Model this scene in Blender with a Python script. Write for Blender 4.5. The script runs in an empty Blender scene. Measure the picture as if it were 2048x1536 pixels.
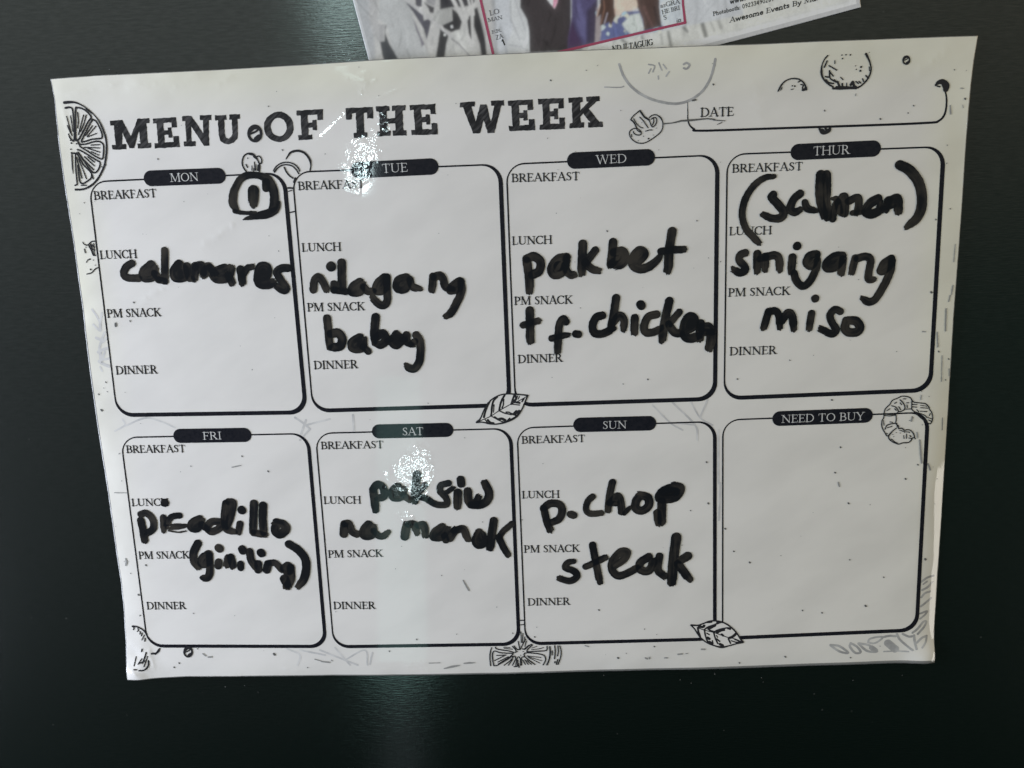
import bpy, math
import numpy as np
from mathutils import Vector, Matrix

# ------------------------------------------------------------------ scene, camera, light, exposure
sc = bpy.context.scene
C = sc.collection
MM = 0.001
V3 = lambda x, y, z: Vector((x * MM, -z * MM, y * MM))      # board millimetres (right, up, out of the door) -> world
EYE = (7.455, 42.31, 251.88)
cam_d = bpy.data.cameras.new('camera'); cam = bpy.data.objects.new('camera', cam_d); C.objects.link(cam)
cam_d.sensor_width = 36.0; cam_d.lens = 1480.0 / 2048.0 * 36.0
cam_d.clip_start = 0.01; cam_d.clip_end = 50.0
r = Vector((0.99899282, 0.02588964, -0.0366479))
d = Vector((-0.03189769, -0.16466672, -0.98583336))
f = Vector((-0.03155756, 0.98600943, -0.16367505))
m = Matrix((r, -d, -f)).transposed().to_4x4(); m.translation = V3(*EYE)
cam.matrix_world = m
sc.camera = cam

world = bpy.data.worlds.new('World'); sc.world = world; world.use_nodes = True
nt = world.node_tree; nt.nodes.clear()
out = nt.nodes.new('ShaderNodeOutputWorld'); bg = nt.nodes.new('ShaderNodeBackground')
tc = nt.nodes.new('ShaderNodeTexCoord'); sx = nt.nodes.new('ShaderNodeSeparateXYZ')
mr = nt.nodes.new('ShaderNodeMapRange'); mr.inputs[1].default_value = -0.62; mr.inputs[2].default_value = 0.42
cr = nt.nodes.new('ShaderNodeValToRGB'); cl = nt.nodes.new('ShaderNodeValToRGB')
cr.color_ramp.elements[0].position = 0.0; cr.color_ramp.elements[0].color = (0.004, 0.012, 0.009, 1)          # dim room to the right
cr.color_ramp.elements[1].position = 1.0; cr.color_ramp.elements[1].color = (0.47, 0.46, 0.39, 1)
e = cr.color_ramp.elements.new(0.52); e.color = (0.085, 0.125, 0.105, 1)
cl.color_ramp.elements[0].position = 0.0; cl.color_ramp.elements[0].color = (0.001, 0.003, 0.003, 1)          # paler room to the left
cl.color_ramp.elements[1].position = 1.0; cl.color_ramp.elements[1].color = (0.72, 0.77, 0.74, 1)
e = cl.color_ramp.elements.new(0.52); e.color = (0.25, 0.27, 0.275, 1)
mxr = nt.nodes.new('ShaderNodeMapRange'); mxr.interpolation_type = 'SMOOTHSTEP'; mxr.inputs[1].default_value = -0.6; mxr.inputs[2].default_value = 0.5
mix = nt.nodes.new('ShaderNodeMix'); mix.data_type = 'RGBA'
nt.links.new(tc.outputs['Generated'], sx.inputs[0]); nt.links.new(sx.outputs['Z'], mr.inputs[0]); nt.links.new(sx.outputs['X'], mxr.inputs[0])
nt.links.new(mr.outputs[0], cr.inputs[0]); nt.links.new(mr.outputs[0], cl.inputs[0])
nt.links.new(mxr.outputs[0], mix.inputs[0]); nt.links.new(cl.outputs[0], mix.inputs[6]); nt.links.new(cr.outputs[0], mix.inputs[7])
nt.links.new(mix.outputs[2], bg.inputs[0])
bg.inputs[1].default_value = 0.41; nt.links.new(bg.outputs[0], out.inputs[0])

def area(name, pos, aim, w, h, radiance, col, spread=180, roll=0):
    ld = bpy.data.lights.new(name, 'AREA'); ld.shape = 'RECTANGLE'; ld.size = w; ld.size_y = h
    ld.energy = radiance * math.pi * w * h; ld.color = col; ld.spread = math.radians(spread)
    o = bpy.data.objects.new(name, ld); C.objects.link(o); o.location = pos
    o.rotation_euler = (Vector(aim) - Vector(pos)).to_track_quat('-Z', 'Y').to_euler()
    o.rotation_euler.rotate_axis('Z', math.radians(roll))
    return o
def mirrored(s, k):                                          # where a lamp stands whose mirror image in the door lies at board point s
    return V3(s[0] + (s[0] - EYE[0]) * k, s[1] + (s[1] - EYE[1]) * k, EYE[2] * k)
ORI = (0, 0, 0)
area('window_light', (-0.60, -0.165, -0.01), (-0.03, 0, -0.01), 0.30, 0.66, 12.6, (0.80, 0.855, 1.0))
area('room_light', (1.0, -0.48, 0.55), ORI, 0.7, 0.7, 2.5, (1.0, 0.74, 0.44))
area('side_light', (0.92, -0.46, -0.46), (0.1, 0, -0.05), 0.28, 0.34, 5.0, (1.0, 0.96, 0.91))
area('doorway_light', mirrored((-42, -45), 6), (-0.042, 0, -0.045), 0.115, 0.70, 1.05, (0.52, 1.0, 0.90), roll=-3)
area('lower_doorway_light', mirrored((-47, -132), 6), (-0.047, 0, -0.12), 0.065, 0.42, 0.16, (0.78, 0.93, 1.0), roll=-3)
area('upper_doorway_light', mirrored((-50, 168), 6), (-0.05, 0, 0.12), 0.10, 0.74, 2.6, (0.68, 0.95, 0.92))
area('sun_gap_light', mirrored((-47.5, 74), 6), (-0.045, 0, 0.075), 0.036, 0.11, 62, (0.76, 0.96, 1.0)).data.shape = 'ELLIPSE'
area('sun_patch_light', mirrored((-36, -28.5), 6), (-0.036, 0, -0.0285), 0.055, 0.065, 52, (0.76, 0.96, 1.0)).data.shape = 'ELLIPSE'

vs = sc.view_settings
vs.view_transform = 'Standard'; vs.look = 'None'; vs.exposure = 0.0; vs.gamma = 1.0; vs.use_curve_mapping = False
sc.render.resolution_x = 1024; sc.render.resolution_y = 768
sc.cycles.use_denoising = True

# ------------------------------------------------------------------ traced measurements (board millimetres; origin in the middle of the board)
DATA = {
 'words': [
  ["circled 1", [[[-90.14, 62.48, 1.002], [-91.05, 64.89, 1.451], [-90.38, 68.34, 1.366], [-89.19, 70.5, 1.202], [-87.7, 72.32, 1.199], [-85.64, 73.33, 1.198], [-83.01, 73.46, 1.117], [-80.77, 72.99, 1.197], [-78.91, 71.97, 1.517], [-77.75, 70.36, 1.519], [-77.12, 68.3, 1.522], [-77, 65.93, 1.526], [-77.38, 63.57, 1.529], [-77.98, 62.33, 1.37]], [[-79.32, 71.05, 1.359], [-79.49, 69.17, 1.361]], [[-75.67, 64.3, 0.643], [-76.32, 62.58, 0.967], [-78.07, 61.38, 1.371], [-80.6, 60.68, 1.454], [-82.94, 60.3, 1.213], [-85.96, 59.78, 0.728], [-87.99, 59.22, 0.405]], [[-90.67, 62.18, 0.889], [-89.07, 61.64, 0.728], [-86.63, 61.31, 0.647], [-83.84, 61.29, 0.808]], [[-83.82, 68.4, 1.893], [-84.03, 66.2, 1.801], [-84.29, 64.31, 1.611]]]],
  ["calamares", [[[-127.53, 46.29, 1.291], [-129.59, 45.14, 1.293], [-130.72, 42.97, 1.296], [-129.53, 41.55, 1.297], [-125.53, 41.21, 1.297]], [[-120.98, 45.46, 1.637], [-123.64, 43.45, 1.642], [-123.72, 41.49, 1.645], [-121.18, 41.64, 1.644], [-120.01, 44.3, 1.639]], [[-120.06, 42.58, 1.393], [-118.78, 40.57, 1.395]], [[-115.77, 50.1, 1.283], [-116.37, 44.9, 1.289], [-116.84, 39.91, 1.296]], [[-119.03, 40.58, 1.296], [-116.83, 40.01, 1.296]], [[-111.44, 45.31, 1.684], [-113.2, 43.07, 1.688], [-112.92, 41.1, 1.691], [-110.14, 41.24, 1.69], [-109.84, 43.93, 1.685]], [[-108.76, 44.62, 1.387], [-108.63, 41.19, 1.391], [-107.23, 40.15, 1.392]], [[-106.01, 44.52, 1.436], [-106.68, 40.63, 1.441]], [[-105.77, 44.42, 1.436], [-103.73, 44.68, 1.435], [-103.33, 41.39, 1.439]], [[-103.24, 42.22, 1.438], [-101.51, 44.36, 1.434], [-100.76, 41.88, 1.438]], [[-95.84, 43.42, 1.632], [-98.69, 42.54, 1.634], [-99.84, 41.11, 1.637], [-98.69, 40.09, 1.638], [-95.39, 40.46, 1.636], [-93.85, 43.35, 1.631]], [[-101.06, 43.85, 1.484], [-99.26, 41.83, 1.487]], [[-95.06, 41.19, 1.437], [-93.97, 38.59, 1.44]], [[-90.64, 42.89, 1.433], [-90.47, 40.53, 1.436], [-90.58, 38.33, 1.44]], [[-90.07, 41.01, 1.188], [-88.36, 43.15, 1.185], [-86.56, 43.71, 1.184]], [[-84.97, 39.35, 1.635], [-82.11, 40.47, 1.632], [-81.61, 43.14, 1.627], [-83.58, 43.46, 1.628], [-84.73, 40.81, 1.632], [-84.58, 38.11, 1.636], [-82.38, 37.54, 1.637], [-80.09, 37.95, 1.635]], [[-74.41, 42.78, 1.33], [-76.66, 42.72, 1.331], [-78.37, 41.46, 1.333], [-77.03, 38.57, 1.336], [-75.83, 36.32, 1.488], [-76.55, 35.51, 1.489], [-78.7, 36.67, 1.339]]]],
  ["nilagang", [[[-66.49, 35.25, 1.338], [-65.9, 38.17, 1.334], [-64.45, 39.49, 1.332], [-63.17, 38.08, 1.333], [-62, 35.19, 1.337]], [[-59.82, 42.74, 1.719]], [[-59.27, 36.86, 1.334], [-59.33, 34.9, 1.336]], [[-56.16, 43.87, 1.471], [-56.5, 39.3, 1.477], [-56.64, 35.39, 1.483]], [[-59.42, 35, 1.287], [-56.71, 34.51, 1.287], [-54.5, 34.08, 1.286]], [[-50.54, 37.13, 1.577], [-52.78, 35.74, 1.58], [-53.25, 34.04, 1.583], [-50.75, 34.2, 1.582], [-49.85, 36.37, 1.578]], [[-49.4, 35.62, 1.333], [-48.02, 34.1, 1.334], [-46.02, 34.13, 1.334]], [[-42.02, 38.29, 1.671], [-44.28, 36.42, 1.675], [-44.77, 34.23, 1.679], [-42.24, 34.88, 1.677], [-41.44, 37.29, 1.673]], [[-41.26, 38.51, 1.327], [-41.46, 33.87, 1.333], [-41.67, 30.68, 1.337], [-42.76, 29.23, 1.339], [-44.34, 29.44, 1.339], [-45.75, 30.82, 1.338], [-46.48, 31.78, 1.337]], [[-34.86, 37.94, 1.718], [-37.28, 37.14, 1.721], [-37.77, 34.96, 1.725], [-35.55, 34.64, 1.724], [-33.92, 37.02, 1.72]], [[-33.65, 37.5, 1.326], [-32.8, 35.03, 1.329], [-30.36, 34.35, 1.181]], [[-25.7, 38.19, 1.372], [-26.28, 33.82, 1.378]], [[-25.46, 37.94, 1.372], [-23.46, 38.5, 1.371], [-22.3, 37.09, 1.373], [-21.68, 34.63, 1.376], [-19.25, 33.81, 1.376]], [[-16.91, 36.31, 1.47], [-19.21, 34.79, 1.473], [-20.02, 33.35, 1.475], [-17.27, 33.98, 1.474], [-16.31, 35.41, 1.471]], [[-16.42, 36.15, 1.372], [-16.33, 32.97, 1.377], [-18.25, 29.11, 1.382], [-20.14, 25.97, 1.387], [-21.94, 24.8, 1.29]]]],
  ["baboy", [[[-62.56, 25.46, 1.399], [-62.43, 20.71, 1.406], [-62.41, 15.69, 1.413]], [[-61.82, 20.09, 1.557], [-59.28, 20.35, 1.556], [-57.92, 18.3, 1.559], [-58.87, 15.82, 1.563], [-61.93, 15.42, 1.564]], [[-51.87, 18.35, 1.707], [-54.34, 16.92, 1.711], [-54.37, 15.16, 1.714], [-51.6, 15.07, 1.713], [-50.67, 17.55, 1.708]], [[-50.83, 15.29, 1.259], [-49.32, 13.73, 1.261]], [[-45.97, 25.28, 1.495], [-46.68, 20.67, 1.502], [-46.79, 16.92, 1.507]], [[-46.33, 18.41, 1.455], [-43.98, 19.78, 1.452], [-42.82, 17.54, 1.455], [-44.74, 15.84, 1.458], [-46.47, 16.41, 1.458]], [[-39.24, 19.32, 1.401], [-40.95, 16.97, 1.405], [-39.64, 15.42, 1.407], [-37.72, 17.11, 1.404], [-38.9, 19.16, 1.401]], [[-35.81, 18.8, 1.401], [-35.75, 16.55, 1.404], [-34.21, 15.49, 1.405]], [[-42.65, 17.03, 0.903], [-41.12, 17.48, 0.903]], [[-37.61, 17.36, 0.902], [-36.11, 17.31, 0.902]], [[-34.44, 15.75, 1.204], [-32.88, 16.7, 1.203]], [[-32.51, 18.69, 1.4], [-31.38, 16.65, 1.403], [-31.33, 13.13, 1.408], [-32.03, 9.62, 1.413], [-33.67, 7.39, 1.416], [-35.44, 7.45, 1.417], [-36.39, 8.5, 1.112]]]],
  ["pakbet", [[[5.87, 42.37, 1.503], [6.47, 37.03, 1.511], [6.57, 32.4, 1.518]], [[5.88, 42.85, 1.503], [8.25, 43.58, 1.501], [10.44, 41.72, 1.503], [9.8, 38.6, 1.508], [7.18, 37.58, 1.51]], [[19.19, 42.94, 1.45], [16.26, 42.47, 1.452], [13.98, 39.42, 1.457], [14.9, 37.31, 1.46], [17.61, 38.08, 1.458], [19.17, 41.88, 1.452]], [[19.05, 42.85, 1.354], [18.85, 39, 1.359], [20.27, 37.11, 1.361], [21.5, 37.21, 1.361]], [[16.44, 40.05, 1.94]], [[24.63, 47.05, 1.491], [24.29, 42.18, 1.499], [23.99, 37.61, 1.505]], [[28.71, 44.89, 1.301], [26.47, 42.1, 1.305], [25.71, 40.68, 1.307]], [[25.23, 40.94, 1.355], [27.62, 38.68, 1.357], [29.66, 38.22, 1.357]], [[34.65, 47.2, 1.488], [34.26, 43.25, 1.494], [33.72, 39.91, 1.499]], [[34.75, 43.95, 1.589], [37.66, 44.08, 1.588], [38.36, 42.14, 1.591], [37.37, 40.25, 1.594], [35.18, 39.61, 1.596]], [[33.73, 40.15, 1.451], [35.93, 41.75, 1.448]], [[41, 39.88, 1.497], [43.68, 41.46, 1.494], [44.91, 43.24, 1.491], [43.22, 44.26, 1.49], [41.27, 42.03, 1.494], [41.24, 39.39, 1.498], [43.66, 38.19, 1.499], [46.57, 38.95, 1.497], [49, 40.79, 1.253], [49.98, 42.19, 1.058]], [[54.09, 50.04, 1.526], [53.12, 43.99, 1.536], [52.77, 37.38, 1.546]], [[50.37, 43.71, 1.249], [54.32, 44.04, 1.248], [58.08, 43.99, 1.247]]]],
  ["tf. chicken", [[[6.35, 25.69, 1.479], [6.16, 15.38, 1.494]], [[3.91, 20.83, 1.189], [6.56, 21.58, 1.188], [9.15, 22.13, 1.187]], [[18.42, 21.52, 1.334], [17.46, 22.44, 1.333], [16.17, 20.5, 1.335], [15.65, 15.55, 1.342], [15.29, 11.57, 1.347]], [[13.43, 16.03, 1.143], [16.82, 16.76, 1.142], [19.21, 17.17, 0.992]], [[21.68, 17.24, 1.338], [22.52, 17.11, 1.338]], [[30.68, 23.21, 1.377], [28.55, 22.55, 1.379], [27.37, 19.87, 1.383], [27.96, 17.37, 1.386], [30.67, 17.03, 1.386], [34.15, 18.65, 1.383]], [[35.37, 28.84, 1.418], [34.46, 23.33, 1.426], [33.41, 18.43, 1.433]], [[34.43, 20.86, 1.33], [36.42, 23.01, 1.327], [37.88, 21.48, 1.329], [37.74, 18.28, 1.333]], [[43.56, 26.35, 1.517], [43.8, 26.04, 1.517]], [[41.56, 22, 1.376], [41.27, 17.07, 1.383]], [[48.82, 22.93, 1.373], [46.08, 22.19, 1.375], [44.58, 19.03, 1.38], [45.45, 16.87, 1.382], [48.4, 17.17, 1.381], [50.37, 18.34, 1.379]], [[53.09, 27.23, 1.464], [51.6, 20.76, 1.474], [50.6, 14.27, 1.484]], [[56.35, 23.4, 1.224], [53.81, 20.44, 1.228], [53.32, 19.47, 1.229]], [[52.83, 19.49, 1.426], [54.78, 16.7, 1.43], [57.24, 16.12, 1.43]], [[58.12, 17.08, 1.576], [60.91, 18.47, 1.573], [61.39, 20.92, 1.569], [59.68, 21.71, 1.568], [58.12, 19.06, 1.573], [58.32, 15.34, 1.579], [60.43, 14.43, 1.579], [63.12, 15.43, 1.577]], [[63.59, 19.36, 1.473], [63.13, 14.34, 1.48]], [[63.85, 17.88, 1.622], [66.29, 17.89, 1.622], [67.05, 14.8, 1.626], [66.58, 10.94, 1.633]], [[65.08, 16.35, 1.231], [67.53, 16.27, 1.23]]]],
  ["(salmon)", [[[86.98, 66.32, 0.793], [83.93, 65.98, 1.027], [80.66, 63.8, 1.124], [78.12, 60.19, 1.175], [76.99, 56.5, 1.18], [77.03, 53.21, 1.136], [78.27, 49.87, 1.187], [80.46, 47.42, 1.19], [82.31, 45.22, 1.288]], [[86.87, 60.54, 1.314], [86.41, 59.63, 1.409], [88.59, 57.22, 1.412], [90.31, 54.82, 1.415], [89.4, 53.12, 1.418], [86.55, 53.04, 1.229], [83.77, 54.36, 1.228]], [[95.46, 60.53, 1.359], [93.52, 58.89, 1.314], [92.41, 55.9, 1.366], [93.86, 54.68, 1.32], [95.74, 55.54, 1.13]], [[97.09, 57.68, 1.127], [98.1, 55.69, 1.271], [101.19, 54.87, 0.941]], [[102.02, 66.1, 1.675], [101.68, 62.05, 1.449], [102.14, 57.86, 1.455], [103.61, 53.14, 1.461]], [[103.76, 66.12, 1.489], [104.08, 61.96, 1.355], [104.03, 57.79, 1.36], [104.57, 52.87, 1.603]], [[106.25, 52.1, 1.226], [106.61, 55.36, 1.222], [107.46, 58.12, 1.031], [105.79, 58.65, 0.656]], [[108.41, 57.85, 1.406], [109.78, 58.86, 1.404], [109.97, 53.83, 1.553]], [[107.72, 57.18, 1.407], [108.29, 54.36, 1.411]], [[111.01, 57.52, 1.265], [114.02, 58.56, 1.263], [114.48, 56.45, 1.266], [113.8, 53.45, 1.082]], [[112.56, 53.73, 0.941], [115.85, 54.07, 0.94]], [[120.49, 57.85, 1.59], [118.1, 56.55, 1.546], [116.79, 54.03, 1.457], [118.71, 53.17, 1.551], [121.12, 54.24, 1.408], [121.49, 56.41, 1.311]], [[123.94, 57.25, 1.403], [123.28, 54.25, 1.267]], [[124.19, 57.01, 1.497], [126.74, 57.6, 1.636], [127.26, 53.63, 1.455]], [[121.94, 54.77, 0.844], [126.13, 55.54, 0.843]], [[127.02, 68.27, 1.572], [130.27, 66.45, 1.666], [133.26, 62.66, 1.672], [134.51, 58.46, 1.679], [134.54, 54.28, 1.686], [133.16, 51.08, 1.551], [130.32, 48.75, 1.272]]]],
  ["sinigang", [[[78.07, 42.21, 1.292], [76.4, 41.46, 1.294], [76.18, 39.79, 1.296], [77.89, 37.81, 1.298], [78.06, 36.37, 1.3], [76.24, 35.71, 1.301], [74.29, 37.08, 1.3]], [[82.01, 41.68, 1.388], [82.11, 35.98, 1.396]], [[84.56, 40.68, 1.389], [84.64, 36.61, 1.394]], [[85.04, 40.66, 1.389], [87.67, 41.04, 1.387], [89.14, 39.79, 1.389], [89.45, 36.34, 1.394]], [[82.9, 40.02, 1.198], [84.81, 40.43, 1.197]], [[94.97, 43.77, 1.43]], [[93.53, 40.11, 1.387], [93.22, 35.43, 1.394]], [[94.14, 34.92, 1.298], [95.07, 32.38, 1.301], [97.28, 30.57, 1.303], [99.63, 32.46, 1.3], [101.43, 36.47, 1.295], [101.65, 40.29, 1.29]], [[101.3, 40.78, 1.48], [99.16, 40.38, 1.481], [98.27, 38.26, 1.484], [99.73, 37.25, 1.486], [101.36, 38.87, 1.483]], [[109.67, 39.99, 1.527], [107.29, 39.84, 1.528], [104.97, 38.02, 1.531], [105.02, 36.34, 1.534], [107.41, 36.5, 1.533], [109.72, 38.56, 1.529]], [[109.94, 39.03, 1.385], [109.63, 34.5, 1.391]], [[113.99, 39.12, 1.288], [112.97, 34.62, 1.294]], [[114.47, 38.96, 1.288], [117.3, 39.57, 1.287], [119.03, 38.22, 1.288], [118.49, 33.94, 1.294], [118.81, 32.01, 1.297], [120.48, 32.04, 0.96]], [[125.67, 38.45, 1.43], [123.59, 37.1, 1.432], [122.51, 34.75, 1.436], [124.16, 35.17, 1.435], [125.74, 37.02, 1.432]], [[125.93, 37.97, 1.335], [125.54, 34.16, 1.34], [123.24, 28.96, 1.348], [121, 25.42, 1.353], [118.88, 24.62, 1.354], [116.8, 26.05, 1.16]]]],
  ["miso", [[[86.03, 22.51, 1.316], [84.53, 17.16, 1.323]], [[86.22, 22.41, 1.267], [88.3, 22.68, 1.267], [89.55, 20.92, 1.269], [89.88, 17.23, 1.273]], [[90.56, 19.41, 1.368], [92.44, 21.9, 1.364], [93.92, 20.77, 1.365], [94.51, 16.58, 1.371]], [[101.35, 26.36, 1.356]], [[100.29, 21.43, 1.266], [99.61, 16.55, 1.272]], [[109.75, 21.78, 1.263], [107.89, 22.48, 1.263], [106.41, 20.58, 1.265], [107.32, 17.85, 1.269], [108.61, 15.6, 1.271], [106.96, 14.33, 1.273], [103.5, 16.27, 1.271]], [[111.89, 18.58, 1.51], [111.49, 16.24, 1.514], [112.76, 14.72, 1.516], [115.42, 14.73, 1.515], [116.42, 16.31, 1.513], [115.04, 18.32, 1.51], [112.36, 18.76, 1.51]]]],
  ["picadillo", [[[-135.38, -44.49, 1.41], [-135.12, -47.36, 1.414], [-134.88, -51.92, 1.42]], [[-135.09, -42.12, 1.313], [-133.07, -41.79, 1.312], [-131.03, -44.13, 1.314], [-131.2, -47.47, 1.319], [-133.75, -49.41, 1.322]], [[-125.95, -38.11, 1.539]], [[-127.13, -43.53, 1.219], [-127.52, -48.52, 1.225]], [[-121.2, -42.98, 1.17], [-123.78, -43.29, 1.171], [-125.75, -45.23, 1.173], [-126.47, -46.64, 1.175]], [[-126.46, -46.54, 0.47], [-122.74, -46.36, 0.47], [-118.61, -46.61, 0.469]], [[-126.58, -47.59, 0.518], [-122.44, -47.8, 0.517], [-118.66, -47.09, 0.516]], [[-125.77, -48.57, 0.33], [-122.14, -49.24, 0.33], [-119.31, -48.74, 0.329]], [[-124.67, -47.07, 0.235], [-120.04, -47.05, 0.235]], [[-114, -44.5, 1.544], [-116.57, -45.72, 1.547], [-117.33, -47.6, 1.55], [-115.28, -47.9, 1.55], [-113.37, -45.09, 1.545]], [[-113.52, -46.51, 1.406], [-111.42, -48.48, 1.408]], [[-106.53, -45.75, 1.403], [-109.74, -45.66, 1.404], [-111.58, -47.76, 1.407], [-110.13, -49.37, 1.409], [-107.23, -48.11, 1.407], [-105.2, -46.26, 1.404]], [[-103.91, -38.96, 1.394], [-104.91, -43.42, 1.4], [-104.94, -48.17, 1.406], [-101.86, -49.69, 1.407]], [[-102.8, -38.38, 1.393], [-101.35, -39.03, 1.393], [-102.95, -44.43, 1.401], [-104.66, -47.71, 1.405]], [[-98.53, -41.47, 1.535], [-98.41, -41.71, 1.535]], [[-99.63, -46.65, 1.262], [-100.4, -49.82, 1.266]], [[-93.83, -39.24, 1.484], [-94.61, -45.13, 1.492], [-95.2, -49.87, 1.499]], [[-90.61, -40.04, 1.484], [-91.23, -45.22, 1.492], [-91.44, -50.45, 1.499]], [[-94.99, -50.11, 1.406], [-90.93, -50.94, 1.406]], [[-86.4, -46.54, 1.632], [-87.13, -49.61, 1.637], [-85.42, -50.99, 1.638], [-83.18, -49, 1.635], [-84.38, -47.07, 1.632], [-86.81, -47, 1.633]]]],
  ["(giniling)", [[[-115.67, -53.63, 1.511], [-117.52, -56.95, 1.516], [-117.79, -60.33, 1.521], [-116.4, -62.55, 1.524]], [[-112.17, -57.82, 1.61], [-114.41, -59.21, 1.613], [-115.11, -61.37, 1.617], [-112.74, -60.95, 1.615], [-112.02, -58.54, 1.611]], [[-111.97, -58.06, 1.421], [-112.4, -64.35, 1.43], [-113.58, -66.76, 1.433], [-115.08, -66.82, 1.434]], [[-108.22, -55.51, 1.558], [-107.94, -55.85, 1.559]], [[-108.77, -60.81, 1.376], [-109.17, -62.4, 1.378]], [[-105.06, -59.45, 1.563], [-105.79, -62.09, 1.567]], [[-104.2, -59.23, 1.515], [-103.82, -62.39, 1.519]], [[-99.73, -56.21, 1.557], [-99.56, -56.84, 1.558]], [[-100.88, -61.73, 1.233], [-101.03, -63.33, 1.235]], [[-97.15, -57.24, 1.463], [-96.9, -60.39, 1.467], [-95.74, -62.83, 1.47]], [[-93.08, -57.69, 1.557], [-92.88, -57.98, 1.557]], [[-94.49, -61.9, 1.469], [-94.71, -64.22, 1.472]], [[-90.79, -61.99, 1.515], [-91.61, -64.3, 1.518]], [[-90.54, -61.76, 1.278], [-88.23, -61.82, 1.277], [-86.15, -64.44, 1.28]], [[-83.7, -62.9, 1.561], [-85.42, -64.07, 1.564], [-83.43, -65.09, 1.565], [-82.84, -63.65, 1.562]], [[-82.84, -63.65, 1.562], [-83.13, -68.01, 1.569], [-84.96, -70.89, 1.573]], [[-85.3, -67.96, 1.807], [-84.36, -70.42, 1.811]], [[-82.62, -54.74, 1.549], [-79.5, -56.98, 1.552], [-77.26, -60.41, 1.556], [-77.21, -64.28, 1.561], [-78.36, -68.13, 1.567], [-80.68, -70.9, 1.334]]]],
  ["paksiw", [[[-50.87, -35.54, 1.512], [-50.7, -39.75, 1.518], [-50.59, -42.8, 1.523]], [[-50.99, -35.3, 1.42], [-49.29, -33.49, 1.417], [-47.34, -34.71, 1.418], [-47.23, -37.74, 1.423], [-49.64, -38.75, 1.425]], [[-42.16, -34.63, 1.645], [-43.92, -36.2, 1.649], [-43.82, -38.16, 1.652], [-41.48, -38.14, 1.651], [-40.19, -35.61, 1.646]], [[-40.32, -37.7, 1.329], [-38.39, -39.39, 1.331]], [[-35.07, -30.34, 1.546], [-35.8, -35.04, 1.553], [-36.4, -39.91, 1.56]], [[-32.47, -34.21, 1.14], [-34.65, -36.93, 1.144]], [[-34.95, -38.32, 1.237], [-32.08, -39.33, 1.237], [-29.92, -41.03, 1.239]], [[-24.15, -33.75, 1.229], [-26.79, -34.46, 1.23], [-27.22, -36.68, 1.233], [-25.32, -39.06, 1.235], [-25.21, -41.4, 1.238], [-28.37, -41.54, 1.239], [-31.67, -40.05, 1.238]], [[-25.22, -37.2, 0.913], [-22.44, -35.42, 0.911]], [[-19.84, -32.63, 1.499], [-19.69, -34.11, 1.501]], [[-21.01, -37.32, 1.552], [-21.44, -42.44, 1.559]], [[-17.5, -36.95, 1.55], [-17.31, -40.68, 1.556], [-15.12, -41.91, 1.557], [-13.89, -39.38, 1.553]], [[-16.47, -41.87, 1.557], [-13.33, -41.96, 1.556], [-10.79, -40.4, 1.553], [-10.09, -37.63, 1.549], [-11.42, -34.12, 1.544]]]],
  ["na manok", [[[-62.59, -51.46, 1.585], [-62.09, -47.91, 1.58]], [[-62.08, -47.67, 1.394], [-60.48, -47.72, 1.393], [-59.34, -50.83, 1.397], [-57.58, -51.73, 1.398]], [[-53.47, -48.38, 1.763], [-55.06, -50.23, 1.767], [-55.1, -52.13, 1.77], [-52.81, -51.96, 1.769], [-51.73, -49.61, 1.765]], [[-51.8, -50.56, 1.255], [-50.11, -52.5, 1.257], [-48.29, -52.55, 1.257], [-46.59, -50.94, 0.929]], [[-40.8, -52.99, 1.581], [-39.86, -48.75, 1.574]], [[-39.39, -48.53, 1.389], [-37.13, -48.59, 1.388], [-36.4, -51.68, 1.392]], [[-35.8, -49.1, 1.388], [-33.75, -48.91, 1.388], [-33.28, -52.72, 1.393]], [[-27.23, -49.8, 1.526], [-29.82, -51.62, 1.529], [-30.37, -53.51, 1.532], [-27.41, -53.35, 1.531], [-25.46, -50.56, 1.526]], [[-26.5, -53.13, 1.391], [-26.12, -54.66, 1.393]], [[-24.73, -54.13, 1.439], [-22.53, -50.87, 1.434]], [[-23.01, -51.33, 1.388], [-19.81, -50.71, 1.386], [-18.8, -53.34, 1.39], [-18.19, -54.68, 1.391]], [[-14.22, -52.14, 1.525], [-15.48, -54.85, 1.53], [-14.88, -56.77, 1.532], [-12.59, -56.12, 1.531], [-12.91, -53.02, 1.526]], [[-8.82, -48.04, 1.518], [-9.75, -53.11, 1.526], [-10.5, -58.22, 1.533]], [[-2.48, -49.29, 1.15], [-5.64, -52.04, 1.154], [-7.08, -54.13, 1.156]], [[-7.3, -54.12, 1.295], [-5.86, -57.72, 1.299], [-4.26, -60.86, 1.303]]]],
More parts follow.
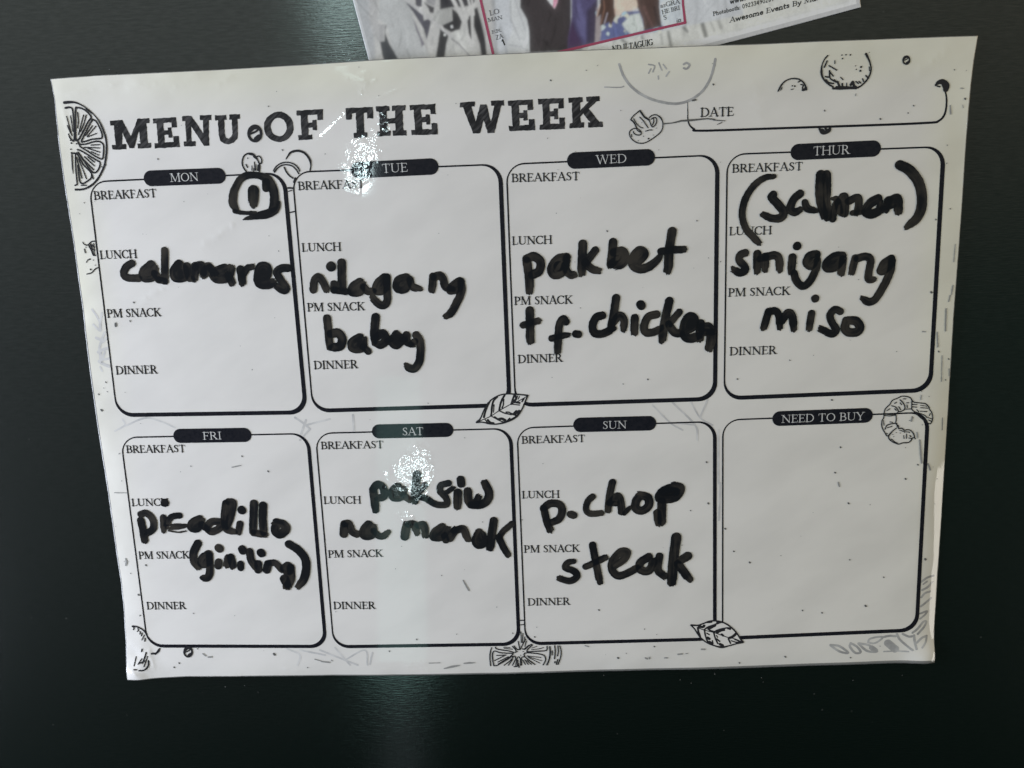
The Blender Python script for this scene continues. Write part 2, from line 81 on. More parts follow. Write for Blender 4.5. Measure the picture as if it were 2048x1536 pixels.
  ["p. chop", [[[9.02, -43.98, 1.37], [10, -48.93, 1.377], [11.03, -52.01, 1.38]], [[9.03, -43.75, 1.416], [11.31, -42.18, 1.413], [14.42, -42.6, 1.413], [15.48, -44.86, 1.416], [14.28, -47.87, 1.42], [11.56, -49.2, 1.422]], [[18.35, -46.34, 1.371], [19.45, -46.75, 1.371]], [[26.19, -40.05, 1.18], [24.46, -41.85, 1.182], [23.87, -44.63, 1.185], [25.27, -46.3, 1.187], [29.28, -46.18, 1.186]], [[33.23, -35.08, 1.308], [32.28, -39.29, 1.313], [31.52, -45.31, 1.321]], [[32.01, -42.53, 1.363], [34.93, -40.11, 1.359], [36.01, -42.18, 1.361], [36.31, -46.14, 1.366]], [[32.45, -42.77, 1.09], [34.45, -42.83, 1.09]], [[42.9, -40.05, 1.538], [41.33, -42.33, 1.542], [41.39, -44.88, 1.545], [43.52, -45.64, 1.546], [45.75, -43.84, 1.543], [45.55, -41.05, 1.539], [42.68, -39.96, 1.538]], [[37.29, -46.49, 0.866], [39.76, -43.91, 0.863]], [[55.49, -37.28, 1.666], [51.08, -38.67, 1.669], [49.52, -41.17, 1.673], [51.95, -41.7, 1.674], [55.27, -40.87, 1.671], [56.81, -37.91, 1.666], [54.61, -37.16, 1.666]], [[51.08, -38.9, 1.805], [55.49, -39.03, 1.804]], [[50.4, -42.58, 1.63], [50.16, -50.02, 1.642]], [[48.84, -46.72, 1.546], [49.18, -50.46, 1.552]]]],
  ["steak", [[[19.06, -63.85, 1.022], [17.02, -64.28, 1.209], [16.07, -66.17, 1.258], [19.2, -67.69, 1.306], [20.06, -69.63, 1.308], [17.53, -71.25, 1.31], [13.83, -70.2, 1.216]], [[25.85, -57.94, 1.338], [26.94, -64.53, 1.346], [28.17, -71.86, 1.355]], [[23.3, -65.97, 1.256], [27.17, -64.3, 1.253], [30.35, -62.62, 1.25]], [[33.46, -65.89, 1.439], [36.86, -63.59, 1.435], [38.02, -61.01, 1.432], [35.78, -60.71, 1.432], [33.04, -63.73, 1.437], [32.54, -67.07, 1.441], [34.76, -69.76, 1.444], [38.84, -68.42, 1.441], [41.78, -66.58, 1.438]], [[45.63, -62.87, 1.525], [42.69, -64.94, 1.528], [42.67, -67.56, 1.532], [45.59, -68.12, 1.532], [47.41, -64.58, 1.527]], [[49.44, -62.73, 1.431], [48.97, -67.96, 1.438], [51.43, -70.42, 1.441]], [[55.39, -55.79, 1.787], [54.36, -64.28, 1.802], [53.77, -72.64, 1.816]], [[59.42, -62.89, 1.613], [56.82, -64.58, 1.617]], [[55.93, -65.75, 1.572], [59.98, -71.59, 1.58]]]]],
 'panels': [
  {'name': "MON", 'c': [[-138.75, 73.42], [-73.19, 73.79], [-72.51, -6.87], [-139.18, -5.8]], 'tab': [[-120.11, 73.75], [-92.62, 73.69], 5.084], 'tt': [[-111.27, 72.4], [-101.69, 72.38], 2.617], 'cap': [[[-137.75, 67.66], [-116.36, 67.7], 2.59], [[-138.2, 48.13], [-125.42, 48.07], 2.652], [[-138.31, 28.35], [-119.49, 28.21], 2.699], [[-137.73, 8.65], [-123.12, 8.54], 2.746]]},
  {'name': "TUE", 'c': [[-70.37, 73.84], [-1.8, 73.65], [-1.68, -6.52], [-70.02, -6.43]], 'tab': [[-50.88, 73.64], [-21.98, 73.84], 5.184], 'tt': [[-40.63, 72.48], [-32.04, 72.54], 2.77], 'cap': [[[-68.91, 68.11], [-46.63, 68.04], 2.558], [[-69.31, 48.08], [-55.96, 47.91], 2.605], [[-69.13, 28.07], [-49.44, 27.81], 2.652], [[-68.48, 8.22], [-53.24, 8.06], 2.714]]},
  {'name': "WED", 'c': [[0.27, 73.54], [68.73, 73.75], [68.53, -6.56], [0.38, -6.64]], 'tab': [[20.07, 73.82], [48.59, 73.93], 5.2], 'tt': [[29.45, 72.53], [39.5, 72.58], 2.66], 'cap': [[[1.71, 67.9], [24.1, 67.69], 2.512], [[1.17, 47.68], [14.55, 47.59], 2.574], [[1.18, 27.79], [20.78, 27.58], 2.621], [[1.71, 7.98], [16.93, 7.99], 2.668]]},
  {'name': "THUR", 'c': [[71.86, 73.79], [140.74, 73.42], [140.75, -5.83], [71.68, -6.51]], 'tab': [[92.11, 73.63], [120.83, 73.75], 5.056], 'tt': [[99.31, 72.4], [110.92, 72.45], 2.702], 'cap': [[[73.38, 68.08], [96.21, 67.96], 2.48], [[72.71, 48.11], [86.66, 47.97], 2.543], [[72.6, 28.04], [93.02, 27.97], 2.59], [[73.27, 8.27], [89, 8.24], 2.636]]},
  {'name': "FRI", 'c': [[-138.93, -13.84], [-72.54, -14.43], [-72.44, -94.58], [-138.71, -92.94]], 'tab': [[-120.09, -13.87], [-92.4, -14.27], 5.102], 'tt': [[-109.72, -15.41], [-102.97, -15.51], 2.636], 'cap': [[[-137.59, -19.43], [-116.28, -19.74], 2.57], [[-138.04, -39.01], [-124.46, -39.2], 2.613], [[-137.91, -58.95], [-119.35, -59.18], 2.67], [[-137.3, -78.45], [-122.73, -78.68], 2.712]]},
  {'name': "SAT", 'c': [[-69.79, -14.44], [-1.64, -14.82], [-1.52, -95.22], [-69.51, -94.78]], 'tab': [[-49.92, -14.4], [-21.5, -14.63], 5.016], 'tt': [[-39.4, -16.04], [-31.88, -16.1], 2.675], 'cap': [[[-68.31, -20.13], [-46.18, -20.37], 2.528], [[-68.88, -40.09], [-55.5, -40.31], 2.584], [[-68.89, -60.23], [-49.15, -60.37], 2.627], [[-68.48, -79.97], [-53.13, -80.24], 2.684]]},
  {'name': "SUN", 'c': [[0.61, -14.67], [68.56, -14.51], [69.21, -94.8], [0.85, -95.17]], 'tab': [[20.07, -14.24], [48.55, -14.42], 5.133], 'tt': [[30.06, -15.88], [38.48, -15.93], 2.645], 'cap': [[[1.98, -20.23], [24.1, -20.31], 2.499], [[1.47, -40.05], [14.7, -40.15], 2.542], [[1.44, -60.17], [21.22, -60.31], 2.599], [[2.12, -80.28], [17.38, -80.32], 2.641]]},
  {'name': "NEED TO BUY", 'c': [[71.28, -14.07], [140.46, -13.52], [140.79, -92.94], [71.99, -94.65]], 'tab': [[88.08, -14.15], [121.92, -13.9], 5.16], 'tt': [[91.15, -15.65], [119.16, -15.44], 2.696], 'cap': []}],
 'title': [
  ["M", [[-129.19, 92.54], [-116.06, 92.86], [-116.43, 83.42], [-129.53, 83.36]]],
  ["E", [[-114.91, 92.66], [-106.93, 92.72], [-106.9, 83.35], [-115.28, 83.26]]],
  ["N", [[-105.16, 92.99], [-95.38, 93.02], [-96.22, 83.39], [-105.56, 83.37]]],
  ["U", [[-94.25, 92.77], [-85.97, 92.87], [-86.63, 83.63], [-94.71, 83.49]]],
  ["O", [[-78.37, 92.94], [-68.64, 93.16], [-68.64, 83.61], [-78.59, 83.47]]],
  ["F", [[-67.33, 93.14], [-58.63, 93.21], [-59.19, 84.02], [-67.46, 83.8]]],
  ["T", [[-51.25, 93.24], [-42.3, 93.23], [-42.74, 83.9], [-51.46, 83.78]]],
  ["H", [[-41.31, 93.34], [-31.67, 93.35], [-31.91, 83.92], [-41.42, 84]]],
  ["E", [[-30.29, 93.26], [-21.75, 93.36], [-21.69, 83.85], [-30.19, 83.93]]],
  ["W", [[-14.04, 93.46], [0.27, 93.53], [-0.11, 83.56], [-14.1, 83.74]]],
  ["E", [[1.44, 93.31], [9.72, 93.36], [9.96, 83.85], [1.52, 83.91]]],
  ["E", [[11.3, 93.37], [19.74, 93.43], [19.66, 83.81], [11.5, 83.86]]],
  ["K", [[20.95, 93.41], [31.45, 93.55], [31.85, 83.96], [21.12, 84]]]],
 'date': {'path': [[[59.07, 90.37, 0.078], [59.13, 87.3, 0.141], [59.16, 85.3, 0.188], [59.69, 83.43, 0.252], [61.14, 82.14, 0.315], [63.54, 81.5, 0.346], [88.58, 81.24, 0.361], [122.94, 80.95, 0.359], [136.41, 81.01, 0.358], [138.48, 81.34, 0.342], [139.98, 82.57, 0.326], [140.66, 84.37, 0.31], [140.81, 87.1, 0.278], [140.53, 89.23, 0.247], [139.95, 91.06, 0.231]]], 'cap': [[63.09, 85.83], [73.83, 85.7], 2.652]},
 'draw': [
  ["citrus_slice", [], [[[-143.54, 98.8, 0.462], [-141.79, 98.85, 0.42], [-139.87, 98.65, 0.294], [-137.82, 97.71, 0.252], [-136.04, 96.41, 0.189], [-134.31, 94.71, 0.189], [-132.84, 92.61, 0.232], [-131.86, 90.11, 0.275], [-131.26, 87.2, 0.297], [-131.3, 84.32, 0.298], [-131.92, 81.23, 0.32], [-132.97, 78.15, 0.321], [-134.64, 75.5, 0.322], [-136.2, 73.68, 0.323], [-138.39, 72.08, 0.323], [-140.94, 71.17, 0.302], [-143.5, 71.12, 0.346]], [[-143.44, 97.13, 0.337], [-142.23, 97.28, 0.316], [-141.3, 96.94, 0.252], [-141.1, 96.01, 0.253], [-141.19, 92.95, 0.254], [-141.41, 89.68, 0.254], [-141.84, 87.02, 0.255], [-142.36, 86.73, 0.255], [-143.11, 87.69, 0.255], [-143.48, 88.94, 0.17]], [[-139.75, 97.08, 0.273], [-138.16, 96.81, 0.273], [-136.55, 95.82, 0.274], [-135.53, 94.56, 0.274], [-135.31, 93.73, 0.274], [-136.58, 92.35, 0.275], [-138.21, 89.96, 0.275], [-140.09, 87.36, 0.276], [-140.92, 86.88, 0.276], [-141.28, 87.41, 0.276], [-140.64, 92.93, 0.275], [-140.01, 96.78, 0.274], [-139.68, 97.12, 0.273]], [[-134.83, 93.2, 0.253], [-133.74, 92.44, 0.253], [-132.89, 90.56, 0.254], [-132.37, 88.69, 0.254], [-132.42, 87.46, 0.254], [-133.13, 87.07, 0.255], [-135.76, 86.98, 0.255], [-137.57, 86.53, 0.255], [-139.14, 86.25, 0.255], [-139.42, 86.61, 0.255], [-137.91, 88.92, 0.254], [-136.01, 91.71, 0.254], [-134.83, 93.2, 0.253]], [[-140.34, 85.51, 0.255], [-138.15, 85.52, 0.255], [-135.44, 86.14, 0.255], [-133.68, 86.17, 0.255], [-132.57, 85.5, 0.255], [-132.28, 84.36, 0.255], [-132.9, 81.27, 0.256], [-133.54, 80.57, 0.256], [-135.19, 81.36, 0.256], [-138, 83.34, 0.256], [-140.01, 84.67, 0.256], [-140.32, 85.3, 0.255]], [[-141.21, 83.89, 0.256], [-139.96, 83.42, 0.256], [-137.94, 82.1, 0.256], [-135.32, 80.33, 0.256], [-134.27, 79.66, 0.256], [-134.27, 78.62, 0.257], [-135.08, 77.19, 0.257], [-136.18, 76.29, 0.257], [-137.13, 76.65, 0.257], [-138.44, 78.37, 0.257], [-139.86, 80.93, 0.256], [-141.11, 83.05, 0.256]], [[-141.68, 82.87, 0.256], [-140.89, 81.38, 0.256], [-139.7, 78.84, 0.257], [-137.78, 76.67, 0.257], [-137.51, 75.41, 0.258], [-138.09, 74.38, 0.258], [-139.76, 73.4, 0.258], [-140.93, 72.92, 0.259], [-141.71, 73.68, 0.258], [-141.79, 75.57, 0.258], [-141.67, 78.92, 0.257]], [[-142.04, 82.68, 0.235], [-142.49, 78.53, 0.236], [-142.68, 74.35, 0.237], [-142.75, 72.88, 0.237], [-143.53, 72.49, 0.237]], [[-143.24, 82.73, 0.235], [-143.58, 78.57, 0.236], [-143.61, 76.28, 0.107]], [[-143.32, 82.94, 0.256], [-141.82, 82.67, 0.256]], [[-139.53, 95.54, 0.19], [-139.67, 92.89, 0.19], [-140.19, 90.65, 0.191]], [[-137.69, 94.65, 0.19], [-139.13, 91.23, 0.19], [-140.14, 88.6, 0.191]], [[-136.82, 94.61, 0.19], [-137.94, 92, 0.19], [-139.35, 89.59, 0.191]], [[-135.21, 91.17, 0.19], [-137.78, 88.29, 0.191]], [[-134.03, 91.02, 0.169], [-137.4, 87.87, 0.17]], [[-134.11, 88.76, 0.169], [-137.19, 87.76, 0.17]], [[-133.6, 85.13, 0.191], [-136.44, 85.14, 0.191]], [[-133.73, 84.1, 0.191], [-138.94, 84.52, 0.192]], [[-133.8, 82.76, 0.192], [-137.67, 84.16, 0.192]], [[-134.25, 81.84, 0.171], [-136.72, 83.09, 0.171]], [[-138.03, 81.48, 0.214], [-136.06, 79.73, 0.214]], [[-139.12, 81.52, 0.214], [-136.22, 78.49, 0.214]], [[-139.86, 80.93, 0.214], [-136.61, 77.25, 0.214]], [[-141.77, 81.42, 0.192], [-140.91, 74.7, 0.194]], [[-141.17, 80.98, 0.192], [-139.4, 74.43, 0.194]], [[-143.38, 94.47, 0.169], [-142.37, 88.28, 0.17]], [[-142.05, 94.62, 0.169], [-141.85, 89.7, 0.17]], [[-136.68, 96.54, 0.147], [-134.72, 94.93, 0.147]], [[-137.29, 75.4, 0.215], [-137.1, 74.34, 0.215]], [[-141.44, 72.41, 0.173], [-139.68, 72.34, 0.172]], [[-143.44, 91.61, 0.19], [-142.69, 89.11, 0.191]], [[-132.47, 78.65, 0.299]], [[-133.75, 78.08, 0.214]], [[-142.9, 86.03, 0.298]], [[-143.38, 84.08, 0.256]], [[-143.11, 86.86, 0.213]], [[-141.18, 85.75, 0.255]], [[-140.82, 86.77, 0.298], [-140.34, 85.51, 0.298]]], "printed half citrus slice cut off by the board's edge"],
  ["mushroom", [], [[[43.78, 88.54, 0.184], [42.71, 87.75, 0.184], [41.57, 86.83, 0.184], [40.88, 85.96, 0.184]], [[40.87, 85.84, 0.221], [41.81, 85.01, 0.221], [42.42, 83.9, 0.222], [42.79, 82.8, 0.222]], [[43.9, 88.42, 0.294], [44.46, 87.55, 0.294], [45.2, 86.56, 0.295], [46.08, 85.92, 0.295], [46.7, 85.53, 0.295]], [[46.7, 85.53, 0.172], [47.07, 84.68, 0.172], [47.44, 83.69, 0.172], [47.94, 83.31, 0.172], [48.69, 83.88, 0.172], [49.14, 84.83, 0.172], [49.08, 85.92, 0.172], [48.2, 86.2, 0.172], [47.45, 85.74, 0.172]], [[41.82, 86.1, 0.147], [42.68, 84.62, 0.148], [43.8, 83.48, 0.148], [44.8, 83.08, 0.148]], [[43.76, 86.5, 0.172], [44.94, 85.25, 0.172], [45.69, 84.13, 0.172], [46.37, 83.13, 0.172]], [[46.83, 86.25, 0.172], [47.58, 86.82, 0.172], [48.46, 87.03, 0.172], [49.46, 86.8, 0.172], [50.45, 85.98, 0.245], [51.08, 84.75, 0.172], [51.13, 83.3, 0.172], [50.69, 81.99, 0.173], [49.93, 81.17, 0.173], [48.68, 80.25, 0.173], [47.41, 79.46, 0.173], [45.9, 78.67, 0.173], [44.39, 78.36, 0.173], [42.75, 78.67, 0.173], [41.38, 79.58, 0.173], [40.57, 80.71, 0.173], [40.39, 81.81, 0.173], [40.9, 82.63, 0.173], [41.91, 83.08, 0.173], [43.04, 82.91, 0.173], [43.92, 82.27, 0.173], [44.22, 81.53, 0.173], [43.78, 81, 0.173], [42.77, 81.04, 0.173], [41.9, 81.5, 0.173], [41.65, 82.12, 0.173]], [[42.91, 82.43, 0.148], [43.91, 81.78, 0.148]], [[41.02, 81.3, 0.148], [41.13, 80.56, 0.148]], [[45.55, 82.08, 0.148], [46.8, 82.39, 0.148], [47.68, 82.36, 0.148]], [[46.54, 79.74, 0.272]], [[44.91, 80.53, 0.148]], [[43.2, 79.26, 0.148]], [[44.38, 84.79, 0.123]], [[47.82, 83.92, 0.172], [48.2, 84.87, 0.172], [48.2, 85.83, 0.172]], [[49.06, 82.9, 0.148]], [[48.05, 80.77, 0.148]]], None],
  ["potato", [], [[[102.95, 102.63, 0.23], [101.98, 101.55, 0.197], [101.28, 99.81, 0.214], [101.17, 97.88, 0.363], [101.56, 96.24, 0.298], [102.53, 94.91, 0.265], [103.74, 93.88, 0.249], [104.94, 93.18, 0.265]], [[104.96, 92.69, 0.299], [107.16, 92.57, 0.365], [109.68, 92.58, 0.365], [112.21, 92.55, 0.298], [113.21, 92.83, 0.265], [114.52, 93.75, 0.232], [115.64, 95, 0.264], [116.42, 96.58, 0.264], [116.68, 98.18, 0.231], [116.28, 99.8, 0.23], [115.73, 101.11, 0.296], [114.91, 102.59, 0.394]], [[102.83, 101.03, 0.23], [102.05, 99.21, 0.231]], [[103.46, 99.63, 0.198], [105.95, 98.16, 0.198]], [[105.26, 101.08, 0.148], [105.29, 100.12, 0.148]], [[103.68, 98.09, 0.231], [103.83, 96.15, 0.232], [104.53, 95.31, 0.232], [105.9, 94.6, 0.232]], [[103.78, 97.77, 0.198], [104.92, 96.42, 0.198]], [[102.48, 96.37, 0.232], [103.33, 96.17, 0.232], [103.83, 96.31, 0.232]], [[102.68, 95.39, 0.232], [103.55, 94.54, 0.232], [105.08, 94.15, 0.232]], [[105.21, 95.28, 0.232], [106.25, 94.43, 0.232], [106.79, 93.43, 0.232]], [[106.41, 94.74, 0.232], [107.14, 93.09, 0.232]], [[107.78, 94.04, 0.265], [107.98, 93.05, 0.265]], [[109.2, 94.14, 0.166], [109.25, 93, 0.166]], [[110.49, 93.6, 0.398], [111.13, 94.38, 0.397], [111.51, 93.23, 0.398], [112.2, 92.71, 0.398]], [[112.13, 94.5, 0.199], [112.83, 93.82, 0.199]], [[112.98, 94.46, 0.198], [113.67, 93.95, 0.199]], [[114.12, 95.22, 0.198], [114.49, 94.4, 0.198]], [[115.09, 96.15, 0.231], [115.97, 95.31, 0.231]], [[107.2, 96, 0.165], [108.07, 95.16, 0.165]], [[106.13, 92.97, 0.431], [112.21, 92.55, 0.431]], [[107.39, 102.59, 0.23]], [[108.64, 102.62, 0.23]], [[110.02, 102.53, 0.246]], [[107.63, 101.54, 0.247]], [[113.51, 98.8, 0.329]], [[113.35, 97.64, 0.33]], [[112.08, 98.13, 0.198]], [[111.78, 99.19, 0.165]], [[116.08, 98.69, 0.165], [116.21, 97.55, 0.165]], [[115.9, 103.02, 0.147]]], "printed outline of a round potato"],
  ["potato", [], [[[87.72, 92.61, 0.233], [88.45, 94.04, 0.266], [89.52, 95.3, 0.232], [91.02, 96.05, 0.199], [92.7, 96.22, 0.215], [94.4, 95.82, 0.215], [95.61, 94.88, 0.232], [96.32, 93.71, 0.266], [96.55, 92.73, 0.332]], [[95.5, 92.69, 0.399], [96.01, 92.75, 0.399], [96.42, 93.22, 0.399]], [[95.32, 93.27, 0.199], [95.63, 94.06, 0.199]], [[94.78, 94.34, 0.199], [95.29, 94.24, 0.199]], [[94, 95.11, 0.199], [94.58, 95.41, 0.199]], [[88.56, 92.9, 0.166], [88.88, 93.7, 0.166]], [[92.93, 93.89, 0.266]], [[92.12, 94.02, 0.233]], [[92.45, 93.06, 0.133], [91.77, 92.93, 0.133]]], "small printed half potato"],
  ["shrimp", [], [[[126.33, -20.32, 0.185], [125.25, -18.23, 0.185], [125.08, -16.18, 0.184], [125.67, -14.83, 0.184], [125.69, -13.47, 0.184], [126.11, -11.79, 0.184], [127.51, -10.31, 0.183], [128.27, -8.98, 0.183], [130.19, -8.2, 0.183], [131.31, -7.65, 0.183], [132.94, -7.78, 0.183], [134.28, -8.33, 0.183], [134.98, -9.36, 0.183], [135.82, -9.9, 0.183], [137.8, -10.21, 0.183], [139.44, -10.52, 0.183], [140.65, -11.74, 0.183], [140.85, -12.42, 0.183]], [[140.85, -12.42, 0.183], [141.73, -13.64, 0.184], [142.16, -15.35, 0.184], [141.99, -16.7, 0.184], [141.46, -17.54, 0.184], [140.79, -17.35, 0.184]], [[134.8, -12.23, 0.183], [136.34, -13.64, 0.184], [137.55, -14.86, 0.184], [139.09, -16.1, 0.184], [140.27, -16.82, 0.184]], [[134.8, -12.23, 0.167], [135.83, -13.11, 0.167], [137.33, -13.67, 0.167], [139.16, -14.4, 0.167], [140.19, -15.29, 0.167]], [[134.8, -9.02, 0.183], [134.88, -12.24, 0.183]], [[130.88, -8.9, 0.2], [131.91, -9.94, 0.2], [132.54, -11.15, 0.2], [132.51, -12.16, 0.2], [131.56, -12.81, 0.2], [130.58, -12.95, 0.2]], [[132.51, -12.16, 0.167], [134.8, -12.15, 0.167]], [[128.19, -10.84, 0.183], [129.53, -11.39, 0.183], [130.4, -12.6, 0.184], [130.12, -13.44, 0.184]], [[125.7, -13.64, 0.184], [127.68, -13.88, 0.184], [129.64, -13.77, 0.184]], [[126.05, -14.16, 0.151], [127.7, -14.39, 0.151], [129.66, -14.11, 0.151]], [[129.64, -13.77, 0.184], [129.89, -15.65, 0.184], [129.79, -17.01, 0.184], [130.66, -17.89, 0.185], [130.86, -18.75, 0.185]], [[129.79, -17.01, 0.184], [128.32, -17.13, 0.185], [126.86, -17.6, 0.185], [126.27, -18.95, 0.185]], [[127.07, -18.46, 0.151], [128.53, -17.99, 0.151]], [[130.12, -17.02, 0.151], [130.35, -18.39, 0.151]], [[126.33, -20.32, 0.185], [127.2, -21.37, 0.185], [128.46, -20.04, 0.185], [129.56, -19.05, 0.185], [130.04, -18.72, 0.185]], [[128.47, -20.21, 0.202], [127.69, -21.22, 0.202], [127.74, -22.25, 0.202], [128.77, -23.31, 0.203], [129.79, -23.86, 0.203], [131.13, -24.33, 0.203], [132.43, -23.94, 0.203], [134.4, -23.82, 0.202], [135.35, -22.99, 0.202], [135.64, -22.32, 0.202], [136.28, -21.99, 0.202], [135.89, -20.78, 0.202], [135.02, -19.73, 0.202], [133.85, -19.35, 0.202], [132.87, -19.49, 0.202], [131.85, -18.78, 0.202], [130.87, -18.92, 0.202]], [[136.28, -21.99, 0.168], [136.65, -22.69, 0.168]], [[131.22, -19.44, 0.151], [132.89, -20.01, 0.151], [134.55, -20.23, 0.151]], [[128.57, -22.45, 0.152], [129.77, -23.51, 0.152], [130.61, -23.88, 0.152]], [[134.88, -10.54, 0.167], [136.52, -10.76, 0.167]], [[134.92, -11.39, 0.167], [136.56, -11.61, 0.167]], [[137.84, -10.98, 0.133], [139.82, -11.38, 0.133]], [[137.88, -11.82, 0.15], [140.34, -12.07, 0.15]], [[137.78, -13, 0.15], [140.08, -13.25, 0.15]], [[136.61, -12.46, 0.167], [137.3, -13.16, 0.167]], [[140.35, -15.29, 0.15], [141.86, -15.85, 0.15]], [[140.73, -16.15, 0.151], [141.74, -16.69, 0.151]], [[140.97, -14.63, 0.167], [141.26, -13.96, 0.167]], [[129.14, -10.02, 0.2], [129.61, -9.7, 0.2]], [[130.93, -9.91, 0.167], [131.45, -10.6, 0.167]], [[130.5, -11.25, 0.167], [131.21, -12.29, 0.167]], [[133.05, -9.98, 0.15], [133.87, -10, 0.15]], [[133.25, -10.66, 0.15], [133.46, -11.68, 0.15]], [[131.84, -8.59, 0.15], [132.82, -8.62, 0.15]], [[126.63, -12.48, 0.167], [127.58, -11.84, 0.167]], [[129.22, -11.89, 0.167], [129.75, -12.58, 0.167]], [[125.64, -15.85, 0.134], [125.88, -17.57, 0.134]], [[127.8, -16.43, 0.151], [128.63, -16.63, 0.151]], [[127, -20.51, 0.236]], [[133.6, -20.88, 0.151], [133.67, -22.43, 0.152]], [[132.63, -21.37, 0.152], [132.85, -22.4, 0.152]], [[134.77, -21.43, 0.202], [135.12, -21.79, 0.202]], [[134.49, -22.28, 0.152], [135.32, -22.48, 0.152]], [[130.11, -20.26, 0.168]], [[131.44, -20.47, 0.168]], [[129.35, -21.61, 0.152]], [[128.99, -20.91, 0.152]], [[132.91, -20.35, 0.151]], [[134.56, -20.4, 0.151]], [[135.44, -15.14, 0.167], [135.15, -15.81, 0.167]], [[134.34, -16.12, 0.134]]], None],
  ["leaf", [[[-13.33, -12.25], [-11.89, -10.67], [-10.45, -7.91], [-9.39, -6.16], [-7.56, -4.33], [-5.54, -3.17], [-3.11, -2.58], [0.16, -2.74], [4.83, -3.28], [3.54, -5.9], [2.36, -8.43], [0.76, -10.39], [-1.26, -11.67], [-4.06, -12.82], [-6.82, -13.13], [-9.23, -12.77], [-11.41, -12.31]]], [[[-13.22, -12.2, 0.389], [-11.9, -10.89, 0.244], [-10.57, -8.13, 0.244], [-9.39, -6.16, 0.243], [-7.78, -4.43, 0.243], [-5.54, -3.17, 0.242], [-3.12, -2.64, 0.242], [0.16, -2.74, 0.242], [4.72, -3.33, 0.286]], [[4.72, -3.39, 0.242], [3.54, -5.9, 0.242], [2.48, -8.21, 0.243], [0.76, -10.39, 0.377], [-1.26, -11.67, 0.377], [-3.72, -12.61, 0.333], [-6.6, -13.08, 0.245], [-9.01, -12.78, 0.334], [-11.19, -12.26, 0.245], [-12.84, -12.21, 0.334]], [[4.27, -3.7, 0.154], [1.49, -5.17, 0.154], [-1.17, -6.2, 0.154], [-5.2, -8.3, 0.155], [-8.12, -10.11, 0.155], [-10.81, -11.26, 0.156], [-12.94, -12.1, 0.156]], [[-3.12, -2.8, 0.33], [-4.29, -4.76, 0.375], [-4.91, -6.53, 0.331], [-5.3, -8.19, 0.332]], [[-5.77, -3.49, 0.308], [-7.14, -4.9, 0.331], [-7.78, -7.11, 0.376], [-7.96, -8.78, 0.31], [-8.23, -10.11, 0.311]], [[-8.12, -4.64, 0.287], [-9.18, -6.5, 0.287], [-10.15, -8.71, 0.31], [-10.67, -10.48, 0.377]], [[0.15, -2.91, 0.33], [-0.45, -4.44, 0.33], [-1.06, -6.2, 0.331]], [[-1.06, -6.2, 0.199], [1.77, -6.63, 0.199]], [[0.47, -3.25, 0.374], [0.64, -4.48, 0.374], [-0.16, -5.34, 0.375], [1.79, -5.85, 0.375]], [[-5.2, -8.41, 0.243], [-3.59, -9.25, 0.244], [-1.2, -9.88, 0.244]], [[-8.02, -10.23, 0.2], [-6.73, -11.05, 0.2], [-5.01, -12.01, 0.2], [-3.71, -12.44, 0.2]], [[-5.65, -11.42, 0.466], [-4.54, -11.23, 0.466], [-3.36, -11.83, 0.466]], [[-9.39, -11.53, 0.378], [-8.55, -12.46, 0.378], [-7.46, -12.72, 0.378]], [[0.59, -8.82, 0.498], [-0.09, -9.58, 0.498], [1.58, -8.74, 0.498]], [[-1.19, -9.55, 0.332], [0.44, -10.16, 0.332]], [[-2.92, -8.93, 0.243], [-1.83, -9.08, 0.243], [-1.19, -9.55, 0.244]], [[-10.37, -11.28, 0.2], [-9.44, -12.54, 0.2]], [[-3.62, -4.45, 0.242], [-3.81, -6.34, 0.243], [-4.29, -7.44, 0.243]], [[-6.98, -6.24, 0.177], [-7.31, -8.91, 0.177]], [[3.37, -4.34, 0.286], [2.68, -5.43, 0.286]], [[1.22, -3.38, 0.176], [0.97, -4.26, 0.176]], [[1.87, -3.52, 0.176], [1.4, -4.5, 0.176]], [[-6.93, -10.49, 0.266], [-6.08, -11.19, 0.266]], [[-1.8, -11.21, 0.288], [-2.48, -11.86, 0.289]], [[-9.14, -5.5, 0.199], [-9.64, -7.05, 0.199]]], None],
